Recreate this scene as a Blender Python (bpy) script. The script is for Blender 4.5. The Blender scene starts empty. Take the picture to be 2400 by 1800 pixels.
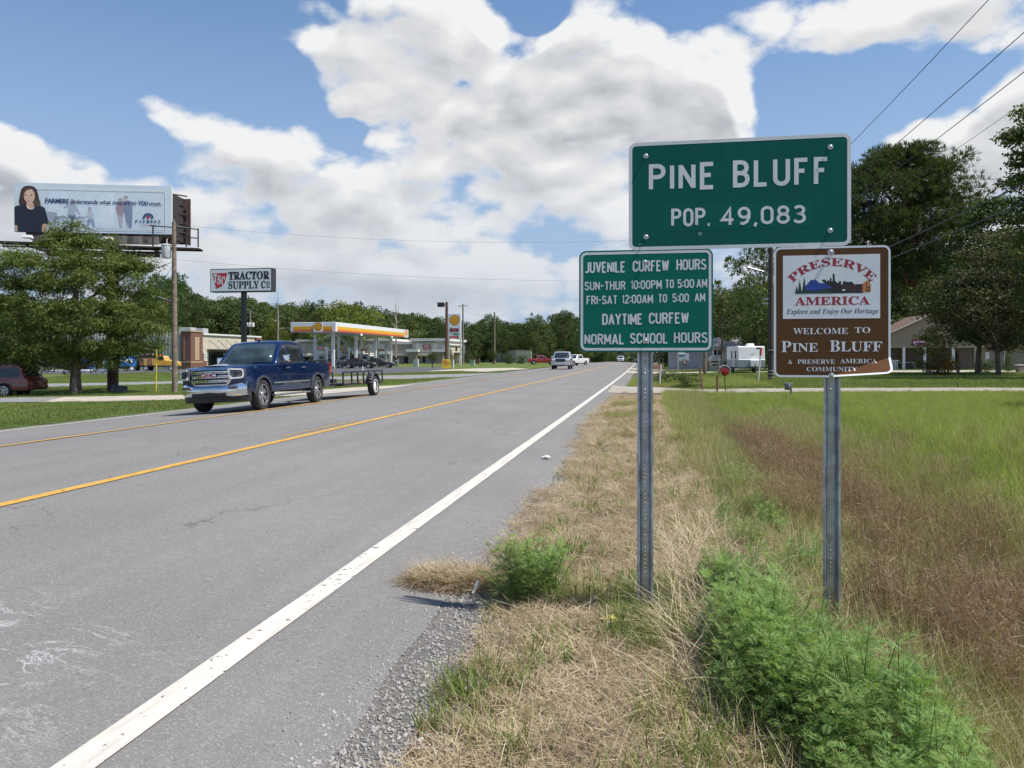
import bpy, bmesh, math, random
import numpy as np
from mathutils import Vector, Matrix, noise as mnoise
R = math.radians
random.seed(7); rng = np.random.default_rng(7)
sc = bpy.context.scene
COL = sc.collection
# ------------------------------------------------------------------ camera
EYE = 1.6; TH = R(9.97); F = 1850.0; HORY = 836.0
CT, ST = math.cos(TH), math.sin(TH)
cd = bpy.data.cameras.new('camera'); cam = bpy.data.objects.new('camera', cd); COL.objects.link(cam)
cd.sensor_width = 36; cd.lens = F/2400*36; cd.shift_y = -(900-HORY)/2400
cd.clip_start = .05; cd.clip_end = 6000
cam.location = (0, 0, EYE); cam.rotation_euler = (R(90), 0, TH)
sc.camera = cam
sc.view_settings.view_transform = 'Standard'; sc.view_settings.look = 'None'
sc.view_settings.exposure = 0.35; sc.view_settings.gamma = 1; sc.view_settings.use_curve_mapping = False
sc.cycles.max_bounces = 8; sc.cycles.transparent_max_bounces = 8
sc.cycles.use_denoising = True
# ------------------------------------------------------------------ light
SUN_EL = R(61); SUN_AZ = R(97)      # azimuth clockwise from +Y
S = Vector((math.sin(SUN_AZ)*math.cos(SUN_EL), math.cos(SUN_AZ)*math.cos(SUN_EL), math.sin(SUN_EL)))
sl = bpy.data.lights.new('sun', 'SUN'); sl.energy = 4.7; sl.angle = R(.55); sl.color = (1, .95, .88)
so = bpy.data.objects.new('sun', sl); COL.objects.link(so)
so.rotation_euler = (-S).to_track_quat('-Z', 'Y').to_euler(); so.location = (0, 0, 60)

class NT:
    def __init__(s, t): s.t = t; s.n = t.nodes; s.l = t.links
    def node(s, typ, **k):
        n = s.n.new(typ)
        for a, b in k.items(): setattr(n, a, b)
        return n
    def put(s, n, i, v):
        if v is None: return
        if hasattr(v, 'links') or isinstance(v, bpy.types.NodeSocket): s.l.new(v, n.inputs[i])
        else: n.inputs[i].default_value = v
    def math(s, op, a, b=None, c=None, clamp=False):
        n = s.node('ShaderNodeMath', operation=op, use_clamp=clamp)
        s.put(n, 0, a); s.put(n, 1, b); s.put(n, 2, c); return n.outputs[0]
    def vmath(s, op, a, b=None):
        n = s.node('ShaderNodeVectorMath', operation=op); s.put(n, 0, a); s.put(n, 1, b)
        return n.outputs[1] if op in ('DOT_PRODUCT', 'LENGTH') else n.outputs[0]
    def mix(s, f, a, b, bt='MIX'):
        n = s.node('ShaderNodeMix', data_type='RGBA', blend_type=bt)
        s.put(n, 0, f); s.put(n, 6, c4(a)); s.put(n, 7, c4(b)); return n.outputs[2]
    def noise(s, v, sc_=5., det=2., rough=.5, dist=0.):
        n = s.node('ShaderNodeTexNoise'); s.put(n, 'Vector', v); s.put(n, 'Scale', sc_); s.put(n, 'Detail', det)
        s.put(n, 'Roughness', rough); s.put(n, 'Distortion', dist); return n.outputs[0]
    def ramp(s, f, lo, hi, a=0., b=1.):
        n = s.node('ShaderNodeMapRange', interpolation_type='SMOOTHSTEP'); s.put(n, 0, f); s.put(n, 1, lo); s.put(n, 2, hi)
        s.put(n, 3, a); s.put(n, 4, b); return n.outputs[0]
    def scale(s, v, xyz): return s.vmath('MULTIPLY', v, xyz)
def c4(c):
    if isinstance(c, bpy.types.NodeSocket) or c is None: return c
    return tuple(c) + (1,) if len(c) == 3 else c

def build_world():
    w = bpy.data.worlds.new('World'); sc.world = w; w.use_nodes = True
    t = NT(w.node_tree); t.n.clear()
    out = t.node('ShaderNodeOutputWorld')
    sky = t.node('ShaderNodeTexSky', sky_type='NISHITA'); sky.sun_disc = False
    sky.sun_elevation = SUN_EL; sky.sun_rotation = SUN_AZ
    sky.air_density = 1.15; sky.dust_density = .6; sky.ozone_density = 2.6; sky.altitude = 60
    # density group over (azimuth, elevation) in the world
    g = bpy.data.node_groups.new('cloud_density', 'ShaderNodeTree')
    g.interface.new_socket('dir', in_out='INPUT', socket_type='NodeSocketVector')
    g.interface.new_socket('density', in_out='OUTPUT', socket_type='NodeSocketFloat'); g.interface.new_socket('bulk', in_out='OUTPUT', socket_type='NodeSocketFloat')
    q = NT(g); gi = q.node('NodeGroupInput'); go = q.node('NodeGroupOutput')
    d = gi.outputs[0]
    sx = q.node('ShaderNodeSeparateXYZ'); q.put(sx, 0, d)
    az = q.math('ARCTAN2', sx.outputs[0], sx.outputs[1]); el = q.math('ARCSINE', sx.outputs[2])
    comb = q.node('ShaderNodeCombineXYZ'); q.put(comb, 0, az); q.put(comb, 1, el)
    # wobble the coordinates so that blob outlines are not ellipses
    wob = q.node('ShaderNodeTexNoise'); q.put(wob, 'Vector', d); q.put(wob, 'Scale', 5.); q.put(wob, 'Detail', 2.)
    wv = q.vmath('MULTIPLY', q.vmath('SUBTRACT', wob.outputs[1], (.5, .5, .5)), (.16, .12, 0))
    p = q.vmath('ADD', comb.outputs[0], wv)
    acc = None
    for (px, py, rx, ry, wt) in CLOUDS:
        u = (px-1200)/F; a0 = math.atan(u)-TH; e0 = math.atan((HORY-py)/F*math.cos(math.atan(u)))
        v = q.vmath('MULTIPLY', q.vmath('SUBTRACT', p, (a0, e0, 0)), (F/rx, F/ry, 0))
        l = q.vmath('DOT_PRODUCT', v, v)
        b = q.math('MULTIPLY', q.math('SUBTRACT', 1., l, clamp=True), wt)
        acc = b if acc is None else q.math('ADD', acc, b)
    acc = q.math('MINIMUM', acc, 1.15)
    dn = q.scale(d, (1, 1, 1.7))
    n1 = q.noise(dn, 3.2, 2., .5); n2 = q.noise(dn, 11., 6., .60); vo = q.node('ShaderNodeTexVoronoi', feature='F1')
    wd = q.vmath('ADD', dn, q.vmath('MULTIPLY', wob.outputs[1], (.10, .10, .10)))
    q.put(vo, 'Vector', wd); q.put(vo, 'Scale', 17.); q.put(vo, 'Detail', 1.); q.put(vo, 'Roughness', .5)
    low = q.math('MULTIPLY_ADD', n1, 2.0, -1.05)
    hz = q.ramp(el, .05, .34, .72, 0.)
    bulk = q.math('ADD', q.math('ADD', acc, q.math('MULTIPLY', low, .6)), hz)
    det = q.math('ADD', q.math('MULTIPLY_ADD', n2, 2.3, -1.26), q.math('MULTIPLY_ADD', vo.outputs[0], -.85, .34))
    tot = q.math('ADD', bulk, det)
    q.l.new(tot, go.inputs[0]); q.l.new(bulk, go.inputs[1])
    tc = t.node('ShaderNodeTexCoord'); D0 = t.vmath('NORMALIZE', tc.outputs[0])
    def dens(v):
        n = t.node('ShaderNodeGroup'); n.node_tree = g; t.put(n, 0, v); return n.outputs
    a, _ = dens(D0); b, bulk_up = dens(t.vmath('NORMALIZE', t.vmath('ADD', D0, (.016, 0, .026))))
    alpha = t.ramp(a, -.16, .50)
    base = t.ramp(bulk_up, .35, 1.75)
    rel = t.math('MULTIPLY', t.math('SUBTRACT', a, b), .36)
    shade = t.math('SUBTRACT', t.math('MULTIPLY_ADD', base, .62, .02), rel, clamp=True)
    thin = t.ramp(a, .1, .6, .0, 1.)
    shade = t.math('MULTIPLY', shade, t.math('MULTIPLY_ADD', thin, .7, .3))
    ccol = t.mix(shade, (7.0, 7.05, 7.1), (2.7, 2.9, 3.25))
    sxy = t.node('ShaderNodeSeparateXYZ'); t.put(sxy, 0, D0)
    hzf = t.ramp(sxy.outputs[2], .0, .26, .75, 0.)
    ccol = t.mix(hzf, ccol, (4.3, 4.8, 5.5))
    bg = t.node('ShaderNodeBackground'); bg.inputs[1].default_value = .1
    tint = t.mix(1., sky.outputs[0], SKYTINT, 'MULTIPLY')
    hz2 = t.ramp(sxy.outputs[2], .0, .5, .85, .0)
    tint = t.mix(hz2, tint, (3.1, 4.0, 5.6))
    t.put(bg, 0, t.mix(alpha, tint, ccol)); t.l.new(bg.outputs[0], out.inputs[0])
    w.cycles.sampling_method = 'MANUAL'; w.cycles.sample_map_resolution = 512
SKYTINT = (.82, .97, 1.1)
# cloud banks of this sky: (px, py, half width, half height, weight) seen towards the road
CLOUDS = [
 (870, 110, 200, 170, 1.1), (730, 150, 140, 90, .7), (1010, 60, 190, 130, 1.0), (1130, 210, 400, 150, .8), (1330, 130, 190, 100, .8), (1470, 150, 210, 130, 1.0), (1620, 200, 200, 120, 1.0), (1650, 300, 200, 120, .9),
 (1350, 330, 520, 170, .72), (560, 310, 260, 110, .75), (400, 270, 130, 70, .6), (720, 400, 380, 110, .5), (1000, 430, 500, 120, .5),
 (40, 370, 150, 90, 1.0), (60, -10, 160, 80, 1.1), (1990, 50, 330, 100, 1.0), (2330, 40, 230, 110, .9), (1500, 20, 120, 50, .35),
 (2270, 330, 250, 130, 1.2), (2430, 190, 110, 90, .9), (2200, 450, 300, 80, .5), (1350, 520, 260, 60, .55), (650, 560, 480, 90, .5), (1220, 640, 330, 40, .5), (250, 430, 250, 40, .4), (100, 520, 200, 80, .5), (900, 600, 300, 40, .5),
 (330, 120, 400, 180, -1.3), (1215, 40, 110, 70, -1.3), (1940, 240, 190, 110, -1.2), (2200, 220, 180, 60, -1.1), (240, 330, 170, 60, -.9), (760, 300, 90, 50, -.9), (1560, 60, 140, 50, -.5), (1900, 340, 150, 70, -.6), (560, 200, 130, 60, -.8),
]
build_world()

# ------------------------------------------------------------------ geometry helpers
def XY(px, d):
    a = (px-1200)/F*d
    return (a*CT - d*ST, a*ST + d*CT)
def ZP(py, d): return EYE-(py-HORY)/F*d
def P3(px, py, d): x, y = XY(px, d); return Vector((x, y, ZP(py, d)))
def XatY(px, Y):
    u = (px-1200)/F
    return Y*(u*CT-ST)/(CT+u*ST)
def YatX(px, X):
    u = (px-1200)/F
    return X*(CT+u*ST)/(u*CT-ST)
def dep(X, Y): return Y*CT - X*ST
def sstep(a, b, x):
    t = np.clip((x-a)/(b-a), 0, 1); return t*t*(3-2*t)
def cx(Y): return -2.0*(np.maximum(Y, 0)/215.)**2
RX = np.array([-400, -60, -34, -24, -18, -15.6, -13.6, -9.8, -7.9, -6.0, -2.2, -1.3, -.8, -.1, .45, 1.2, 2.2, 3.0, 3.9, 5.2, 7, 14, 40, 400])
RZ = np.array([-.62, -.62, -.60, -.42, -.20, -.06, 0, .222, .245, .205, 0, -.045, -.03, .02, .02, -.10, -.42, -.50, -.30, -.10, -.02, .06, .2, .2])
RZN = np.array([-.62, -.62, -.60, -.42, -.20, -.06, 0, .222, .245, .205, 0, -.045, -.05, -.05, -.06, -.08, -.10, -.09, -.06, -.03, 0, .08, .2, .2])
def zg(X, Y):
    X = np.asarray(X, float); Y = np.asarray(Y, float)
    x = X-cx(Y)
    a = np.interp(x, RX, RZ); b = np.interp(x, RX, RZN)
    t = sstep(24, 36, Y); z = a*(1-t)+b*t
    st = sstep(-66, -52, X)*sstep(58, 88, Y)*(x < -13.6)
    st = np.maximum(st, sstep(200, 260, Y)*(x < -13.6))
    z = z*(1-st) + 0.0*st
    z = z - .022*np.maximum(Y-212, 0)*sstep(-60, -20, X)*(1-sstep(30, 60, X))
    return z
def Z(x, y): return float(zg(x, y))
def GP(px, py):
    """ground point under a pixel"""
    lo, hi = 1.0, 900.
    f = lambda d: ZP(py, d)-Z(*XY(px, d))
    d = lo
    while d < hi and f(d) > 0: d *= 1.01
    a, b = d/1.01, d
    for _ in range(30):
        m = (a+b)/2
        if f(m) > 0: a = m
        else: b = m
    x, y = XY(px, a); return Vector((x, y, Z(x, y)))

_names = {}
def tag(o, label=None, cat=None, group=None, kind=None):
    if label: o['label'] = label
    if cat: o['category'] = cat
    if group: o['group'] = group
    if kind: o['kind'] = kind
    return o
def empty(name, loc, rz=0., label=None, cat=None, group=None, rot=None):
    o = bpy.data.objects.new(name, None); COL.objects.link(o); o.empty_display_size = .2
    o.location = loc; o.rotation_euler = rot if rot else (0, 0, rz)
    return tag(o, label, cat, group)
def children(o): return CH.get(o.name, [])
CH = {}
def link(o, parent=None):
    COL.objects.link(o)
    if parent is not None:
        o.parent = parent; CH.setdefault(parent.name, []).append(o)
    return o
def copy_tree(o, parent=None, label=None):
    c = o.copy(); link(c, parent)
    if label: c['label'] = label
    for ch in list(CH.get(o.name, [])): copy_tree(ch, c)
    return c

class MB:
    def __init__(s): s.v = []; s.f = []; s.m = []
    def add(s, vs, fs, mi=0):
        n = len(s.v); s.v += [tuple(v) for v in vs]
        for f in fs: s.f.append(tuple(i+n for i in f)); s.m.append(mi)
        return s
    def box(s, c, d, rz=0, mi=0, M=None, taper=1.):
        x, y, z = d[0]/2, d[1]/2, d[2]/2
        vs = [Vector((i*x*(taper if k > 0 else 1), j*y*(taper if k > 0 else 1), k*z)) for k in (-1, 1) for j in (-1, 1) for i in (-1, 1)]
        T = Matrix.Translation(c) @ (M if M is not None else Matrix.Rotation(rz, 4, 'Z'))
        vs = [T @ v for v in vs]
        return s.add(vs, [(0, 2, 3, 1), (4, 5, 7, 6), (0, 1, 5, 4), (2, 6, 7, 3), (0, 4, 6, 2), (1, 3, 7, 5)], mi)
    def bar(s, a, b, w, h=None, mi=0):
        a = Vector(a); b = Vector(b); h = h or w; dv = b-a; L = dv.length
        q = dv.to_track_quat('Z', 'X').to_matrix().to_4x4() if abs(dv.z) < .99*L else Matrix.Identity(4)
        return s.box((a+b)/2, (w, h, L), M=q, mi=mi)
    def prism(s, pts, fn, t0, t1, mi=0):
        """2D outline pts, fn(u,v,t)->xyz, between t0 and t1"""
        n = len(pts); vs = [fn(u, v, t0) for u, v in pts]+[fn(u, v, t1) for u, v in pts]
        return s.add(vs, [tuple(range(n))[::-1], tuple(range(n, 2*n))]+[(i, (i+1) % n, n+(i+1) % n, n+i) for i in range(n)], mi)
    def tube(s, pts, r, n=8, mi=0, cap=True):
        pts = [Vector(p) for p in pts]; m = len(pts)
        rs = r if isinstance(r, (list, tuple)) else [r]*m
        base = len(s.v); up = Vector((0, 0, 1))
        for i, p in enumerate(pts):
            dv = (pts[min(i+1, m-1)]-pts[max(i-1, 0)]).normalized()
            a = dv.cross(up)
            if a.length < 1e-3: a = dv.cross(Vector((0, 1, 0)))
            a.normalize(); b = a.cross(dv)
            for k in range(n):
                an = 2*math.pi*k/n; s.v.append(tuple(p+(a*math.cos(an)+b*math.sin(an))*rs[i]))
        for i in range(m-1):
            for k in range(n):
                s.f.append((base+i*n+k, base+i*n+(k+1) % n, base+(i+1)*n+(k+1) % n, base+(i+1)*n+k)); s.m.append(mi)
        if cap:
            s.f.append(tuple(base+k for k in range(n))[::-1]); s.m.append(mi)
            s.f.append(tuple(base+(m-1)*n+k for k in range(n))); s.m.append(mi)
        return s
    def lathe(s, prof, n=16, M=None, mi=0, cap=True):
        """prof [(r,z)], spun about local z; M places it"""
        M = M or Matrix.Identity(4); base = len(s.v); m = len(prof)
        for r, z in prof:
            for k in range(n):
                an = 2*math.pi*k/n; s.v.append(tuple(M @ Vector((r*math.cos(an), r*math.sin(an), z))))
        for i in range(m-1):
            for k in range(n):
                s.f.append((base+i*n+k, base+i*n+(k+1) % n, base+(i+1)*n+(k+1) % n, base+(i+1)*n+k)); s.m.append(mi)
        for i, rev in ((0, True), (m-1, False)):
            if cap and prof[i][0] > 1e-4:
                t = tuple(base+i*n+k for k in range(n)); s.f.append(t[::-1] if rev else t); s.m.append(mi)
        return s
    def build(s, name, mats, parent=None, loc=None, rot=None, smooth=None, bevel=None, label=None, cat=None, group=None, kind=None):
        me = bpy.data.meshes.new(name); me.from_pydata(s.v, [], s.f)
        mats = mats if isinstance(mats, (list, tuple)) else [mats]
        for m in mats: me.materials.append(m)
        if len(mats) > 1: me.polygons.foreach_set('material_index', s.m)
        me.update()
        fixn(me)
        return obj(name, me, parent, loc, rot, smooth, bevel, label, cat, group, kind)
def fixn(me):
    bm = bmesh.new(); bm.from_mesh(me); bmesh.ops.recalc_face_normals(bm, faces=bm.faces); bm.to_mesh(me); bm.free()
def obj(name, me, parent=None, loc=None, rot=None, smooth=None, bevel=None, label=None, cat=None, group=None, kind=None):
    o = bpy.data.objects.new(name, me); link(o, parent)
    if loc is not None: o.location = loc
    if rot is not None: o.rotation_euler = rot
    if smooth is not None:
        me.polygons.foreach_set('use_smooth', [True]*len(me.polygons)); me.set_sharp_from_angle(angle=R(smooth))
    if bevel:
        b = o.modifiers.new('bevel', 'BEVEL'); b.width = bevel; b.segments = 2; b.limit_method = 'ANGLE'; b.angle_limit = R(40)
    return tag(o, label, cat, group, kind)
def npmesh(name, V, Fq, mats, nv=4):
    """fast mesh from numpy: V (n,3), Fq (m,nv)"""
    me = bpy.data.meshes.new(name); V = np.ascontiguousarray(V, np.float32); Fq = np.ascontiguousarray(Fq, np.int32)
    me.vertices.add(len(V)); me.vertices.foreach_set('co', V.ravel())
    me.loops.add(Fq.size); me.loops.foreach_set('vertex_index', Fq.ravel())
    me.polygons.add(len(Fq)); me.polygons.foreach_set('loop_start', np.arange(0, Fq.size, nv, dtype=np.int32))
    for m in (mats if isinstance(mats, (list, tuple)) else [mats]): me.materials.append(m)
    me.update(calc_edges=True); return me

# ------------------------------------------------------------------ materials
MATS = {}
def M(name, col, rough=.6, metal=0., var=.12, vs=6., bump=0., bs=60., coat=0., spec=.5, emit=0., det=3., trans=0.):
    if name in MATS: return MATS[name]
    m = bpy.data.materials.new(name); m.use_nodes = True; t = NT(m.node_tree); b = t.n['Principled BSDF']
    tc = t.node('ShaderNodeTexCoord'); n = t.noise(tc.outputs['Object'], vs, det, .55)
    f = t.ramp(n, .3, .7)
    lo = tuple(max(0, c*(1-var)) for c in col); hi = tuple(min(1, c*(1+var)) for c in col)
    t.put(b, 'Base Color', t.mix(f, lo, hi)); t.put(b, 'Roughness', t.ramp(n, .3, .7, max(0, rough-.06), min(1, rough+.06)))
    b.inputs['Metallic'].default_value = metal; b.inputs['Coat Weight'].default_value = coat; b.inputs['Coat Roughness'].default_value = .03
    b.inputs['Specular IOR Level'].default_value = spec
    if emit: t.put(b, 'Emission Color', c4(col)); b.inputs['Emission Strength'].default_value = emit
    if trans: b.inputs['Transmission Weight'].default_value = trans
    if bump:
        bn = t.node('ShaderNodeBump'); bn.inputs['Strength'].default_value = bump; bn.inputs['Distance'].default_value = .01
        t.put(bn, 'Height', t.noise(tc.outputs['Object'], bs, 4., .6)); t.l.new(bn.outputs[0], b.inputs['Normal'])
    MATS[name] = m; return m
def leaf_mat(name, c1, c2, c3=None, trans=.35, nscale=.5, world=False, rough=.6):
    """foliage: colour differs leaf to leaf and clump to clump"""
    if name in MATS: return MATS[name]
    m = bpy.data.materials.new(name); m.use_nodes = True; t = NT(m.node_tree); t.n.clear()
    out = t.node('ShaderNodeOutputMaterial'); geo = t.node('ShaderNodeNewGeometry'); tc = t.node('ShaderNodeTexCoord')
    oi = t.node('ShaderNodeObjectInfo')
    n = t.noise(geo.outputs['Position'] if world else tc.outputs['Object'], nscale, 2., .5)
    f = t.math('ADD', t.math('MULTIPLY', geo.outputs['Random Per Island'], .55), t.math('MULTIPLY', t.ramp(n, .3, .7), .45))
    col = t.mix(f, c1, c2)
    if c3:
        pick = t.math('GREATER_THAN', geo.outputs['Random Per Island'], .86); col = t.mix(t.math('MULTIPLY', pick, .7), col, c3)
    hs = t.node('ShaderNodeHueSaturation'); t.put(hs, 'Color', col)
    t.put(hs, 'Hue', t.math('MULTIPLY_ADD', oi.outputs['Random'], .03, .485)); t.put(hs, 'Value', t.math('MULTIPLY_ADD', oi.outputs['Random'], .35, .82))
    col = hs.outputs[0]
    d = t.node('ShaderNodeBsdfPrincipled'); t.put(d, 'Base Color', col); d.inputs['Roughness'].default_value = rough; d.inputs['Specular IOR Level'].default_value = .3
    tr = t.node('ShaderNodeBsdfTranslucent'); t.put(tr, 0, t.mix(1., col, (1.25, 1.2, .6), 'MULTIPLY'))
    mx = t.node('ShaderNodeMixShader'); mx.inputs[0].default_value = trans; t.l.new(d.outputs[0], mx.inputs[1]); t.l.new(tr.outputs[0], mx.inputs[2])
    t.l.new(mx.outputs[0], out.inputs[0]); MATS[name] = m; return m
def paint(name, col, metal=.0, rough=.3): return M(name, col, rough, metal, .03, 1., coat=1.)
WHITE = M('white_paint', (.78, .78, .77), .45, var=.04)
BLACK = M('black_plastic', (.02, .02, .022), .5, var=.2)
GLASS = M('dark_glass', (.018, .024, .028), .05, var=.1, spec=.8)
CHROME = M('chrome', (.75, .76, .78), .08, 1., var=.04)
STEEL = M('galvanized_steel', (.42, .45, .48), .42, .75, .22, 14., bump=.15, bs=90)
RUBBER = M('tyre_rubber', (.025, .025, .026), .8, var=.2)
ALLOY = M('alloy', (.55, .56, .58), .3, .8, .1)
WOOD = M('pole_wood', (.20, .155, .115), .85, var=.35, vs=5., bump=.5, bs=30.)
DARKSTEEL = M('dark_painted_steel', (.03, .032, .035), .5, var=.25)
RED = M('red_sheeting', (.5, .03, .03), .5, var=.1)

def text_mesh(txt, size=1., bold=0., serif=None, squash=1.):
    """flat lettering mesh, baseline at v=0, starting at u=0; returns [(u,v)], faces, width"""
    s = ''
    for ch in txt:
        if serif == 'B' and 'A' <= ch <= 'Z': s += chr(0x1d400+ord(ch)-65)
        elif serif == 'B' and 'a' <= ch <= 'z': s += chr(0x1d41a+ord(ch)-97)
        elif serif == 'I' and 'A' <= ch <= 'Z': s += chr(0x1d468+ord(ch)-65)
        elif serif == 'I' and 'a' <= ch <= 'z': s += chr(0x1d482+ord(ch)-97)
        else: s += ch
    c = bpy.data.curves.new('lettering', 'FONT'); c.body = s; c.size = size; c.offset = bold*size; c.resolution_u = 3
    c.fill_mode = 'FRONT'
    o = bpy.data.objects.new('lettering', c); COL.objects.link(o)
    dg = bpy.context.evaluated_depsgraph_get(); me = bpy.data.meshes.new_from_object(o.evaluated_get(dg))
    V = [(v.co.x*squash, v.co.y) for v in me.vertices]; Fc = [tuple(p.vertices) for p in me.polygons]
    COL.objects.unlink(o); bpy.data.objects.remove(o); bpy.data.curves.remove(c); bpy.data.meshes.remove(me)
    if not V: return V, Fc, 0
    xs = [v[0] for v in V]; x0 = min(xs); V = [(v[0]-x0, v[1]) for v in V]
    return V, Fc, max(xs)-x0
def letter(mb, txt, fn, u, v, height=None, width=None, align='C', bold=0., serif=None, mi=0, arc=None, cap=.70):
    """letters with cap height `height`, fitted to `width` when given; fn(u,v)->xyz"""
    V, Fc, w = text_mesh(txt, 1., bold, serif)
    if not V: return
    sy = height/cap; sx = (width/w) if width else sy
    tw = w*sx; u0 = u-tw/2 if align == 'C' else (u-tw if align == 'R' else u)
    pts = []
    for a, b in V:
        uu, vv = u0+a*sx, v+b*sy
        if arc:
            ucen, rad = arc; an = (uu-ucen)/rad; rr = rad+(vv-v)
            uu, vv = ucen+math.sin(an)*rr, v+math.cos(an)*rr-rad
        pts.append(fn(uu, vv))
    mb.add(pts, Fc, mi)

# stroke alphabet in the manner of road-sign lettering: even strokes on a unit-high body
def _arc(cx_, cy, rx, ry, a0, a1, n=7):
    return [(cx_+rx*math.cos(R(a0+(a1-a0)*i/(n-1))), cy+ry*math.sin(R(a0+(a1-a0)*i/(n-1)))) for i in range(n)]
W_ = .44
GL = {
 'P': (W_, [[(0, 0), (0, 1), (.24, 1)]+_arc(.24, .76, .2, .24, 90, -90)+[(0, .52)]]),
 'I': (0, [[(0, 0), (0, 1)]]), '1': (.1, [[(-.02, .8), (.1, .97), (.1, 0)]]),
 'N': (W_, [[(0, 0), (0, 1)], [(0, .97), (W_, .03)], [(W_, 0), (W_, 1)]]),
 'E': (.38, [[(.38, 1), (0, 1), (0, 0), (.38, 0)], [(0, .53), (.3, .53)]]),
 'F': (.38, [[(.38, 1), (0, 1), (0, -.06)], [(0, .53), (.28, .53)]]),
 'L': (.38, [[(0, 1.06), (0, 0), (.38, 0)]]),
 'B': (W_, [[(0, .53), (.22, .53)]+_arc(.22, .765, .19, .235, -90, 90)+[(0, 1), (0, 0), (.23, 0)]+_arc(.23, .265, .21, .265, -90, 90)+[(.2, .53)]]),
 'U': (W_, [[(0, 1.06), (0, .22)]+_arc(.22, .22, .22, .22, 180, 360)+[(W_, 1.06)]]),
 'O': (W_, [_arc(.22, .75, .22, .25, 0, 180)+_arc(.22, .25, .22, .25, 180, 360)+[(W_, .75)]]),
 'C': (W_, [[(W_, .72)]+_arc(.22, .76, .22, .24, 5, 180)+_arc(.22, .24, .22, .24, 180, 355)+[(W_, .28)]]),
 'D': (W_, [[(0, .5), (0, 1), (.2, 1)]+_arc(.2, .75, .24, .25, 90, 0)+_arc(.2, .25, .24, .25, 0, -90)+[(0, 0), (0, .52)]]),
 'J': (.36, [[(.36, 1.06), (.36, .2)]+_arc(.18, .2, .18, .2, 0, -150)]),
 'V': (.48, [[(0, 1.05), (.24, .0)], [(.24, .0), (.48, 1.05)]]),
 'H': (W_, [[(0, -.06), (0, 1.06)], [(W_, -.06), (W_, 1.06)], [(0, .52), (W_, .52)]]),
 'R': (W_, [[(0, -.06), (0, 1), (.24, 1)]+_arc(.24, .76, .2, .24, 90, -90)+[(0, .52)], [(.24, .5), (W_, -.05)]]),
 'W': (.62, [[(0, 1.05), (.15, 0)], [(.15, 0), (.31, .95)], [(.31, .95), (.47, 0)], [(.47, 0), (.62, 1.05)]]),
 'S': (W_, [_arc(.22, .765, .21, .235, 20, 180)+[(.03, .66), (.12, .56), (.32, .46), (.42, .35)]+_arc(.22, .24, .22, .24, 0, -165)]),
 'T': (W_, [[(0, 1), (W_, 1)], [(.22, 1), (.22, -.06)]]),
 'A': (.5, [[(0, -.05), (.25, 1.02)], [(.25, 1.02), (.5, -.05)], [(.09, .27), (.41, .27)]]),
 'M': (.54, [[(0, -.06), (0, 1.04)], [(0, 1), (.27, .2)], [(.27, .2), (.54, 1)], [(.54, 1.04), (.54, -.06)]]),
 'Y': (.48, [[(0, 1.05), (.24, .46)], [(.24, .46), (.48, 1.05)], [(.24, .5), (.24, -.06)]]),
 '-': (.24, [[(-.04, .5), (.28, .5)]]), '.': (.0, [[(-.06, -.0), (.06, -.0)]]), ',': (.05, [[(.05, .04), (-.02, -.2)]]),
 ':': (.0, [[(0, .14), (0, .3)], [(0, .62), (0, .78)]]),
 '4': (.5, [[(.36, -.06), (.36, 1), (0, .27), (.52, .27)]]),
 '9': (.46, [_arc(.23, .7, .23, .3, -150, 0)[::1]+_arc(.23, .7, .23, .3, 0, 205)+[(.06, .5)], [(.46, .7), (.45, .4), (.36, .12), (.2, .0), (.06, .03)]]),
 '8': (.46, [_arc(.23, .765, .2, .235, -90, 270, 15), _arc(.23, .265, .23, .265, 90, 450, 15)]),
 '3': (.44, [_arc(.2, .765, .21, .235, 150, -90, 9)+_arc(.2, .265, .24, .265, 90, -150, 10)]),
 '5': (.42, [[(.4, 1), (.04, 1), (.02, .52)]+_arc(.2, .3, .22, .3, 120, -155, 10)]),
 '2': (.44, [_arc(.22, .75, .21, .25, 165, -20, 8)+[(0, 0), (.46, 0)]]),
}
GL['0'] = GL['O']
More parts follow.
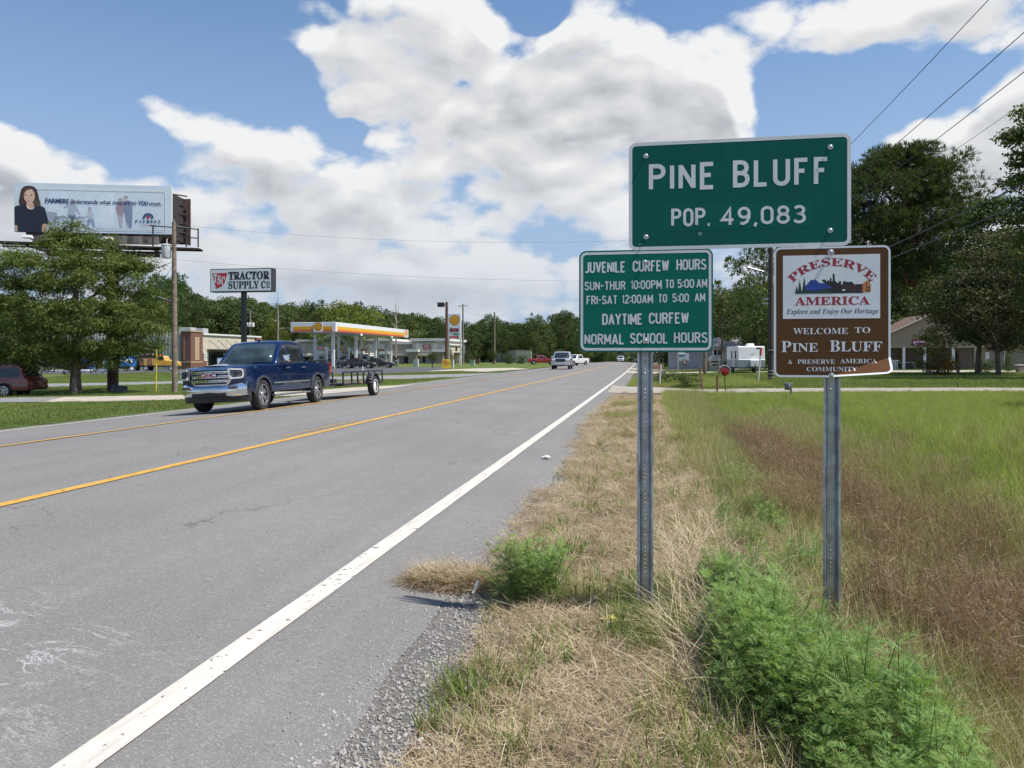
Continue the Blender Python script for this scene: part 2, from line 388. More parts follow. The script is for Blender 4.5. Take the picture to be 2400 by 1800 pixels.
def stroke_text(mb, txt, fn, u0, u1, v, h, sw=.16, mi=0, gap=.26, space=.42, bottom=True):
    """fits txt between u0 and u1; h = cap height; sw = stroke over height"""
    tot = 0; xs = []
    for i, ch in enumerate(txt):
        if ch == ' ': tot += space; xs.append(None); continue
        xs.append(tot); tot += GL[ch][0]+gap
    tot -= gap; k = (u1-u0)/tot
    hw = sw*h/2
    for ch, x in zip(txt, xs):
        if x is None: continue
        for pl in GL[ch][1]:
            pts = [Vector((u0+(x+a)*k, v+hw+b*(h-2*hw))) for a, b in pl]
            q = [pts[0]]
            for p in pts[1:]:
                if (p-q[-1]).length > 1e-5: q.append(p)
            pts = q; L = []; Rr = []
            n = len(pts); closed = (pts[0]-pts[-1]).length < h*.03 and n > 6
            for i in range(n):
                if closed: a = pts[i-1] if i > 0 else pts[-2]; b = pts[i+1] if i < n-1 else pts[1]
                else: a = pts[max(i-1, 0)]; b = pts[min(i+1, n-1)]
                d1 = (pts[i]-a).normalized() if (pts[i]-a).length > 1e-7 else None
                d2 = (b-pts[i]).normalized() if (b-pts[i]).length > 1e-7 else None
                if d1 is None: d1 = d2
                if d2 is None: d2 = d1
                n1 = Vector((-d1.y, d1.x)); n2 = Vector((-d2.y, d2.x)); m = (n1+n2)
                if m.length < .3: m = n1
                m.normalize(); c = max(m.dot(n1), .5); m = m*(hw/c)
                L.append(pts[i]+m); Rr.append(pts[i]-m)
            for i in range(n-1):
                mb.sk = getattr(mb, 'sk', 0)+1; o_ = Vector((0, -.000012*(mb.sk % 40), 0))
                mb.add([Vector(fn(p.x, p.y))+o_ for p in (L[i], L[i+1], Rr[i+1], Rr[i])], [(0, 1, 2, 3)], mi)
def rrect(w, h, r, n=6, cxy=(0, 0)):
    pts = []
    for sx, sy, a in ((1, 1, 0), (-1, 1, 90), (-1, -1, 180), (1, -1, 270)):
        for i in range(n+1):
            an = R(a+90*i/n); pts.append((cxy[0]+sx*(w/2-r)+r*math.cos(an), cxy[1]+sy*(h/2-r)+r*math.sin(an)))
    return pts
# ------------------------------------------------------------------ ground, roads
def asphalt_mat(name, base, streak=True, lines=True):
    m = bpy.data.materials.new(name); m.use_nodes = True; t = NT(m.node_tree); b = t.n['Principled BSDF']
    g = t.node('ShaderNodeNewGeometry').outputs['Position']
    big = t.noise(g, .35, 3., .5); fine = t.noise(g, 90., 2., .7); mid = t.noise(g, 9., 4., .6)
    st = t.noise(t.scale(g, (1.6, .05, 1)), 1.6, 3., .5)
    f = t.math('ADD', t.math('MULTIPLY', big, .6), t.math('MULTIPLY', st, .4)) if streak else big
    col = t.mix(t.ramp(f, .36, .64), tuple(c*.88 for c in base), tuple(c*1.10 for c in base))
    col = t.mix(t.ramp(mid, .3, .7, 0, .5), col, tuple(c*.86 for c in base))
    f2 = t.noise(g, 34., 3., .8)
    col = t.mix(t.ramp(fine, .56, .70, 0, .75), col, tuple(min(1, c*2.0) for c in base)); col = t.mix(t.ramp(f2, .57, .70, 0, .6), col, tuple(min(1, c*1.7) for c in base)); col = t.mix(t.ramp(f2, .43, .30, 0, .65), col, tuple(c*.55 for c in base))
    col = t.mix(t.ramp(fine, .40, .28, 0, .65), col, tuple(c*.4 for c in base))
    if streak:
        # thin cracks that wander along the lane, and scuffed pale marks
        wv = t.node('ShaderNodeTexVoronoi', feature='DISTANCE_TO_EDGE'); 
        wob = t.node('ShaderNodeTexNoise'); t.put(wob, 'Vector', g); t.put(wob, 'Scale', 1.3); t.put(wob, 'Detail', 5.)
        p = t.vmath('ADD', t.scale(g, (.30, .10, 0)), t.scale(t.vmath('SUBTRACT', wob.outputs[1], (.5, .5, .5)), (.35, .35, 0)))
        t.put(wv, 'Vector', p); t.put(wv, 'Scale', 1.)
        cr = t.ramp(wv.outputs[0], .001, .0038, .6, 0.)
        gate = t.ramp(t.noise(g, .5, 2., .5), .44, .56)
        col = t.mix(t.math('MULTIPLY', cr, gate), col, tuple(c*.35 for c in base))
        s2 = t.noise(t.scale(g, (1.3, 2.6, 1)), 1.1, 6., .7, 1.2)
        sx = t.node('ShaderNodeSeparateXYZ'); t.put(sx, 0, g)
        line = t.ramp(t.math('ABSOLUTE', t.math('SUBTRACT', s2, .5)), .004, .014, .8, 0.)
        cen = t.vmath('LENGTH', t.scale(t.vmath('SUBTRACT', g, (-3.6, 3.2, 0)), (.75, .8, 0)))
        patch = t.ramp(cen, .45, 1.25, 1., 0.)
        gate2 = t.ramp(t.noise(g, 1.7, 2.), .46, .6)
        col = t.mix(t.math('MULTIPLY', t.math('MULTIPLY', line, patch), gate2), col, (.42, .42, .41))
    t.put(b, 'Base Color', col); b.inputs['Roughness'].default_value = .82; b.inputs['Specular IOR Level'].default_value = .35
    bn = t.node('ShaderNodeBump'); bn.inputs['Strength'].default_value = .5; bn.inputs['Distance'].default_value = .004
    t.put(bn, 'Height', fine); t.l.new(bn.outputs[0], b.inputs['Normal'])
    MATS[name] = m; return m
def line_mat(name, col, wear):
    m = bpy.data.materials.new(name); m.use_nodes = True; t = NT(m.node_tree); b = t.n['Principled BSDF']; out = t.n['Material Output']
    g = t.node('ShaderNodeNewGeometry').outputs['Position']
    n = t.noise(g, 14., 6., .68); n2 = t.noise(t.scale(g, (9, .8, 1)), 2., 3., .6); fine = t.noise(g, 80., 2., .7)
    c = t.mix(t.ramp(n2, .35, .7), col, tuple(x*.74 for x in col)); c = t.mix(t.ramp(fine, .55, .75, 0, .5), c, tuple(x*.55 for x in col))
    t.put(b, 'Base Color', c); b.inputs['Roughness'].default_value = .7
    tr = t.node('ShaderNodeBsdfTransparent'); mx = t.node('ShaderNodeMixShader')
    t.put(mx, 0, t.ramp(n, wear-.04, wear+.05, 1., 0.)); t.l.new(b.outputs[0], mx.inputs[1]); t.l.new(tr.outputs[0], mx.inputs[2])
    t.put(mx, 0, t.ramp(n, wear-.04, wear+.03, 1., 0.))
    t.l.new(mx.outputs[0], out.inputs[0])
    bn = t.node('ShaderNodeBump'); bn.inputs['Strength'].default_value = .4; bn.inputs['Distance'].default_value = .004
    t.put(bn, 'Height', n); t.l.new(bn.outputs[0], b.inputs['Normal']); return m
def ground_mat():
    m = bpy.data.materials.new('ground_soil_and_turf'); m.use_nodes = True; t = NT(m.node_tree); b = t.n['Principled BSDF']
    g = t.node('ShaderNodeNewGeometry').outputs['Position']
    sx = t.node('ShaderNodeSeparateXYZ'); t.put(sx, 0, g); X, Y = sx.outputs[0], sx.outputs[1]
    n = t.noise(g, 1.2, 4., .6); nf = t.noise(g, 24., 4., .7); nb = t.noise(g, .12, 3., .5)
    turf = t.mix(t.ramp(n, .32, .68), (.085, .130, .028), (.155, .20, .05)); turf = t.mix(t.ramp(nb, .38, .66, 0, .75), turf, (.155, .175, .055))
    turf = t.mix(t.ramp(nf, .3, .7, 0, .6), turf, (.05, .075, .02))
    straw = t.mix(t.ramp(nf, .3, .7), (.13, .09, .055), (.26, .19, .11)); straw = t.mix(t.ramp(n, .46, .58, 0, .8), straw, (.075, .055, .038))
    xa = t.math('ADD', X, t.math('MULTIPLY_ADD', n, 1.2, -.6))
    near = t.math('MULTIPLY', t.ramp(xa, 1.9, .6), t.ramp(X, -13.2, -12.8))
    col = t.mix(near, turf, straw)
    xd = t.math('ABSOLUTE', t.math('SUBTRACT', xa, 2.6)); d = t.math('MULTIPLY', t.ramp(xd, .7, 1.3, 1., 0.), t.ramp(Y, 26, 14))
    col = t.mix(t.math('MULTIPLY', d, .85), col, t.mix(t.ramp(nf, .3, .7), (.10, .085, .045), (.19, .16, .085)))
    t.put(b, 'Base Color', col); b.inputs['Roughness'].default_value = .95; b.inputs['Specular IOR Level'].default_value = .1
    bn = t.node('ShaderNodeBump'); bn.inputs['Strength'].default_value = .9; bn.inputs['Distance'].default_value = .04
    t.put(bn, 'Height', nf); t.l.new(bn.outputs[0], b.inputs['Normal']); return m
ASPH = asphalt_mat('asphalt', (.190, .181, .170)); LOT = asphalt_mat('lot_asphalt', (.085, .086, .09), False)
CONC = M('concrete_slab', (.42, .37, .30), .85, var=.18, vs=1.5, bump=.3); PALEASPH = M('worn_pavement', (.22, .22, .21), .85, var=.2, vs=2.)
GRAVEL = M('gravel', (.13, .12, .107), .9, var=.4, vs=60., bump=.25, bs=90., det=3.)
def lin(*seg):
    out = []
    for a, b, s in seg: out += list(np.arange(a, b, s))
    return np.array(sorted(set(round(float(v), 4) for v in out)))
GX = lin((-700, -140, 35), (-140, -60, 8), (-60, -24, 3), (-24, -15, 1.), (-15, -2.2, .95), (-2.2, 6, .2), (6, 20, 1.), (20, 60, 5), (60, 140, 14), (140, 701, 50))
GY = lin((-40, 0, 5), (0, 14, .25), (14, 40, 1.), (40, 110, 3.5), (110, 300, 9), (300, 560, 26), (560, 2500, 200))
def terrain_z(x, y):
    z = zg(x, y)
    x2 = x-cx(y)
    under = (x2 > -13.75) & (x2 < -1.05)            # the subgrade lies below the pavement sheets
    return np.where(under, z-.05, z)
def build_ground():
    xx, yy = np.meshgrid(GX, GY); zz = terrain_z(xx, yy)
    fine = (xx > -.75) & (xx < 6) & (yy < 20) & (yy > 0)
    rr = rng.random(xx.shape)
    zz = zz+np.where(fine, (rr-.5)*.025, 0)
    V = np.stack([xx.ravel(), yy.ravel(), zz.ravel()], 1); nx = len(GX); ny = len(GY)
    i, j = np.meshgrid(np.arange(nx-1), np.arange(ny-1)); a = (j*nx+i).ravel()
    me = npmesh('ground', V, np.stack([a, a+1, a+nx+1, a+nx], 1), ground_mat()); me.polygons.foreach_set('use_smooth', [True]*len(me.polygons))
    obj('ground', me, kind='structure')
build_ground()
def ribbon(name, xa, xb, y0, y1, lift, mat, nx=1, kind='structure', step=None, parent=None, wob=0.):
    ys = [y for y in np.unique(np.concatenate([GY[(GY > y0) & (GY < y1)], np.linspace(y0, y1, max(2, int((y1-y0)/(step or 4)))), [y0, y1]]))]
    mb = MB(); us = np.linspace(0, 1, nx+1); xs_ = [xa+(xb-xa)*u for u in us]
    for y in ys:
        for k, x in enumerate(xs_):
            w = (mnoise.noise(Vector((y*1.1, x, 3)))*wob if (wob and k in (0, nx)) else 0)
            X = x+float(cx(y))+w; mb.v.append((X, y, Z(X, y)+lift))
    n = nx+1
    for j in range(len(ys)-1):
        for k in range(nx): mb.f.append((j*n+k, j*n+k+1, (j+1)*n+k+1, (j+1)*n+k)); mb.m.append(0)
    me = bpy.data.meshes.new(name); me.from_pydata(mb.v, [], mb.f); me.materials.append(mat); me.update()
    me.polygons.foreach_set('use_smooth', [True]*len(me.polygons))
    return obj(name, me, kind=kind)
def build_road():
    xs = RX[(RX >= -13.6) & (RX <= -2.2)]
    ribbon('road', -14.1, -1.32, -30, 300, .004, ASPH, nx=28, step=1.2, wob=.10)
    L = .012
    W1 = line_mat('white_line_paint', (.64, .60, .52), .375); Y1 = line_mat('yellow_line_paint', (.60, .34, .06), .40); Y2 = line_mat('worn_yellow_paint', (.48, .32, .11), .49)
    ribbon('road_marking', -2.28, -2.12, -30, 300, L, W1, step=1.5, wob=.006)
    ribbon('road_marking', -13.66, -13.54, -30, 300, L, W1)
    ribbon('road_marking', -6.06, -5.93, -30, 300, L, Y1, step=1.5, wob=.006)
    ribbon('road_marking', -9.86, -9.74, -30, 300, L, Y1)
    for y in (12.9, 25.5, 38, 50, 62, 75, 90): ribbon('road_marking', -6.30, -6.20, y-.2, y+3.4, L, Y2)
    for y in (6, 19, 31.5, 44, 57, 70): ribbon('road_marking', -9.62, -9.52, y, y+3, L, Y2)
    ribbon('gravel_shoulder', -1.50, -.75, -10, 60, .0, GRAVEL, nx=5, step=.25, wob=.10)
    ribbon('gravel_shoulder', -14.9, -14.0, -10, 200, .0, GRAVEL, nx=2, step=1., wob=.15)
build_road()
PAVED = []
def drape(name, pts, mat, lift=.03, kind='structure'):
    PAVED.append(pts)
    """flat sheet with outline pts [(x,y)] laid over the terrain"""
    bm = bmesh.new(); f = bm.faces.new([bm.verts.new((x, y, 0)) for x, y in pts])
    xs = [p[0] for p in pts]; ys = [p[1] for p in pts]
    for v in GX[(GX > min(xs)) & (GX < max(xs))]: bmesh.ops.bisect_plane(bm, geom=bm.verts[:]+bm.edges[:]+bm.faces[:], plane_co=(v, 0, 0), plane_no=(1, 0, 0))
    for v in GY[(GY > min(ys)) & (GY < max(ys))]: bmesh.ops.bisect_plane(bm, geom=bm.verts[:]+bm.edges[:]+bm.faces[:], plane_co=(0, v, 0), plane_no=(0, 1, 0))
    for v in bm.verts: v.co.z = Z(v.co.x, v.co.y)+lift
    bmesh.ops.recalc_face_normals(bm, faces=bm.faces)
    me = bpy.data.meshes.new(name); bm.to_mesh(me); bm.free(); me.materials.append(mat)
    return obj(name, me, kind=kind)
def gpts(pp): return [tuple(GP(a, b)[:2]) for a, b in pp]
# concrete drive beyond the verge, thin path, lots
drape('driveway', gpts([(-500, 957), (-60, 945.5), (90, 943.5), (430, 938), (640, 931), (760, 924), (900, 912), (985, 902), (900, 905), (740, 915), (600, 921), (425, 926.5), (90, 932), (-500, 940)]), CONC, .02)
drape('driveway', gpts([(-500, 957), (-60, 945.5), (88, 943.6), (150, 931.3), (90, 932), (-500, 940)]), PALEASPH, .035)
drape('path', gpts([(-500, 915), (90, 907.5), (420, 899.5), (700, 893), (880, 889), (1000, 888), (1080, 884), (1180, 874.2), (1060, 877.2), (880, 881), (640, 887), (420, 893.5), (90, 900), (-500, 905)]), PALEASPH, .02)
drape('parking_lot', gpts([(-400, 877), (200, 877), (430, 875), (560, 873.5), (560, 866.2), (430, 866.2), (200, 866.5), (-400, 868)]), LOT, .03)
drape('forecourt', gpts([(560, 873.5), (760, 878), (885, 877), (960, 873.5), (1010, 872.5), (1052, 866), (1030, 860.5), (905, 861), (700, 861), (560, 866.2)]), LOT, .03)
drape('concrete_apron', gpts([(1000, 871.3), (1040, 867.2), (1120, 863.8), (1200, 862.6), (1245, 865.5), (1180, 869.5), (1140, 872.5), (1070, 870)]), CONC, .035)
# crossing drive on the right of the road, lawn drives beyond
GRAVELDRIVE = M('gravel_drive', (.33, .29, .235), .9, var=.22, vs=3., bump=.5)
drape('driveway', [(-1.9, 35.5), (3, 37.2), (9, 37.4), (60, 37.0), (60, 40.6), (9, 41.4), (3, 41.6), (-2.1, 44)], GRAVELDRIVE, .02)
drape('driveway', [(-2.3, 78), (8, 80), (30, 81), (30, 83), (8, 84), (-2.5, 88)], CONC, .03)
drape('driveway', [(-2.8, 98), (8, 99), (34, 101), (34, 104), (8, 105), (-3.0, 108)], CONC, .03)
def house_apron():
    drape('patio', [(XatY(2075, 78), 78.), (XatY(2600, 78), 78.), (XatY(2600, 88), 88.), (XatY(2075, 88), 88.)], CONC, .04)
# ------------------------------------------------------------------ road signs
SY = 4.90
def UVz(px, py, Y=SY): X = XatY(px, Y); return X, EYE-(py-HORY)/F*dep(X, Y)
def sign_mat(name, col, wear=.0, rough=.38, var=.05):
    m = bpy.data.materials.new(name); m.use_nodes = True; t = NT(m.node_tree); b = t.n['Principled BSDF']
    g = t.node('ShaderNodeTexCoord').outputs['Object']
    n = t.noise(g, 3., 4., .6); dr = t.noise(t.scale(g, (30, 1, 1.2)), 1., 3., .6); sp = t.noise(g, 120., 2., .6)
    c = t.mix(t.ramp(n, .3, .7), tuple(x*(1-var) for x in col), tuple(min(1, x*(1+var)) for x in col))
    c = t.mix(t.ramp(dr, .52, .75, 0, .16), c, tuple(x*.6 for x in col)); c = t.mix(t.ramp(sp, .68, .74, 0, .35), c, (.3, .3, .28))
    t.put(b, 'Base Color', c); t.put(b, 'Roughness', t.ramp(n, .3, .7, rough-.08, rough+.12)); b.inputs['Specular IOR Level'].default_value = .18; return m
GREEN1 = sign_mat('dark_green_sheeting', (.0, .105, .078)); GREEN2 = sign_mat('green_sheeting', (.0, .150, .105)); GREEN3 = sign_mat('green_overlay_sheeting', (.0, .118, .086))
SILVER = sign_mat('silver_white_sheeting', (.74, .74, .73), rough=.5); BROWN = sign_mat('brown_sheeting', (.115, .052, .021)); OFFW = sign_mat('white_sheeting', (.78, .79, .80), rough=.5)
BACK = M('aluminium_back', (.4, .41, .42), .4, .8, .1)
BOLT = M('bolt_zinc', (.5, .5, .5), .35, .8, .15, 60.)
def plate(parent, name, pts, y0, y1, mat, warp=None, **k):
    mb = MB(); mb.prism(pts, lambda u, v, t: (u, t, v), y0, y1); return finish(mb, name, mat, parent, warp, **k)
def finish(mb, name, mat, parent, warp=None, **k):
    if warp:
        bm = bmesh.new(); me = bpy.data.meshes.new('m'); me.from_pydata(mb.v, [], mb.f); bm.from_mesh(me)
        co, no, fn = warp
        for off in (0, .02, .05): bmesh.ops.bisect_plane(bm, geom=bm.verts[:]+bm.edges[:]+bm.faces[:], plane_co=co+no*off, plane_no=no)
        for v in bm.verts: v.co = fn(v.co)
        bmesh.ops.triangulate(bm, faces=[f for f in bm.faces if len(f.verts) > 4])
        bm.to_mesh(me); bm.free(); me.name = name; me.materials.append(mat)
        return obj(name, me, parent, **k)
    return mb.build(name, mat, parent, **k)
def ring(mb, o, i, fn):
    n = len(o); mb.add([fn(*p) for p in o]+[fn(*p) for p in i], [(k, (k+1) % n, n+(k+1) % n, n+k) for k in range(n)])
def bolt(parent, x, z, y=SY, r=.011):
    T = Matrix.Translation((x, y, z)) @ Matrix.Rotation(R(90), 4, 'X')
    mb = MB(); mb.lathe([(r*1.5, 0), (r*1.5, .0025), (r*.9, .003), (r*.9, .008), (r*.6, .011), (0, .012)], 8, T); mb.build('bolt', BOLT, parent, smooth=40)
def sign_base(name, label, corners, rad, base_mat, border_mat, inset, bw, warp=None):
    (x0, z0), (x1, z1) = corners; w, h = x1-x0, z1-z0; c = ((x0+x1)/2, (z0+z1)/2)
    root = empty(name, (0, 0, 0), label=label, cat='road sign')
    plate(root, 'panel', rrect(w, h, rad, 8, c), SY, SY+.003, base_mat, warp)
    mb = MB(); f = lambda u, v: (u, SY-.0005, v)
    ring(mb, rrect(w-2*inset, h-2*inset, max(.004, rad-inset), 8, c), rrect(w-2*inset-2*bw, h-2*inset-2*bw, max(.004, rad-inset-bw), 8, c), f)
    finish(mb, 'border', border_mat, root, warp)
    return root
def pine_bluff_sign():
    q = lambda x, y: UVz(1450+x/3.881, 280+y/3.881)
    x0, zt = q(92, 216); x1, zb = q(2114, 1146)
    r = sign_base('population_sign', 'large green PINE BLUFF population sign spanning both steel posts', ((x0, zb), (x1, zt)), .045, GREEN1, SILVER, .0, .021)
    f = lambda u, v: (u, SY-.0006, v); f2 = lambda u, v: (u, SY-.0009, v)
    for tx, a, b, bx, by, ty in (('PINE', 275, 878, 293, 655, 408), ('BLUFF', 1040, 1915, 1040, 620, 374)):
        u0, v0 = q(a, by); _, vt = q(bx, ty); u1, _ = q(b, 0); mb = MB(); h = vt-v0
        stroke_text(mb, tx, f, u0+.075*h, u1-.075*h, v0, h, .155, gap=.30); mb.build('lettering', SILVER, r)
    for a, b, y0_, y1_ in ((415, 888, 1015, 775), (890, 1750, 1000, 765)):
        ua, va = q(a, y0_); ub, _ = q(b, y0_); _, vb = q(a, y1_)
        plate(r, 'overlay_strip', [(ua, va), (ub, va), (ub, vb), (ua, vb)], SY-.0004, SY+.001, GREEN3)
    for tx, a, b, by, ty, sw in (('POP.', 478, 832, 978, 812, .15), ('49,083', 928, 1703, 965, 800, .155)):
        u0, v0 = q(a, by); _, vt = q(a, ty); u1, _ = q(b, 0); mb = MB(); h = vt-v0
        stroke_text(mb, tx, f2, u0+.075*h, u1-.075*h, v0, h, sw, gap=.27); mb.build('lettering', SILVER, r)
    mb = MB(); u0, v0 = q(182, 1140); letter(mb, 'A.H.T.D.', f, u0, v0, .0045, .018, 'L', .02); mb.build('lettering', SILVER, r)
    for x, y in ((248, 332), (1926, 250), (250, 1067), (1925, 1008)): bolt(r, *q(x, y))
    u, v = q(742, 1040)       # bullet dent: flaked ring round a dark hole
    mb = MB(); n = 18; ro = [(u+(.008+.004*random.random())*math.cos(i*2*math.pi/n), v+(.008+.004*random.random())*math.sin(i*2*math.pi/n)) for i in range(n)]
    ri = [(u+.005*math.cos(i*2*math.pi/n), v+.005*math.sin(i*2*math.pi/n)) for i in range(n)]; ring(mb, ro, ri, lambda a, b: (a, SY-.002, b)); mb.build('dent_rim', BACK, r)
    mb = MB(); mb.add([(a, SY-.0021, b) for a, b in ri], [tuple(range(n))]); mb.build('bullet_hole', BLACK, r)
pine_bluff_sign()
def curfew_sign():
    q = lambda x, y: UVz(1350+x/5.531, 550+y/5.531)
    x0, zt = q(40, 214); x1, zb = q(1776, 1520)
    r = sign_base('curfew_sign', 'green juvenile curfew hours sign on the left post below the larger green sign', ((x0, zb), (x1, zt)), .045, GREEN2, SILVER, .0095, .0155)
    f = lambda u, v: (u, SY-.0006, v)
    rows = [('JUVENILE', 112, 640, 500, 356, .15), ('CURFEW', 735, 1205, 482, 338, .15), ('HOURS', 1302, 1690, 462, 320, .15),
            ('SUN-THUR', 110, 642, 722, 610, .14), ('10:00PM', 712, 1112, 708, 594, .14), ('TO', 1155, 1270, 695, 583, .14), ('5:00', 1315, 1532, 692, 578, .14), ('AM', 1560, 1700, 686, 572, .14),
            ('FRI-SAT', 137, 538, 905, 792, .14), ('12:00AM', 598, 998, 893, 780, .14), ('TO', 1065, 1180, 882, 770, .14), ('5:00', 1250, 1465, 877, 764, .14), ('AM', 1537, 1675, 868, 756, .14),
            ('DAYTIME', 340, 862, 1170, 1026, .15), ('CURFEW', 945, 1462, 1156, 1012, .15),
            ('NORMAL', 110, 627, 1424, 1286, .15), ('SCHOOL', 700, 1195, 1413, 1276, .15), ('HOURS', 1270, 1705, 1404, 1266, .15)]
    for tx, a, b, by, ty, sw in rows:
        u0, v0 = q(a, by); _, vt = q(a, ty); u1, _ = q(b, 0); mb = MB(); h = vt-v0
        stroke_text(mb, tx, f, u0+.07*h, u1-.07*h, v0, h, sw, gap=.24); mb.build('lettering', SILVER, r)
    for x, y in ((893, 355), (900, 1378)): bolt(r, *q(x, y))
curfew_sign()
def heritage_sign():
    q = lambda x, y: UVz(1780+x/4.365, 550+y/4.365)
    x0, zt = q(148, 132); x1, zb = q(1342, 1462)
    pa = q(730, 1442); pb = q(1315, 1262)
    e = Vector((pb[0]-pa[0], 0, pb[1]-pa[1])).normalized(); no = Vector((e.z, 0, -e.x)); co = Vector((pa[0], SY, pa[1]))
    def fn(v):
        d = (v-co).dot(no)
        if d <= 0: return v
        return Vector((v.x, v.y-.85*d+min(d, .02)*.1, v.z))+Vector((0, 0, .0))-no*(d*.25)
    warp = (co, no, fn)
    r = sign_base('heritage_sign', 'brown preserve america community sign with white picture panel and bent lower right corner', ((x0, zb), (x1, zt)), .04, BROWN, OFFW, .0, .012, warp)
    L = lambda k: (lambda u, v: (u, SY-k*.35, v))
    a, b = q(240, 862), q(1234, 196)
    plate(r, 'picture_panel', [(a[0], a[1]), (b[0], a[1]), (b[0], b[1]), (a[0], b[1])], SY-.0006, SY+.001, OFFW, warp)
    DR = M('dark_red_ink', (.36, .03, .05), .5, var=.05); NAVY = M('navy_ink', (.03, .03, .10), .5, var=.05)
    def row(tx, xa, xb, by, ty, mat, serif='B', bold=0., k=.0015, cap=.70):
        u0, v0 = q(xa, by); u1, _ = q(xb, by); _, vt = q(xa, ty); mb = MB()
        letter(mb, tx, L(k), u0, v0, vt-v0, u1-u0, 'L', bold, serif, cap=cap); finish(mb, 'lettering', mat, r, warp)
    row('AMERICA', 362, 1130, 722, 638, DR, 'B', .012, .0026); row('Explore and Enjoy Our Heritage', 275, 1218, 812, 760, NAVY, 'I', 0, .0026)
    u0, v0 = q(740, 318); ua, _ = q(362, 0); ub, _ = q(1130, 0); _, vt = q(740, 236)
    mb = MB(); kk = (ub-ua)/768.; rad = 540*kk
    letter(mb, 'PRESERVE', L(.0026), u0, v0, vt-v0, 905*kk, 'C', .012, 'B', arc=(u0, rad)); finish(mb, 'lettering', DR, r)
    row('WELCOME', 345, 905, 1018, 955, OFFW, 'B', -.004); row('TO', 975, 1133, 1005, 945, OFFW, 'B', -.004)
    row('P', 225, 325, 1201, 1086, OFFW, 'B'); row('INE', 335, 598, 1198, 1108, OFFW, 'B'); row('B', 720, 823, 1196, 1078, OFFW, 'B'); row('LUFF', 832, 1254, 1193, 1092, OFFW, 'B')
    row('A', 288, 335, 1323, 1277, OFFW, 'B', -.004); row('PRESERVE', 388, 773, 1321, 1275, OFFW, 'B', -.004); row('AMERICA', 825, 1202, 1315, 1269, OFFW, 'B', -.004); row('COMMUNITY', 483, 998, 1397, 1351, OFFW, 'B', -.004)
    def art(name, pts, mat, k):
        P = [q(x, y) for x, y in pts]; mb = MB(); mb.add([(u, SY-k*.35, v) for u, v in P], [tuple(range(len(P)))]); mb.build(name, mat, r)
    DK = M('black_ink', (.018, .018, .02), .5, var=.05); BL = M('blue_ink', (.02, .06, .32), .5, var=.15, vs=20.); GRN = M('dark_green_ink', (.015, .05, .04), .5, var=.1); RB = M('dark_brick_ink', (.05, .022, .025), .5, var=.4, vs=50.); ORG = M('orange_ink', (.62, .22, .06), .5, var=.06)
    art('printed_skyline', [(640, 603), (640, 462), (660, 458), (678, 460), (680, 478), (690, 480), (692, 462), (705, 470), (716, 478), (718, 455), (728, 440), (735, 440), (737, 478), (748, 478), (750, 400), (768, 398), (772, 470), (790, 490), (812, 490), (815, 475), (834, 474), (838, 510), (852, 510), (852, 480), (870, 475), (905, 485), (945, 480), (970, 508), (1045, 505), (1060, 498), (1060, 598)], DK, .0026)
    art('printed_town', [(850, 597), (850, 520), (940, 515), (1055, 512), (1055, 592)], RB, .0029)
    art('printed_hills', [(365, 605), (480, 560), (560, 540), (700, 555), (760, 603)], GRN, .0029)
    art('printed_mountain', [(440, 560), (550, 436), (640, 520), (600, 575), (520, 570)], BL, .0031); art('printed_mountain', [(580, 525), (642, 478), (745, 545), (620, 560)], BL, .0033)
    art('printed_snowcap', [(527, 462), (550, 436), (573, 460), (558, 458), (550, 470), (542, 460)], OFFW, .0035); art('printed_snowcap', [(618, 496), (642, 478), (668, 496), (648, 492), (640, 502), (632, 492)], OFFW, .0036)
    for c, w, y in ((380, 17, 520), (412, 22, 460), (458, 28, 428)): art('printed_pine', [(c-w, 606), (c-w*.5, 530 if c > 400 else 560), (c, y), (c+w*.5, 530 if c > 400 else 560), (c+w, 604)], GRN, .0034)
    art('printed_tower', [(755, 600), (755, 540), (738, 540), (750, 512), (760, 512), (764, 492), (780, 484), (800, 492), (804, 512), (832, 530), (832, 597)], DK, .0031)
    art('printed_store', [(838, 596), (838, 552), (885, 550), (885, 594)], BLACK, .0031); art('printed_window', [(846, 575), (846, 560), (878, 559), (878, 574)], OFFW, .0034)
    art('printed_house', [(1055, 590), (1055, 515), (1048, 518), (1098, 460), (1146, 518), (1138, 518), (1138, 586)], ORG, .0032); art('printed_chimney', [(1116, 480), (1116, 463), (1130, 462), (1130, 498)], DK, .0034)
    for wx, wy in ((1090, 532), (1113, 531), (1090, 562), (1113, 561), (1088, 500)): art('printed_window', [(wx, wy+20), (wx, wy), (wx+18, wy-1), (wx+18, wy+19)] if wx != 1088 else [(wx, wy+16), (wx, wy), (wx+14, wy), (wx+14, wy+16)], DK, .0035)
    for x, y in ((730, 180), (738, 1443)): bolt(r, *q(x, y), r=.013)
heritage_sign()
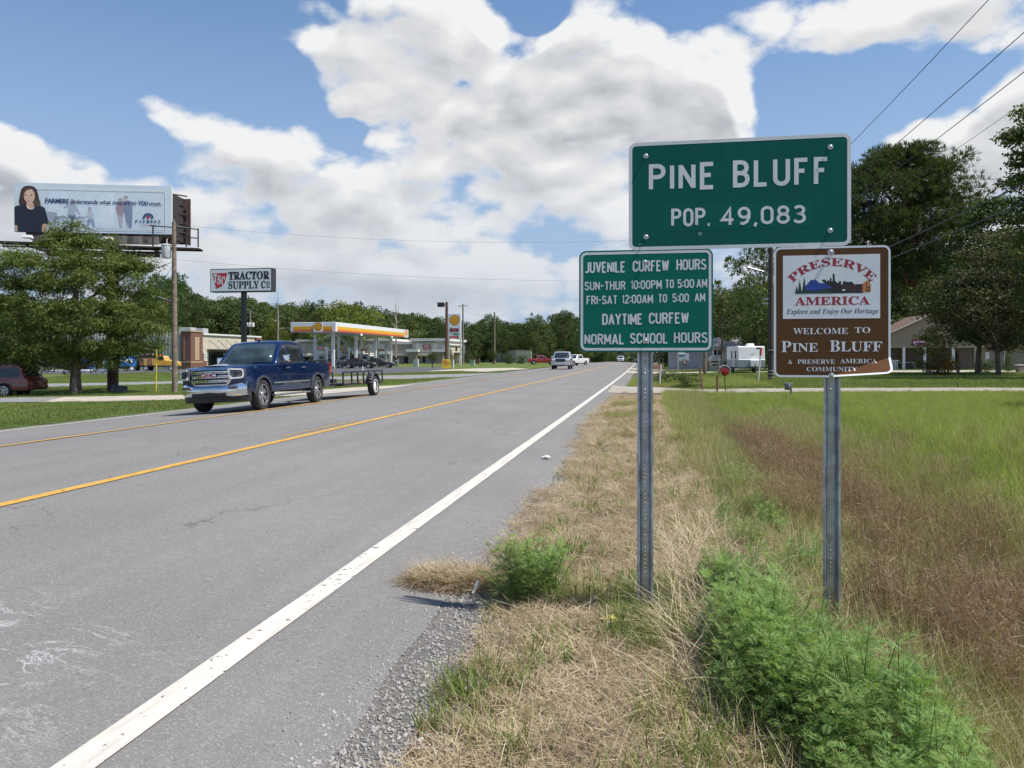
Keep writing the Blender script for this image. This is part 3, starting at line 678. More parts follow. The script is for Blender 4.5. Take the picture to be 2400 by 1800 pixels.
def channel_post(px_c, zsplice, ztop, label):
    X = XatY(px_c, SY+.04); g = Z(X, SY)-.25
    r = empty('sign_post', (X, SY+.035, 0), label=label, cat='sign post', group='perforated steel posts carrying the town signs')
    prof = [(-.047, 0), (-.036, -.004), (-.033, 0), (-.020, .030), (-.0125, .031)]
    def piece(z0, z1, dy, s, name):
        mb = MB(); th = .0035
        for sg in (-1, 1):
            a = [(sg*x*s, y+dy) for x, y in prof]; b = [(sg*x*s, y+dy+th) for x, y in prof]
            n = len(a)
            vs = [(x, y, z) for z in (z0, z1) for x, y in a+b]
            fs = [(i, i+1, 2*n+i+1, 2*n+i) for i in range(n-1)]+[(n+i, n+i+1, 3*n+i+1, 3*n+i) for i in range(n-1)]+[(0, n, 3*n, 2*n), (0, 1, n+1, n), (2*n, 2*n+1, 3*n+1, 3*n)]
            mb.add(vs, fs)
        w = .0125*s; y = .031+dy; hr = .0048; z = z0; pitch = .0254
        while z < z1-1e-4:
            zt = min(z+pitch, z1); zc = z+pitch/2; n = 8
            sq = [(w, zc), (w, zt), (0, zt), (-w, zt), (-w, zc), (-w, z), (0, z), (w, z)]
            cc = [(hr*math.cos(R(a)), min(zc+hr*math.sin(R(a)), zt)) for a in (0, 45, 90, 135, 180, 225, 270, 315)]
            mb.add([(a, y, b) for a, b in sq]+[(a, y, b) for a, b in cc], [(k, (k+1) % 8, 8+(k+1) % 8, 8+k) for k in range(8)])
            z = zt
        mb.build(name, STEEL, r)
    piece(zsplice, ztop, 0, 1.0, 'upper_channel'); piece(g, zsplice+.14, .008, 1.06, 'lower_channel')
zs1 = EYE-(1090-HORY)/F*4.88; zs2 = EYE-(1100-HORY)/F*4.62
channel_post(1512, zs1, 2.86, 'grey perforated steel post rising from straw under the curfew sign')
channel_post(1950, zs2, 2.9, 'grey perforated steel post standing in green weeds under the brown sign')
# ------------------------------------------------------------------ vehicles (front at -y)
def shell(prof, hw, deform, cutsx=(.35, .7, .92), cutsy=(), cutsz=()):
    """side outline (y,z) extruded across x, sliced and shaped by deform"""
    bm = bmesh.new(); n = len(prof)
    a = [bm.verts.new((-hw, y, z)) for y, z in prof]; b = [bm.verts.new((hw, y, z)) for y, z in prof]
    bm.faces.new(a); bm.faces.new(b[::-1])
    for i in range(n): bm.faces.new((a[i], b[i], b[(i+1) % n], a[(i+1) % n]))
    G = lambda: bm.verts[:]+bm.edges[:]+bm.faces[:]
    for c in cutsx:
        for s_ in (-1, 1): bmesh.ops.bisect_plane(bm, geom=G(), plane_co=(s_*c*hw, 0, 0), plane_no=(1, 0, 0))
    for c in cutsy: bmesh.ops.bisect_plane(bm, geom=G(), plane_co=(0, c, 0), plane_no=(0, 1, 0))
    for c in cutsz: bmesh.ops.bisect_plane(bm, geom=G(), plane_co=(0, 0, c), plane_no=(0, 0, 1))
    for v in bm.verts: v.co = deform(v.co.copy())
    bmesh.ops.recalc_face_normals(bm, faces=bm.faces)
    me = bpy.data.meshes.new('shell'); bm.to_mesh(me); bm.free(); return me
def panel(outline, x0, x1, deform, cuts_y=(), cuts_z=()):
    bm = bmesh.new(); n = len(outline)
    a = [bm.verts.new((x0, y, z)) for y, z in outline]; b = [bm.verts.new((x1, y, z)) for y, z in outline]
    bm.faces.new(a); bm.faces.new(b[::-1])
    for i in range(n): bm.faces.new((a[i], b[i], b[(i+1) % n], a[(i+1) % n]))
    G = lambda: bm.verts[:]+bm.edges[:]+bm.faces[:]
    for c in cuts_y: bmesh.ops.bisect_plane(bm, geom=G(), plane_co=(0, c, 0), plane_no=(0, 1, 0))
    for c in cuts_z: bmesh.ops.bisect_plane(bm, geom=G(), plane_co=(0, 0, c), plane_no=(0, 0, 1))
    for v in bm.verts: v.co = deform(v.co.copy())
    bmesh.ops.recalc_face_normals(bm, faces=bm.faces)
    me = bpy.data.meshes.new('panel'); bm.to_mesh(me); bm.free(); return me
def arch(yc, r, z0, n=9):
    """points of a wheel arch, going from rear foot to front foot (decreasing y)"""
    a0 = math.asin(max(-1, min(1, (z0-r*.0-WZ)/r)))
    return [(yc+r*math.cos(a0+(math.pi-2*a0)*i/(n-1)), WZ+r*math.sin(a0+(math.pi-2*a0)*i/(n-1))) for i in range(n)]
WZ = .4
def wheel(parent, x, y, r, w, side, rim_mat=ALLOY, spokes=6, detail=True):
    T = Matrix.Translation((x, y, r)) @ Matrix.Rotation(R(90)*side, 4, 'Y')
    mb = MB(); rr = r*.66
    mb.lathe([(rr, -w/2), (r*.93, -w/2), (r, -w*.32), (r, w*.32), (r*.93, w/2), (rr+.012, w/2), (rr, w/2-.02)], 28, T, cap=False)
    wh = mb.build('wheel', RUBBER, parent, smooth=35)
    mb = MB(); z1 = w/2-.03
    mb.lathe([(rr+.004, -w/2), (rr+.004, w/2-.012), (rr-.03, w/2-.015), (rr-.045, z1-.06), (rr-.05, -w*.3), (0, -w*.3)], 24, T, 1, cap=False)
    mb.lathe([(rr+.006, w/2-.035), (rr+.006, w/2-.006), (rr-.022, w/2-.004), (rr-.03, z1-.03)], 24, T, cap=False)
    mb.lathe([(r*.17, z1-.05), (r*.17, z1+.0), (r*.12, z1+.012), (0, z1+.014)], 12, T)
    if detail:
        for k in range(spokes):
            for da in (-.16, .16):
                a = 2*math.pi*k/spokes
                c0 = Vector((math.cos(a+da*.6)*r*.12, math.sin(a+da*.6)*r*.12, z1-.015)); c1 = Vector((math.cos(a+da)*rr*.97, math.sin(a+da)*rr*.97, z1-.012))
                dv = (c1-c0).normalized(); pr = Vector((-dv.y, dv.x, 0))*.021*(r/.4)
                vs = [c0-pr, c0+pr, c1+pr*1.35, c1-pr*1.35]; vs = vs+[v-Vector((0, 0, .035)) for v in vs]
                mb.add([T @ v for v in vs], [(0, 1, 2, 3), (7, 6, 5, 4), (0, 4, 5, 1), (1, 5, 6, 2), (2, 6, 7, 3), (3, 7, 4, 0)])
    else:
        mb.lathe([(rr-.03, z1-.03), (r*.3, z1+.0), (0, z1)], 20, T)
    mb.build('rim', [rim_mat, BLACK], wh, smooth=30)
    return wh
def strip(mb, pts, w, d=None, mi=0):
    d = d or w
    for a, b in zip(pts, pts[1:]): mb.bar(a, b, w, d, mi)

def make_car(name, label, cat, s, loc, rz, group=None, rot=None):
    """s: dict of sizes; kinds pickup / suv / sedan. Body, cabin, glass, wheels, lamps as parts"""
    global WZ
    r = empty(name, loc, rz, label, cat, group, rot)
    L, W, H = s['L'], s['W'], s['H']; hw = W/2; wr = s['wr']; WZ = wr; yf, yr = s['yf'], s['yr']; zb = s.get('zb', .38)
    belt = s['belt']; hood = s['hood']; kind = s['kind']; P = s['paint']; f0 = -L/2; r0 = L/2; ar = wr*1.17
    zr = s.get('zr', belt)        # rear deck / bed rail height
    cb0, cb1 = s['cb0'], s['cb1']       # windscreen base y, cab rear base y
    ct0, ct1 = s['ct0'], s['ct1']       # roof front y, roof rear y
    rnd = s.get('round', .10)
    def dfm(v):
        t = min(1, max(0, (f0+s.get('nose', .9)-v.y)/s.get('nose', .9))); tr = min(1, max(0, (v.y-(r0-.6))/.6))
        u = v.x/hw; k = 1-rnd*t*t-.05*tr*tr
        zz = (v.z-zb)/(belt-zb); k *= 1-.035*max(0, zz-.55)**2*4-.05*max(0, .35-zz)**2*4
        v.x *= k; v.y += (.16*t*t-.05*tr*tr)*u*u*1.
        if v.z > zb+.2: v.z -= .035*u*u*min(1, max(0, (v.z-zb-.3)/.3))*(1 if v.y < cb0+.3 or kind != 'pickup' else .1)
        return v
    front = s.get('front', [(f0+.02, zb), (f0, zb+.12), (f0-.0, hood-.32), (f0+.05, hood-.14), (f0+.22, hood-.05)])
    prof = front+[(f0+.7, hood+.0), (cb0-.05, belt-.01), (cb0+.15, belt)]
    if kind == 'pickup': prof += [(cb1, belt), (cb1+.02, zr), (r0-.03, zr), (r0, zr-.06), (r0, zb+.1), (r0-.05, zb)]
    elif kind == 'sedan': prof += [(cb1-.2, belt+.02), (cb1, zr+.01), (r0-.12, zr-.03), (r0-.02, zr-.14), (r0, zr-.35), (r0-.04, zb+.05), (r0-.12, zb)]
    else: prof += [(r0-.10, belt), (r0, belt-.25), (r0, zb+.15), (r0-.05, zb)]
    prof += arch(yr, ar, zb)+arch(yf, ar, zb)
    cy = [f0+.3, f0+.6, yf, yr, (yf+yr)/2]+[r0-.3]
    me = shell(prof, hw, dfm, cutsy=cy, cutsz=(zb+.15, zb+.35, belt-.30, belt-.12))
    me.materials.append(P); b = obj('body', me, r, smooth=38, bevel=s.get('bev', .035))
    # wheel wells and underside
    mb = MB(); mb.box((0, 0, zb+.10), (W*.84, L*.86, .16))
    for yy in (yf, yr): mb.box((0, yy, zb+.2), (W*.80, ar*1.8, .55))
    mb.build('chassis', BLACK, r)
    # cabin
    hc = hw*.955
    def dc(v):
        t = max(0, (v.z-belt)/(H-belt)); u = v.x/hc
        v.x *= 1-s.get('tumble', .17)*t
        v.y += (.20*max(0, 1-(v.y-cb0)/1.2) if v.y < cb0+1.2 else 0)*u*u*.6
        v.y -= .06*u*u*(1 if v.y > cb1-.3 else 0)
        if t > .75: v.z -= .035*u*u
        return v
    cab = [(cb0, belt-.08), (cb0, belt), (ct0-.12, H-.07), (ct0+.10, H-.01), ((ct0+ct1)/2, H), (ct1-.08, H-.02), (ct1+.03, H-.07), (cb1, belt), (cb1, belt-.08)]
    me = shell(cab, hc, dc, cutsx=(.4, .75, .93), cutsy=(cb0+.5, cb1-.5), cutsz=(belt+.15, (belt+H)/2, H-.12)); me.materials.append(P)
    obj('cab', me, r, smooth=38, bevel=.03)
    # windscreen and rear glass
    def across(name, a, b, fr, off, mat=GLASS):
        mb = MB(); nx = 8; nz = 3; vs = []
        dy, dz = b[0]-a[0], b[1]-a[1]; l = math.hypot(dy, dz); ny_, nz_ = (-dz/l, dy/l) if off > 0 else (dz/l, -dy/l)
        for j in range(nz+1):
            for i in range(nx+1):
                v = dc(Vector((hc*fr*(2*i/nx-1), a[0]+dy*j/nz, a[1]+dz*j/nz))); v += Vector((0, ny_, nz_))*abs(off); vs.append(v)
        k = nx+1; mb.add(vs, [(j*k+i, j*k+i+1, (j+1)*k+i+1, (j+1)*k+i) for j in range(nz) for i in range(nx)])
        o = mb.build(name, mat, r, smooth=60); m = o.modifiers.new('thick', 'SOLIDIFY'); m.thickness = .012; m.offset = 0; return o
    lerp = lambda a, b, t: (a[0]+(b[0]-a[0])*t, a[1]+(b[1]-a[1])*t)
    A, B = (cb0, belt), (ct0-.12, H-.07); across('windscreen', lerp(A, B, .05), lerp(A, B, .93), .87, .012, s.get('wglass', GLASS))
    A, B = (cb1, belt), (ct1+.03, H-.07); across('rear_window', lerp(A, B, .12), lerp(A, B, .9), .84, -.012)
    for sd in (-1, 1):
        for w in s['windows']:
            me = panel(w, sd*(hc-.012), sd*(hc+.008), dc, cuts_y=(cb0+.5,), cuts_z=((belt+H)/2,)); me.materials.append(GLASS); obj('side_window', me, r, smooth=30)
        for dy0, dy1 in s.get('doors', []):
            for y in (dy0,)+((dy1,) if (dy0, dy1) == s['doors'][-1] else ()):
                mb = MB()
                pts = [dfm(Vector((sd*(hw+.001), y, z))) for z in (zb+.12, zb+.35, belt-.3, belt-.12, belt-.02)]; strip(mb, pts, .012, .014)
                mb.build('door_seam', BLACK, r)
            mb = MB(); v = dfm(Vector((sd*(hw+.02), dy1-.17, belt-.13))); mb.box(v, (.035, .17, .035)); mb.build('door_handle', s.get('handle', P), r, bevel=.008)
        wheel(r, sd*(hw-.13), yf, wr, .26, sd, s.get('rim', ALLOY), 6, s.get('fine', True)); wheel(r, sd*(hw-.13), yr, wr, .26, sd, s.get('rim', ALLOY), 6, s.get('fine', True))
        # mirror
        mb = MB(); v = dc(Vector((sd*hc, cb0+.48, belt+.10))); mb.box(v+Vector((sd*.14, .0, .03)), (.24, .11, .19), taper=.9); mb.bar(v, v+Vector((sd*.1, 0, 0)), .05); mb.build('door_mirror', s.get('mirror', P), r, smooth=50, bevel=.03)
    # plates and lamps
    if s.get('lamps', True):
        for sd in (-1, 1):
            mb = MB(); v = dfm(Vector((sd*hw*.80, f0+.04, hood-.20))); mb.box(v, (W*.19, .12, .13), rz=sd*R(8)); mb.build('headlight', s.get('lampmat', M('lamp_glass', (.5, .52, .54), .08, .3)), r, bevel=.02)
            mb = MB(); v = dfm(Vector((sd*hw*.90, r0-.01, zr-.28))); mb.box(v, (.16, .05, .3)); mb.build('tail_light', M('tail_lamp_red', (.35, .015, .015), .2), r, bevel=.02)
        mb = MB(); v = dfm(Vector((0, f0, hood-.22))); mb.box(v+Vector((0, -.0, 0)), (W*.52, .05, s.get('gh', .2))); mb.build('grille', s.get('gmat', BLACK), r, bevel=.015)
        mb = MB(); mb.box((0, f0-.03, zb+.16), (W*.80, .12, .16)); mb.build('front_bumper', s.get('bmat', P), r, bevel=.04)
        mb = MB(); mb.box((0, r0+.02, zb+.16), (W*.84, .12, .18)); mb.build('rear_bumper', s.get('bmat', P), r, bevel=.04)
    return r, dfm, dc

BLUE = paint('deep_blue_metallic', (.003, .019, .082), .4, .2)
def pickup_spec(paint_, **k):
    L = 5.84
    s = dict(kind='pickup', L=5.84, W=2.03, H=1.88, belt=1.22, hood=1.20, zr=1.26, wr=.405, yf=-1.88, yr=1.77, zb=.46, cb0=-1.10, cb1=1.08, ct0=-.32, ct1=.93, paint=paint_,
      windows=[[(-.88, 1.25), (-.22, 1.25), (-.22, 1.76), (-.38, 1.755)], [(-.12, 1.25), (.90, 1.25), (.80, 1.74), (-.12, 1.77)]][:2],
      doors=[(-.98, -.14), (-.14, .93)], tumble=.16, handle=CHROME, mirror=CHROME, bmat=CHROME, round=.06, nose=.8, bev=.03)
    s.update(k); return s
WS = M('tinted_windscreen', (.035, .055, .06), .06, var=.5, vs=1.6, spec=.8)
def blue_pickup():
    s = pickup_spec(BLUE, lamps=False, wglass=WS, front=[(-2.90, .62), (-2.93, .75), (-2.93, 1.02), (-2.90, 1.13), (-2.72, 1.185)], hood=1.22)
    s['windows'] = [[(-.86, 1.27), (-.14, 1.27), (-.14, 1.755), (-.42, 1.75)], [(-.04, 1.27), (.88, 1.27), (.78, 1.745), (-.04, 1.765)]]
    X, Y = -10.80, 20.85
    r, dfm, dc = make_car('pickup_truck', 'deep blue four-door pickup truck with chrome grille towing a black trailer', 'pickup truck', s, (X, Y, Z(X, Y)+.01), 0, rot=(0, R(-2.6), 0))
    fy = -2.95; r.scale = (.90, .93, 1.0)
    # hood bulge
    mb = MB(); vs = []; nx = 8; ny = 8
    for j in range(ny+1):
        for i in range(nx+1):
            u = 2*i/nx-1; y = -2.72+1.55*j/ny; hgt = .05*(math.cos(u*math.pi)*.5+.5)*math.sin(min(1, (j+.4)/3)*math.pi/2)
            z = 1.185+(.035*j/ny)-.02*u*u*1.+hgt; vs.append((u*.62, y+.03*u*u, z+.0))
    k = nx+1; mb.add(vs, [(j*k+i, j*k+i+1, (j+1)*k+i+1, (j+1)*k+i) for j in range(ny) for i in range(nx)]); mb.build('bonnet_dome', BLUE, r, smooth=60)
    # grille: chrome surround, black field, three twin bars, red letters
    fr = [(-.56, 1.13), (.56, 1.13), (.60, 1.06), (.60, .80), (.50, .68), (-.50, .68), (-.60, .80), (-.60, 1.06)]
    inn = [(-.51, 1.09), (.51, 1.09), (.54, 1.04), (.54, .82), (.46, .725), (-.46, .725), (-.54, .82), (-.54, 1.04)]
    cv = lambda x: .10*(x/.6)**2
    mb = MB(); n = 8; vs = [(x, fy-.05+cv(x), z) for x, z in fr]+[(x, fy-.06+cv(x), z) for x, z in inn]+[(x, fy+.08+cv(x), z) for x, z in fr]+[(x, fy+.0+cv(x), z) for x, z in inn]
    mb.add(vs, [(i, (i+1) % n, n+(i+1) % n, n+i) for i in range(n)]+[(i, (i+1) % n, 2*n+(i+1) % n, 2*n+i) for i in range(n)]+[(n+i, n+(i+1) % n, 3*n+(i+1) % n, 3*n+i) for i in range(n)])
    g = mb.build('grille', CHROME, r, smooth=30)
    mb = MB(); mb.add([(x, fy-.012+cv(x), z) for x, z in inn], [tuple(range(8))]); mb.build('grille_mesh', BLACK, g)
    for z, w in ((1.025, .53), (.915, .54), (.805, .52)):
        mb = MB(); xs = np.linspace(-w, w, 9)
        for dz in (-.018, .018): strip(mb, [(x, fy-.045+cv(x), z+dz) for x in xs], .02, .010)
        mb.build('grille_bar', CHROME, g)
    mb = MB(); stroke_text(mb, 'C', lambda u, v: (u, fy-.085, v), .10, .215, .905, .10, .24); stroke_text(mb, 'M', lambda u, v: (u, fy-.088, v), -.055, .065, .905, .10, .22)
    stroke_text(mb, 'C', lambda u, v: (u, fy-.085, v), -.215, -.10, .905, .10, .24); mb.bar((-.145, fy-.085, .95), (-.10, fy-.085, .95), .02); mb.bar((-.105, fy-.085, .915), (-.105, fy-.085, .95), .02)
    lt = mb.build('lettering', M('badge_red', (.42, .015, .02), .3, var=.05), g)
    mb = MB(); mb.box((0, fy-.070, .955), (.46, .02, .12)); mb.build('badge_plate', CHROME, g, bevel=.01)
    for sd in (-1, 1):
        # headlight: dark housing, chrome C frame, lens
        hx0, hx1 = .63, .955
        fn = lambda x, z, o=0.: (sd*x, fy-.03+.02+1.15*max(0, x-.55)**2-o, z)
        mb = MB(); ol = [(hx0, .84), (hx1-.02, .85), (hx1, .90), (hx1, 1.06), (hx1-.04, 1.10), (hx0, 1.12)]
        mb.add([fn(x, z, .05) for x, z in ol]+[fn(x, z, -.14) for x, z in ol], [tuple(range(6))]+[(i, (i+1) % 6, 6+(i+1) % 6, 6+i) for i in range(6)])
        hd = mb.build('headlight', M('lamp_housing', (.10, .105, .115), .08, .3), r)
        mb = MB(); pts = [(hx0+.02, 1.095), (hx1-.05, 1.08), (hx1-.02, 1.04), (hx1-.02, .91), (hx1-.05, .875), (hx0+.02, .865), (hx0+.02, .93)]
        strip(mb, [fn(x, z, .065) for x, z in pts], .03, .03); mb.build('lamp_trim', WHITE, hd)
        mb = MB(); T = Matrix.Translation(fn(.80, .985, .055)) @ Matrix.Rotation(R(90), 4, 'X'); mb.lathe([(.062, 0), (.062, .012), (.045, .03), (0, .035)], 16, T); mb.build('projector_lens', GLASS, hd, smooth=60)
        # fog lamp pocket in the bumper
    # chrome bumper: loft across x
    def loft(name, prof_fn, mat, parent, nx=16):
        mb = MB(); xs = np.linspace(-1, 1, nx+1); m = None; vs = []
        for u in xs:
            p = prof_fn(u); m = len(p); vs += p
        fs = [(i*m+k, i*m+(k+1) % m, (i+1)*m+(k+1) % m, (i+1)*m+k) for i in range(nx) for k in range(m)]+[tuple(range(m)), tuple(nx*m+k for k in range(m))]
        mb.add(vs, fs); return mb.build(name, mat, parent, smooth=40)
    def bp(u):
        x = u*.975; b = .34*abs(u)**3; a = abs(u); top = .66+.11*max(0, (a-.45)/.55)**1.0*(1 if a > .45 else 0); bot = .52-.10*min(1, a*1.6)+.06*max(0, a-.75)
        y = fy-.10+b
        return [(x, y+.02, top), (x, y-.02, top-.05), (x, y-.02, bot+.05), (x, y+.02, bot), (x, y+.16, bot), (x, y+.16, top)]
    bu = loft('front_bumper', bp, CHROME, r)
    def vp(u):
        x = u*.97; b = .30*abs(u)**3; y = fy-.05+b
        return [(x, y, .56), (x, y+.02, .42), (x, y+.06, .27+.0*abs(u)), (x, y+.22, .27), (x, y+.2, .56)]
    loft('air_dam', vp, BLACK, r)
    mb = MB(); mb.box((0, fy-.085, .47), (1.02, .05, .09)); mb.build('lower_intake', BLACK, bu, bevel=.02)
    for sd in (-1, 1):
        mb = MB(); mb.box((sd*.70, fy-.045, .645), (.26, .06, .075), rz=sd*R(14)); mb.build('fog_lamp', M('lamp_dark', (.12, .12, .13), .1, .3), bu, bevel=.02)
        for yy in (-1.88, 1.77):       # arch lips
            mb = MB(); pts = [dfm(Vector((sd*(1.015+.012), yy+.485*math.cos(a), .405+.485*math.sin(a)))) for a in np.linspace(.10, math.pi-.10, 14)]
            strip(mb, pts, .055, .03); mb.build('wheel_arch_trim', M('dark_grey_trim', (.05, .055, .065), .5), r, smooth=40)
        mb = MB(); strip(mb, [dfm(Vector((sd*1.022, y, .69))) for y in (-1.25, -.3, .5, 1.15)], .035, .02); mb.build('side_moulding', M('satin_trim', (.35, .37, .4), .3, .6), r)
        mb = MB(); mb.box((sd*.98, -.06, .36), (.16, 2.35, .05)); mb.bar((sd*.9, -1.1, .36), (sd*.7, -1.1, .5), .04); mb.bar((sd*.9, 1.0, .36), (sd*.7, 1.0, .5), .04); mb.build('side_step', M('step_aluminium', (.3, .31, .32), .35, .7), r, bevel=.02)
        mb = MB(); strip(mb, [dc(Vector((sd*(s['W']/2*.955+.012), y, 1.245))) for y in (-.95, -.3, .3, .92)], .018, .02); mb.build('window_trim', CHROME, r)
        mb = MB(); mb.box((sd*.955, 2.0, 1.275), (.10, 1.75, .03)); mb.build('bed_rail', BLACK, r)
        mb = MB(); mb.box((sd*.93, 2.91, 1.02), (.10, .06, .34)); mb.build('tail_light', M('tail_lamp_red', (.35, .015, .015), .2), r, bevel=.02)
        mb = MB(); v = dfm(Vector((sd*1.022, -1.25, .86))); 
        letter(mb, 'SIERRA', lambda u, w: (sd*1.024, (-1.22+u if sd > 0 else -1.22-u), .84+w), 0, 0, .04, .26, 'L', .02); mb.build('lettering', CHROME, r)
    mb = MB(); mb.box((0, 2.92, .62), (1.9, .14, .2)); mb.build('rear_bumper', CHROME, r, bevel=.03)
    mb = MB(); mb.box((0, 2.88, .96), (1.62, .03, .5)); mb.build('tailgate', BLUE, r)
    mb = MB(); mb.box((.05, -.25, 1.885), (.05, .12, .06), taper=.4); mb.build('roof_antenna', BLUE, r)
    mb = MB(); mb.bar((.18, -.93, 1.30), (.52, -.86, 1.31), .16, .012); mb.build('dashboard_papers', M('paper', (.7, .62, .5), .8), r)
    # open driver's window frame shows a dark cabin with a seat
    return r
blue_pickup()

def utility_trailer():
    X = -10.83; Y = 26.2; r = empty('utility_trailer', (X, Y, Z(X, Y)), label='low black open utility trailer hitched behind the blue pickup', cat='trailer', rot=(0, R(-2.6), 0))
    K = DARKSTEEL
    mb = MB()
    for sx in (-.98, .98): mb.bar((sx, -1.8, .46), (sx, 2.0, .46), .05, .09)
    for y in np.linspace(-1.8, 2.0, 7): mb.bar((-.98, y, .46), (.98, y, .46), .05, .06)
    mb.bar((-.7, -1.8, .46), (0, -3.0, .50), .06, .08); mb.bar((.7, -1.8, .46), (0, -3.0, .50), .06, .08); mb.build('frame', K, r)
    mb = MB(); mb.box((0, .1, .515), (1.92, 3.8, .03)); mb.build('deck', M('grey_deck_boards', (.12, .10, .085), .85, var=.3), r)
    for sx in (-.98, .98):
        mb = MB(); mb.bar((sx, -1.8, .88), (sx, 2.0, .88), .05); mb.build('top_rail', K, r)
        for y in (-1.8, -1.05, -.5, .05, .6, 1.2, 2.0):
            mb = MB(); mb.bar((sx, y, .48), (sx, y, .88), .045); mb.build('stake', K, r)
        f = MB(); n = 12
        pts = [(.42*math.cos(a), .37+.42*math.sin(a)) for a in np.linspace(.15, math.pi-.15, n)]
        for (a, b), (c, d) in zip(pts, pts[1:]): f.add([(sx*1.02, a+.6, b), (sx*1.27, a+.6, b), (sx*1.27, c+.6, d), (sx*1.02, c+.6, d)], [(0, 1, 2, 3)])
        f.add([(sx*1.02, a+.6, b) for a, b in pts], [tuple(range(n))])
        o = f.build('mudguard', K, r, smooth=50); m = o.modifiers.new('thick', 'SOLIDIFY'); m.thickness = .01
        wheel(r, sx*1.15, .6, .35, .2, 1 if sx > 0 else -1, WHITE, detail=False)
    mb = MB(); mb.box((.2, -1.2, .60), (.5, .3, .14)); mb.build('tool_box', K, r); mb = MB(); mb.box((.99, -.2, .5), (.02, .12, .06)); mb.build('side_marker', M('amber', (.7, .4, .02), .3), r)
utility_trailer()
def place(px, py, dy=0): p = GP(px, py); return p
MAROON = paint('maroon_paint', (.15, .018, .022)); SILV = paint('silver_paint', (.52, .54, .57), .5); WHP = paint('white_car_paint', (.75, .76, .78)); REDP = paint('red_paint', (.30, .012, .018)); BLKP = paint('black_car_paint', (.012, .012, .014)); GREYP = paint('grey_blue_paint', (.12, .16, .22), .4)
HEAD_L = math.atan2(-ST, -CT)+math.pi/2    # front (-y) turned to face left across the view
def suv_spec(p, **k):
    s = dict(kind='suv', L=5.2, W=1.95, H=1.80, belt=1.12, hood=1.08, wr=.39, yf=-1.65, yr=1.35, zb=.42, cb0=-1.10, cb1=2.52, ct0=-.40, ct1=2.22, paint=p,
      windows=[[(-.85, 1.15), (-.1, 1.15), (-.1, 1.66), (-.45, 1.66)], [(0, 1.15), (.95, 1.15), (.95, 1.67), (0, 1.67)], [(1.05, 1.15), (2.3, 1.15), (2.12, 1.64), (1.05, 1.67)]],
      doors=[(-1., -.05), (-.05, .98)], fine=True, tumble=.14, round=.06); s.update(k); return s
def sedan_spec(p, **k):
    s = dict(kind='sedan', L=4.65, W=1.80, H=1.45, belt=.95, hood=.84, zr=1.0, wr=.32, yf=-1.40, yr=1.32, zb=.28, cb0=-.95, cb1=1.75, ct0=-.10, ct1=.95, paint=p,
      windows=[[(-.55, .98), (.25, .98), (.25, 1.37), (-.12, 1.34)], [(.33, .98), (1.25, .98), (.95, 1.33), (.33, 1.38)]], doors=[(-.65, .29), (.29, 1.1)], fine=False, tumble=.24, round=.12, nose=1.0, bev=.06); s.update(k); return s
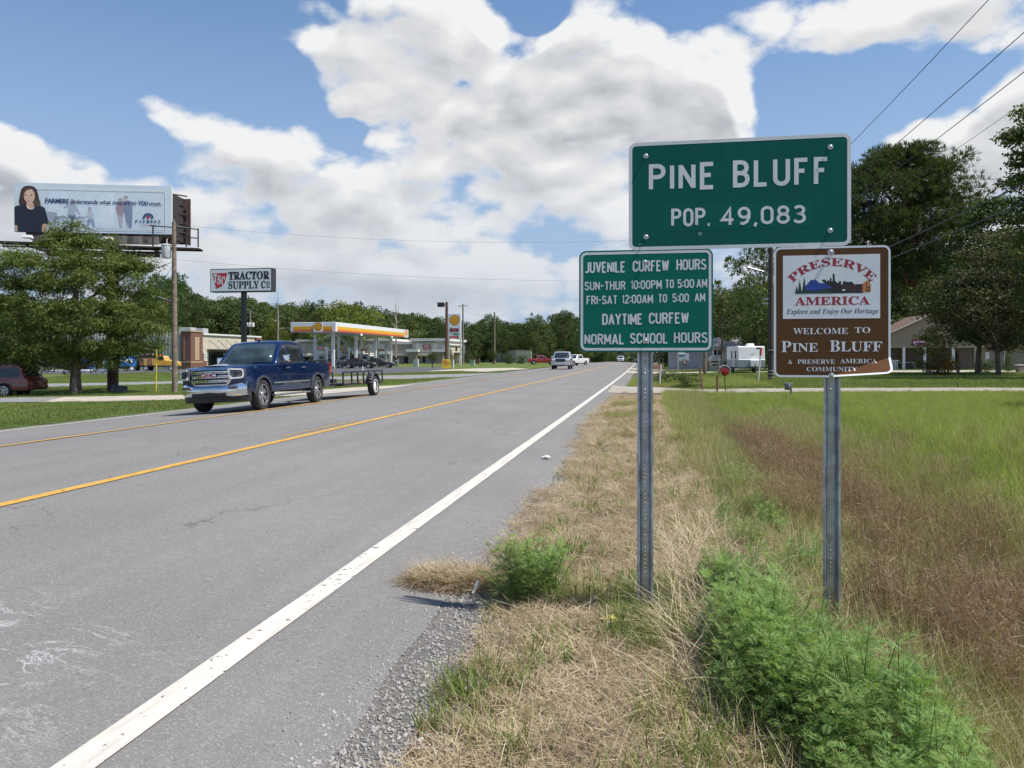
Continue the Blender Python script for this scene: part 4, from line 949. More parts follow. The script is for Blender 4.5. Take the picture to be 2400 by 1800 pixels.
def cars():
    d = 45.0; p = XY(-22, d); g = Z(*p)-.10
    r, dfm, dc = make_car('estate_car', 'dark maroon sport utility vehicle with roof rack leaving the picture on the drive', 'car', suv_spec(MAROON, L=5.5, H=1.85), (p[0], p[1], g), HEAD_L)
    for sd in (-1, 1):
        mb = MB(); strip(mb, [(sd*.70, y, 1.90) for y in (-.1, 1., 2.0)], .035); [mb.bar((sd*.7, y, 1.82), (sd*.7, y, 1.9), .04) for y in (-.1, 1., 2.0)]; mb.build('roof_rack', BLACK, r)
        mb = MB(); strip(mb, [dfm(Vector((sd*.985, y, .72))) for y in (-1.1, 0, .85)], .07, .02); strip(mb, [dfm(Vector((sd*.985, y, .72))) for y in (1.85, 2.7)], .07, .02); mb.build('side_moulding', M('grey_moulding', (.25, .22, .2), .5), r)
    # oncoming vehicles down the road
    g = GP(1319, 865.5); make_car('pickup_truck', 'silver pickup truck with black grille driving towards the camera in the far lane', 'pickup truck',
        pickup_spec(SILV, gmat=BLACK, gh=.32, handle=SILV, mirror=SILV, bmat=SILV, H=1.95), (g.x-.2, g.y+1.5, g.z), R(2), 'vehicles coming down the road')
    g = GP(1346, 857.0); make_car('pickup_truck', 'white pickup truck following behind the silver pickup', 'pickup truck', pickup_spec(WHP, gh=.25, bmat=BLACK, fine=False), (g.x, g.y+1.5, g.z), R(-28), 'vehicles coming down the road')
    d = 160; p = XY(1270, d); make_car('pickup_truck', 'red pickup truck turning into the side drive behind the silver pickup', 'pickup truck', pickup_spec(REDP, fine=False, handle=REDP, mirror=REDP), (p[0], p[1], Z(*p)), HEAD_L+math.pi+R(6))
    p = XY(1455, 235); make_car('estate_car', 'small white vehicle far down the road beyond the crest', 'car', suv_spec(WHP, fine=False), (p[0], p[1], Z(*p)+.35), 0)
    # at the pumps
    yr_ = HEAD_L+math.pi
    for px, d, lab, pt in ((843, 106, 'black saloon car parked at the pumps nearest the forecourt exit', BLKP), (889, 113, 'dark saloon car half hidden behind the black saloon at the pumps', paint('charcoal_paint', (.02, .022, .03)))):
        p = XY(px, d); make_car('saloon_car', lab, 'car', sedan_spec(pt), (p[0], p[1], Z(*p)+.03), yr_-R(4), 'cars at the pumps')
    p = XY(776, 112); make_car('saloon_car', 'dark red car beyond the front canopy column beside the first pump', 'car', sedan_spec(paint('dark_red_paint', (.13, .008, .012))), (p[0], p[1], Z(*p)+.03), yr_-R(2), 'cars at the pumps')
    # beyond the lawn by the farm store
    p = XY(168, 122); make_car('pickup_truck', 'white pickup truck parked behind the oak trunk', 'pickup truck', pickup_spec(WHP, fine=False, handle=WHP, mirror=BLACK), (p[0], p[1], Z(*p)-1.0), HEAD_L+R(3))
    for px, d, lab in ((90, 150, 'grey car parked left of the white pickup at the lawn edge'), (128, 155, 'low pale car parked just left of the white pickup')):
        p = XY(px, d); make_car('saloon_car', lab, 'car', sedan_spec(GREYP if px < 100 else SILV), (p[0], p[1], Z(*p)-.9), HEAD_L+R(8), 'cars parked beyond the lawn')
    p = XY(478, 150); make_car('saloon_car', 'small blue car parked by the farm store entrance', 'car', sedan_spec(paint('light_blue_paint', (.08, .16, .36))), (p[0], p[1], Z(*p)+.3), HEAD_L)
cars()
def service_truck():
    d = 124.; p = XY(372, d); s = d/F
    r = empty('service_truck', (p[0], p[1], Z(*p)), HEAD_L+math.pi, 'yellow and brown service truck with red striped top parked beside the ribbed store wall', 'truck')
    YE = paint('yellow_paint', (.72, .40, .06)); BRN = paint('bronze_paint', (.30, .15, .07))
    # local: front -y ; length 6.4
    mb = MB(); mb.box((0, 0, .75), (1.9, 6.2, .2)); mb.build('chassis', BLACK, r)
    me = shell([(-3.2, .8), (-3.2, 1.35), (-2.9, 1.6), (-2.1, 1.75), (-1.3, 1.8), (-1.3, .8)], .95, lambda v: Vector((v.x*(1-.10*max(0, (-2.4-v.y))), v.y, v.z-.12*(v.x/.95)**2))); me.materials.append(YE); obj('bonnet', me, r, smooth=40, bevel=.06)
    me = shell([(-1.4, .8), (-1.4, 1.75), (-1.1, 2.35), (-.2, 2.4), (-.1, 2.3), (-.1, .8)], .93, lambda v: v); me.materials.append(YE); obj('cab', me, r, smooth=40, bevel=.05)
    for sd in (-1, 1):
        mb = MB(); mb.box((sd*.94, -.75, 2.0), (.03, .8, .5)); mb.build('side_window', GLASS, r)
        for y in (.35, 1.0, 1.65, 2.3):
            mb = MB(); mb.box((sd*.97, y, 1.35), (.04, .55, 1.0)); mb.build('locker_door', YE if y in (.35, 1.65) else BRN, r, bevel=.02)
    mb = MB(); mb.box((0, 1.4, 1.45), (1.86, 3.1, 1.2)); mb.build('service_body', BRN, r)
    mb = MB(); mb.box((0, 1.2, 2.25), (1.8, 2.6, .4)); mb.build('dark_upper_box', BLACK, r)
    mb = MB()
    for k in range(14): mb.box((0, -.05+k*.2, 2.55), (1.9, .1, .14), mi=k % 2)
    mb.build('striped_canopy', [RED, WHITE], r)
    for y in (-2.35, 1.6, ):
        for sd in (-1, 1): wheel(r, sd*.85, y, .42, .28, sd, WHITE, detail=False)
    # dark flatbed trailer with load behind
    p = XY(322, d); q = empty('flatbed_trailer', (p[0], p[1], Z(*p)), HEAD_L+math.pi, 'dark flatbed trailer carrying yellow scrap behind the service truck', 'trailer')
    mb = MB(); mb.box((0, 0, .8), (1.9, 3.6, .14)); mb.build('bed', DARKSTEEL, q)
    for sx in (-.9, .9): mb = MB(); mb.box((sx, 0, 1.22), (.06, 3.4, .7)); mb.build('side_board', DARKSTEEL, q)
    mb = MB(); mb.box((0, .2, 1.35), (1.5, 2.4, .5), taper=.7); mb.build('load', paint('ochre_load', (.28, .17, .05)), q, bevel=.1)
    for sd in (-1, 1): wheel(q, sd*.9, .4, .38, .24, sd, WHITE, detail=False)
    # blue panel truck rear
    p = XY(289, d-3); b = empty('box_truck', (p[0], p[1], Z(*p)), HEAD_L+R(25), 'bright blue tank truck parked just right of the billboard pole', 'truck')
    BB = paint('bright_blue_paint', (.04, .20, .55))
    me = shell([(-2.0, .7), (-2.0, 1.9), (-1.2, 2.6), (1.4, 2.6), (1.8, 2.2), (1.8, .7)], 1.0, lambda v: v); me.materials.append(BB); obj('body', me, b, smooth=40, bevel=.1)
    mb = MB(); mb.box((0, 0, .55), (1.7, 3.8, .3)); mb.build('chassis', BLACK, b)
    for sd in (-1, 1):
        mb = MB(); mb.box((sd*1.01, .2, 1.6), (.03, 2.2, .5)); mb.build('white_lettering_band', WHITE, b)
        for y in (-1.2, 1.2): wheel(b, sd*.85, y, .42, .28, sd, WHITE, detail=False)
    p = XY(241, d+4); c = empty('vending_kiosk', (p[0], p[1], Z(*p)), HEAD_L, 'blue and white glass kiosk between oak trunk and billboard pole', 'kiosk')
    mb = MB(); mb.box((0, 0, 1.9), (2.2, 3.0, 3.8)); mb.build('body', WHITE, c)
    mb = MB(); mb.box((0, 0, 3.95), (2.5, 3.4, .3)); mb.build('roof', M('kiosk_roof', (.45, .43, .4), .7), c)
    for sx in (-1, 1):
        mb = MB(); mb.box((sx*1.12, 0, 1.8), (.06, 1.2, 2.8)); mb.build('glass_door', GLASS, c)
        for yy in (-1.3, 1.3): mb = MB(); mb.box((sx*1.14, yy, 1.8), (.05, .7, 3.2)); mb.build('blue_panel', BB, c)
    p = XY(203, d+6); c = empty('blue_container', (p[0], p[1], Z(*p)), HEAD_L, 'dark blue container standing left of the glass kiosk', 'container')
    mb = MB(); mb.box((0, 0, 1.3), (2.4, 4.2, 2.6)); mb.build('body', paint('navy_paint', (.02, .05, .22)), c)
    for sx in (-1, 1):
        for y in np.linspace(-1.9, 1.9, 9): mb = MB(); mb.box((sx*1.22, y, 1.3), (.05, .08, 2.4)); mb.build('rib', paint('navy_paint', (.02, .05, .22)), c)
service_truck()
def travel_trailer():
    d = 78.; p = XY(1746, d); k = d/F
    r = empty('travel_trailer', (p[0], p[1], Z(*p)), R(-2)-TH*0+R(6), 'white travel trailer with grey lower panels parked on grass in front of the grey house', 'travel trailer')
    W, L, H = 2.45, 6.6, 2.55; b = .55
    me = shell([(-3.3, b), (-3.36, 1.3), (-3.22, H-.05), (-3.0, H+.02), (3.2, H+.02), (3.3, H-.1), (3.3, b)], W/2, lambda v: v, cutsz=(1.3,)); me.materials.append(WHITE)
    obj('body', me, r, smooth=35, bevel=.06)
    GR = M('grey_siding', (.28, .31, .33), .5, var=.06)
    mb = MB(); mb.box((0, -3.36, .92), (W*.985, .05, .72)); mb.build('lower_panel', GR, r)
    for sx in (-1, 1): mb = MB(); mb.box((sx*(W/2+.004), 0, .92), (.03, 6.5, .72)); mb.build('lower_panel', GR, r)
    for z in (1.42, 1.72, 2.1, 2.35):
        mb = MB(); mb.box((0, -3.33+(z-1.3)*.11, z), (W*.94, .03, .02)); mb.build('siding_seam', GR, r)
    mb = MB(); mb.box((.35, -.6, H+.17), (.75, 1.1, .28), taper=.8); mb.build('air_conditioner', WHITE, r, bevel=.06)
    mb = MB(); mb.box((-.95, -1.6, H+.08), (.4, .5, .12)); mb.build('roof_vent', M('grey_plastic', (.2, .2, .2), .6), r)
    mb = MB(); mb.box((.22, -3.62, .95), (.8, .42, .62)); mb.build('battery_box', WHITE, r, bevel=.05)
    mb = MB(); mb.bar((-.8, -3.3, .5), (.1, -4.6, .5), .08); mb.bar((.9, -3.3, .5), (.1, -4.6, .5), .08); mb.bar((.1, -4.5, .15), (.1, -4.5, .95), .06); mb.box((0, 0, .5), (1.8, 6.2, .1)); mb.build('tongue_frame', BLACK, r)
    mb = MB(); [mb.bar((-.05+.07*k, -3.325, 1.86+.03*(k % 2)), (.02+.07*k, -3.325, 1.88-.03*(k % 2)), .02) for k in range(6)]; mb.build('script_emblem', M('grey_ink', (.12, .14, .16), .6), r)
    for y in (-1.9, .3): mb = MB(); mb.box((-W/2-.01, y, 1.75), (.03, .55, .75)); mb.build('side_window', GLASS, r)
    mb = MB(); mb.box((-W/2-.02, -.8, 1.45), (.03, .7, 1.75)); mb.build('door', WHITE, r)
    for sd in (-1, 1):
        for y in (.6, 1.5): wheel(r, sd*1.08, y, .34, .2, sd, WHITE, detail=False)
travel_trailer()
# ------------------------------------------------------------------ buildings and street furniture
def brick_mat(name, c1, c2, mortar, sc_=4.):
    m = bpy.data.materials.new(name); m.use_nodes = True; t = NT(m.node_tree); b = t.n['Principled BSDF']
    g = t.node('ShaderNodeNewGeometry').outputs['Position']; sp = t.node('ShaderNodeSeparateXYZ'); t.put(sp, 0, g)
    cb = t.node('ShaderNodeCombineXYZ'); t.put(cb, 0, t.math('ADD', sp.outputs[0], sp.outputs[1])); t.put(cb, 1, sp.outputs[2])
    br = t.node('ShaderNodeTexBrick'); t.put(br, 'Vector', cb.outputs[0]); t.put(br, 'Scale', sc_); t.put(br, 'Color1', c4(c1)); t.put(br, 'Color2', c4(c2)); t.put(br, 'Mortar', c4(mortar))
    t.l.new(br.outputs[0], b.inputs['Base Color']); b.inputs['Roughness'].default_value = .85; return m
BRICK = brick_mat('red_brown_brick', (.14, .05, .035), (.20, .075, .05), (.22, .17, .14)); STONE = brick_mat('ledge_stone', (.25, .18, .13), (.38, .30, .23), (.2, .17, .15), 3.)
CREAM = M('cream_stucco', (.56, .50, .38), .85, var=.08, vs=1.); TAN = M('tan_stucco', (.42, .30, .19), .85); GRST = M('grey_stucco', (.33, .315, .29), .85, var=.07, vs=1.); LGST = M('light_grey_stucco', (.47, .455, .43), .85, var=.06, vs=1.)
TRIMW = M('white_cornice', (.70, .68, .64), .7, var=.05); METALW = M('ribbed_metal_siding', (.46, .47, .42), .5, .1, .08); AWN = M('cream_awning', (.60, .54, .43), .8); DARKG = M('dark_store_glass', (.02, .022, .025), .08)
def bx(mb, x0, x1, y0, y1, z0, z1, mi=0): return mb.box(((x0+x1)/2, (y0+y1)/2, (z0+z1)/2), (abs(x1-x0), abs(y1-y0), abs(z1-z0)), mi=mi)
def part(name, mat, parent, *boxes, **k):
    mb = MB(); [bx(mb, *b) for b in boxes]; return mb.build(name, mat, parent, **k)
def farm_store():
    X0, Y0 = -80.2, 128.; X1 = XatY(425, Y0); XL = X0-46; Y1 = YatX(611, X0); zb = -.62; zt = ZP(777.5, dep(X0, Y0))
    r = empty('farm_supply_store', (0, 0, 0), label='large store with ribbed metal side wall and red brown brick corner tower', cat='store')
    part('side_wall', METALW, r, (XL, X1, Y0+.3, Y0+.5, zb, zt-.1))
    mb = MB(); x = XL
    while x < X1: bx(mb, x, x+.16, Y0+.12, Y0+.298, zb, zt-.15); x += .62
    mb.build('wall_ribs', METALW, r, kind='stuff')
    part('rear_mass', METALW, r, (XL, X0-.6, Y0+.55, Y1-.1, zb, zt-.25))
    part('corner_tower', BRICK, r, (X1, X0, Y0-.2, Y0+3.6, zb, zt)); part('tower_coping', TAN, r, (X1-.1, X0+.1, Y0-.3, Y0+3.7, zt+.003, zt+.22))
    for a, b in ((X1+.7, X0-1.35),): part('inset_panel', TAN, r, (a, b, Y0-.26, Y0-.203, zb+1.6, zt-.9))
    part('inset_panel', TAN, r, (X0+.003, X0+.06, Y0+1.0, Y0+2.4, zb+1.6, zt-.9)); part('stone_band', TAN, r, (X1-.03, X0+.03, Y0-.23, Y0+3.63, zb+1.15, zb+1.4))
    part('front_wall', CREAM, r, (X0-.5, X0-.15, Y0+3.6, Y1, zb, zt-.25)); part('cornice', TRIMW, r, (X0-.55, X0+.1, Y0+3.71, Y1+.2, zt-.45, zt-.15))
    part('brick_skirt', BRICK, r, (X0-.149, X0-.05, Y0+3.61, Y0+5.0, zb, zb+2.9)); part('far_pier', BRICK, r, (X0-.149, X0+.3, Y1-2.2, Y1, zb, zt-.46))
    part('entrance_glass', DARKG, r, (X0-.148, X0-.10, Y0+5.8, Y1-2.6, zb, zb+3.2))
    part('entrance_canopy', BLACK, r, (X0-.148, X0+1.7, Y0+5.2, Y1-2.4, zb+3.3, zb+3.6))
    y = Y0+6
    while y < Y1-3:
        mb = MB(); mb.bar((X0-.12, y, zb+5.3), (X0+1.6, y+.5, zb+3.62), .07); mb.build('canopy_strut', BLACK, r); y += 3.0
    for y in (Y0+9.2, Y0+16): part('brick_pier', BRICK, r, (X0+.9, X0+1.5, y, y+.6, zb, zb+2.6)); part('pier_cap', TRIMW, r, (X0+.8, X0+1.6, y-.1, y+.7, zb+2.603, zb+2.9))
    part('notice_board', WHITE, r, (X0-.14, X0-.02, Y0+4.1, Y0+5.1, zb+1.5, zb+2.9))
    mb = MB(); 
    for k in range(4): bx(mb, X0-.019, X0-.015, Y0+4.25, Y0+4.95, zb+1.72+k*.28, zb+1.84+k*.28)
    mb.build('lettering', BLACK, r)
    for x, y, w in ((X0-3.2, Y0+3.8, 2.4), (X0-3.3, Y0+8.5, 1.8), (X0-14, Y0+3, 2.)):
        mb = MB(); mb.box((x, y, zt+.35), (w, 1.8, 1.1)); mb.build('rooftop_unit', M('light_duct_metal', (.5, .5, .48), .5, .3), r, bevel=.05)
farm_store()
def farm_sign():
    d = 80.; z0, z1 = ZP(685, d), ZP(631, d); a = XY(492.5, d); X0, Y = a[0], a[1]; X1 = XatY(637, Y)
    z1 = EYE-(630.5-HORY)/F*dep(X0, Y); z0 = EYE-(685-HORY)/F*dep(X0, Y); g = Z((X0+X1)/2, Y)
    r = empty('pylon_sign', ((X0+X1)/2, Y+.47, g), label='tall black pylon sign reading TRACTOR SUPPLY CO on a white face', cat='sign')
    o = Vector(r.location); lx = lambda u: u-o.x; w, h = X1-X0, z1-z0
    f = lambda k: (lambda u, v: (u-w/2, -.47-k, z0-o.z+v))
    mb = MB(); mb.box((0, 0, (z0+z1)/2-o.z), (w, .94, h)); mb.build('cabinet', DARKSTEEL, r, bevel=.03)
    mb = MB(); mb.box((0, -.475, (z0+z1)/2-o.z), (w-.18, .03, h-.18)); mb.box((0, .475, (z0+z1)/2-o.z), (w-.18, .03, h-.18)); mb.build('white_face', M('sign_face_white', (.80, .80, .83), .4, var=.03), r)
    mb = MB(); mb.box((.1, 0, (z0-o.z)/2-.2), (.42, .42, z0-o.z+.4)); mb.build('pole', DARKSTEEL, r)
    mb = MB(); q = lambda x, y: ((x-465)/600*w, (352-y)/225*h)
    mb.add([f(.022)(*q(*p)) for p in ((485, 170), (637, 167), (600, 290), (525, 322))], [(0, 1, 2, 3)]); mb.build('red_shield', M('sign_red', (.55, .03, .05), .4, var=.03), r)
    for tx, x0, x1, yb, yt, mt, bo in (('T', 500, 535, 255, 178, WHITE, .03), ('S', 540, 572, 272, 195, WHITE, .03), ('C', 578, 612, 288, 205, WHITE, .03),
        ('TRACTOR', 645, 1045, 232, 160, DARKSTEEL, .035), ('SUPPLY', 645, 945, 320, 250, DARKSTEEL, .022), ('C', 962, 1008, 318, 252, DARKSTEEL, .035), ('O', 1013, 1048, 295, 255, DARKSTEEL, .03)):
        mb = MB(); u0, v0 = q(x0, yb); u1, v1 = q(x1, yt); letter(mb, tx, f(.026), u0, v0, v1-v0, u1-u0, 'L', bo, 'B'); mb.build('lettering', mt, r)
    mb = MB(); u0, v0 = q(1013, 316); u1, v1 = q(1048, 305); mb.add([f(.026)(u0, v0), f(.026)(u1, v0), f(.026)(u1, v1), f(.026)(u0, v1)], [(0, 1, 2, 3)]); mb.build('underline', DARKSTEEL, r)
farm_sign()
SYEL = M('signal_yellow', (.75, .42, .02), .4, var=.03); SRED = M('signal_red', (.60, .03, .02), .4, var=.03); SORG = M('signal_orange', (.75, .20, .02), .4, var=.03)
def scallop(parent, fn, s):
    """ribbed scallop emblem of height s, fn(u,v,k)"""
    def outl(k):
        pts = []
        for i in range(29):
            a = R(-38+256*i/28); rr = .5*k*(1+.035*abs(math.cos(i*math.pi/4*1.0)))
            pts.append((rr*1.08*math.cos(a), .06+rr*math.sin(a)*.98))
        pts += [(-.27*k, -.44*k), (-.24*k, -.50*k), (.24*k, -.50*k), (.27*k, -.44*k)]
        return pts
    for k, nm, mt, lay in ((1.0, 'emblem_outline', SRED, 0), (.86, 'emblem_shell', SYEL, 1)):
        mb = MB(); mb.add([fn(u*s, v*s, lay) for u, v in outl(k)], [tuple(range(33))]); mb.build(nm, mt, parent)
    for i in range(-3, 4):
        a = R(90-i*20); mb = MB(); w = .013*s; c = (0, -.36*s); e = (math.cos(a)*.78*s*(.62 if abs(i) == 3 else .92), -.36*s+math.sin(a)*.82*s*(.75 if abs(i) == 3 else .93))
        n = (-math.sin(a)*w, math.cos(a)*w); mb.add([fn(c[0]+n[0]*.4, c[1]+n[1]*.4, 2), fn(c[0]-n[0]*.4, c[1]-n[1]*.4, 2), fn(e[0]-n[0], e[1]-n[1], 2), fn(e[0]+n[0], e[1]+n[1], 2)], [(0, 1, 2, 3)]); mb.build('emblem_rib', SRED, parent)
def fuel_canopy():
    X1 = -39.3; Y0 = 94.6; X0 = XatY(681, Y0); Y1 = YatX(957, X1); d0 = dep(X1, Y0); zt = ZP(754.7, d0); zb = ZP(777.5, d0)
    r = empty('fuel_canopy', (0, 0, 0), label='long white fuel station canopy with yellow and red fascia bands', cat='canopy')
    WF = M('white_fascia', (.76, .76, .76), .35, var=.03)
    part('deck', WF, r, (X0, X1, Y0, Y1, zb, zt), bevel=.04)
    part('soffit', M('canopy_soffit', (.62, .62, .60), .6), r, (X0+.15, X1-.15, Y0+.15, Y1-.15, zb-.02, zb-.002))
    h = zt-zb
    for nm, mt, a, b, k in (('yellow_band', SYEL, .27, .58, .02), ('orange_band', SORG, .12, .268, .02), ('red_band', SRED, .04, .118, .022)):
        part(nm, mt, r, (X0+.35, X1-.45, Y0-k, Y0-.002, zb+h*a, zb+h*b)); part(nm, mt, r, (X1+.002, X1+k, Y0+.55, Y1-1.6, zb+h*a, zb+h*b))
    ex = XatY(745.8, Y0); part('emblem_plate', WF, r, (ex-.58, ex+.58, Y0-.10, Y0-.024, zb-.02, zt+.0))
    scallop(r, lambda u, v, k: (ex+u, Y0-.103-.004*k, (zb+zt)/2+v), 1.0)
    ey = YatX(951, X1); part('emblem_plate', WF, r, (X1+.026, X1+.12, ey-1.0, ey+1.0, zb-.02, zt+.0)); scallop(r, lambda u, v, k: (X1+.125+.004*k, ey+u*1.2, (zb+zt)/2+v), 1.0)
    for px, X in ((781, -40.7), (834, -40.7), (879.5, -40.7), (916, -40.7), (738.5, -44.6), (794, -44.6), (848, -44.6), (885, -44.6)):
        y = YatX(px, X); part('column', WF, r, (X-.17, X+.17, y-.17, y+.17, 0, zb-.02)); part('column_base', M('grey_base', (.3, .3, .3), .7), r, (X-.2, X+.2, y-.2, y+.2, 0, .35))
    for y in (Y0+9, Y0+22): part('clearance_sign', WHITE, r, (X1-.05, X1+.05, y-.4, y+.4, zb-.25, zb-.022))
    for i, (px, X) in enumerate(((755.5, -42.6), (808, -42.6), (856, -42.6), (896, -42.6))):
        y = YatX(px, X)
        p = empty('fuel_pump', (X, y, 0.03), label=('fuel pump with red topper, '+['first from the near end of the canopy', 'second from the near end of the canopy', 'third from the near end of the canopy', 'farthest along the canopy'][i]), cat='fuel pump', group='fuel pumps under the canopy')
        mb = MB(); mb.box((0, 0, .1), (1.5, 3.0, .2)); mb.build('island_kerb', CONC, p, bevel=.04)
        mb = MB(); mb.box((0, 0, 1.1), (.75, .55, 1.8)); mb.build('body', M('pump_grey', (.45, .45, .46), .5), p, bevel=.03)
        mb = MB(); mb.box((0, -.285, 1.45), (.5, .02, .4)); mb.build('display', DARKG, p)
        mb = MB(); mb.box((0, -.285, .95), (.55, .02, .25)); mb.build('price_panel', WHITE, p)
        for sx in (-1, 1): mb = MB(); mb.box((sx*.62, 0, 1.35), (.2, .3, 2.3)); mb.build('side_column', WF, p, bevel=.03); mb = MB(); mb.tube([(sx*.3, -.33, 1.6), (sx*.42, -.4, 1.2), (sx*.36, -.36, .5), (sx*.3, -.3, .9)], .018, 5); mb.build('hose', BLACK, p)
        mb = MB(); mb.box((0, 0, 2.62), (1.55, .5, .42)); mb.build('topper', WHITE, p, bevel=.04)
        mb = MB(); mb.box((-.12, -.262, 2.62), (1.0, .02, .27)); mb.build('red_topper_sign', SRED, p); mb = MB(); mb.box((-.12, -.274, 2.62), (.6, .004, .08)); mb.build('topper_wordmark', WHITE, p)
        mb = MB(); mb.tube([(.62, -1.7, 0), (.62, -1.7, .9), (.55, -1.7, 1.0), (-.45, -1.7, 1.0), (-.5, -1.7, .9), (-.5, -1.7, 0)], .05, 6); mb.build('guard_hoop', WHITE, p)
    for px, lab in ((803, 'silver litter bin and squeegee stand at the near pump island'), (930, 'dark bin with white hoop guard at the canopy far end')):
        d = 108 if px < 900 else 130; x, y = XY(px, d); p = empty('litter_bin', (x, y, .03), label=lab, cat='litter bin')
        mb = MB(); mb.box((0, 0, .6), (.6, .6, 1.1)); mb.build('body', M('bin_steel', (.28, .29, .30), .4, .5), p, bevel=.05); mb = MB(); mb.box((0, 0, 1.3), (.66, .66, .22), taper=.7); mb.build('lid', BLACK, p); mb = MB(); mb.box((0, -.31, .9), (.4, .02, .2)); mb.build('paper_towel_slot', WHITE, p)
fuel_canopy()
def shop_building():
    Y = 180.; r = empty('convenience_store', (0, 0, 0), label='long grey stucco fuel shop with white cornices and stone piers behind the canopy', cat='shop')
    zz = lambda py, px: EYE-(py-HORY)/F*dep(XatY(px, Y), Y)
    A = lambda px: XatY(px, Y)
    def wall(name, px0, px1, pytop, y, mat, cornice=True, back=18):
        x0, x1 = A(px0), A(px1); zt = zz(pytop, (px0+px1)/2)
        part(name, mat, r, (x0, x1, y, y+back, 0, zt-.5)); part('cornice', TRIMW, r, (x0-.35, x1+.35, y-.35, y+back+.3, zt-.5, zt)); return x0, x1, zt
    wall('left_wing_wall', 655, 697, 803.5, Y+2, GRST); wall('left_wall', 697, 756, 795.7, Y, GRST); wall('right_wall', 850, 914, 793.7, Y+.1, GRST); wall('low_wall', 914, 964, 801.5, Y+2, GRST); 
    x0, x1 = A(756), A(850); zt = zz(783, 800); part('centre_wall', GRST, r, (x0, x1, Y-1.2, Y+17, 0, zt-.5))
    mb = MB(); zl = zt-1.4; pr = [(x0-.6, zl), (x0+.8, zl), (x0+2.6, zt-.5), (x1-2.6, zt-.5), (x1-.8, zl), (x1+.6, zl), (x1+.6, zl+.5), (x1-.6, zl+.5), (x1-2.4, zt), (x0+2.4, zt), (x0+.6, zl+.5), (x0-.6, zl+.5)]
    mb.prism(pr, lambda u, v, t: (u, t, v), Y-1.7, Y-1.205); mb.build('parapet_cornice', TRIMW, r)
    part('sign_field', LGST, r, (A(767), A(842), Y-1.28, Y-1.203, 2.6, zt-1.6))
    mb = MB(); letter(mb, 'OP', lambda u, v: (u, Y-1.30, v), A(804), zz(813, 804), 1.15, 2*(.95), 'C', .02, 'B'); mb.build('lettering', M('navy_letters', (.03, .03, .06), .5), r)
    part('tagline_strip', LGST, r, (A(797), A(815), Y-1.31, Y-1.285, zz(817.5, 804), zz(815.5, 804)))
    def diamond(px, py, y, s=.9):
        cx_, cz = A(px), zz(py, px)
        for k in range(4):
            a, b = [(0, s), (s, 0), (0, -s), (-s, 0)][k], [(s, 0), (0, -s), (-s, 0), (0, s)][k]
            mb = MB(); mb.bar((cx_+a[0], y, cz+a[1]), (cx_+b[0], y, cz+b[1]), .16, .2); mb.build('diamond_moulding', LGST if y > Y-1 else TRIMW, r)
    for a, b, y in ((709, 757, Y-.08), (852, 901, Y+.02)): part('sign_field', LGST, r, (A(a), A(b), y, y+.077, zz(826, a), zz(806.5, a)))
    for px, py in ((722, 816), (748, 816), (864, 815), (891, 815)): diamond(px, py, Y-.15, .85)
    diamond(803, 789.5, Y-1.3, .75)
    for px in (703, 762, 846, 907): part('stone_pier', STONE, r, (A(px)-.8, A(px)+.8, Y-2.2, Y-1.4, 0, 2.2)); part('pier_cap', TRIMW, r, (A(px)-1.3, A(px)+1.3, Y-2.5, Y-1.21, 2.203, 2.9))
    for a, b in ((708, 757), (852, 905), (914, 964)): 
        mb = MB(); x0, x1 = A(a), A(b); mb.add([(x0, Y-.02, 2.55), (x1, Y-.02, 2.55), (x1, Y-1.3, 1.75), (x0, Y-1.3, 1.75), (x0, Y-1.3, 1.6), (x1, Y-1.3, 1.6)], [(0, 1, 2, 3), (3, 2, 5, 4)]) if a < 910 else bx(mb, x0, x1, Y+1.2, Y+1.99, 1.8, 2.5)
        mb.build('awning', AWN, r)
    for a, b in ((709, 725), (733, 750), (770, 790), (812, 836), (858, 870), (880, 895)):
        w = part('window', DARKG, r, (A(a), A(b), Y-.06-(1.25 if 760 < a < 845 else 0), Y-.015-(1.2 if 760 < a < 845 else 0), .2, 1.6))
    part('window', DARKG, r, (A(941), A(956), Y+1.9, Y+1.99, .1, 1.5))
    # bank building at the right
    q = empty('bank_building', (0, 0, 0), label='grey gabled bank building with a red logo panel beside the fuel shop', cat='bank')
    x0, x1 = A(967), A(1044); zt = zz(793, 1005); part('front_wall', GRST, q, (x0, x1, Y-.2, Y+22, 0, zt-.6)); part('cornice', TRIMW, q, (x0-.5, x1+.5, Y-.7, Y+22.2, zt-.6, zt))
    part('sign_field', LGST, q, (A(976), A(1026), Y-.28, Y-.203, 2.75, zt-1.1)); 
    mb = MB(); mb.box((A(1001.5), Y-.34, zz(813.5, 1001)), (1.85, .1, 1.15), M=Matrix.Rotation(R(-3), 4, 'Y')); mb.build('logo_panel', M('logo_red', (.45, .05, .06), .5), q)
    for k in range(3): mb = MB(); mb.box((A(1001.5), Y-.396, zz(810+3.2*k, 1001)), (1.3, .01, .1), M=Matrix.Rotation(R(-3), 4, 'Y')); mb.build('logo_line', WHITE, q)
    part('awning', AWN, q, (A(976), A(1027), Y-1.0, Y-.21, 1.8, 2.5))
    part('window', DARKG, q, (A(990.5), A(998), Y-.26, Y-.204, .2, 1.6))
    for px in (971, 1033): part('stone_pier', STONE, q, (A(px)-1., A(px)+1., Y-1.6, Y-.8, 0, 2.7)); part('pier_cap', TRIMW, q, (A(px)-1.5, A(px)+1.5, Y-1.9, Y-.21, 2.703, 3.4))
    xs = A(1044)+.3; y2 = YatX(1080, xs); 
    y = Y+6
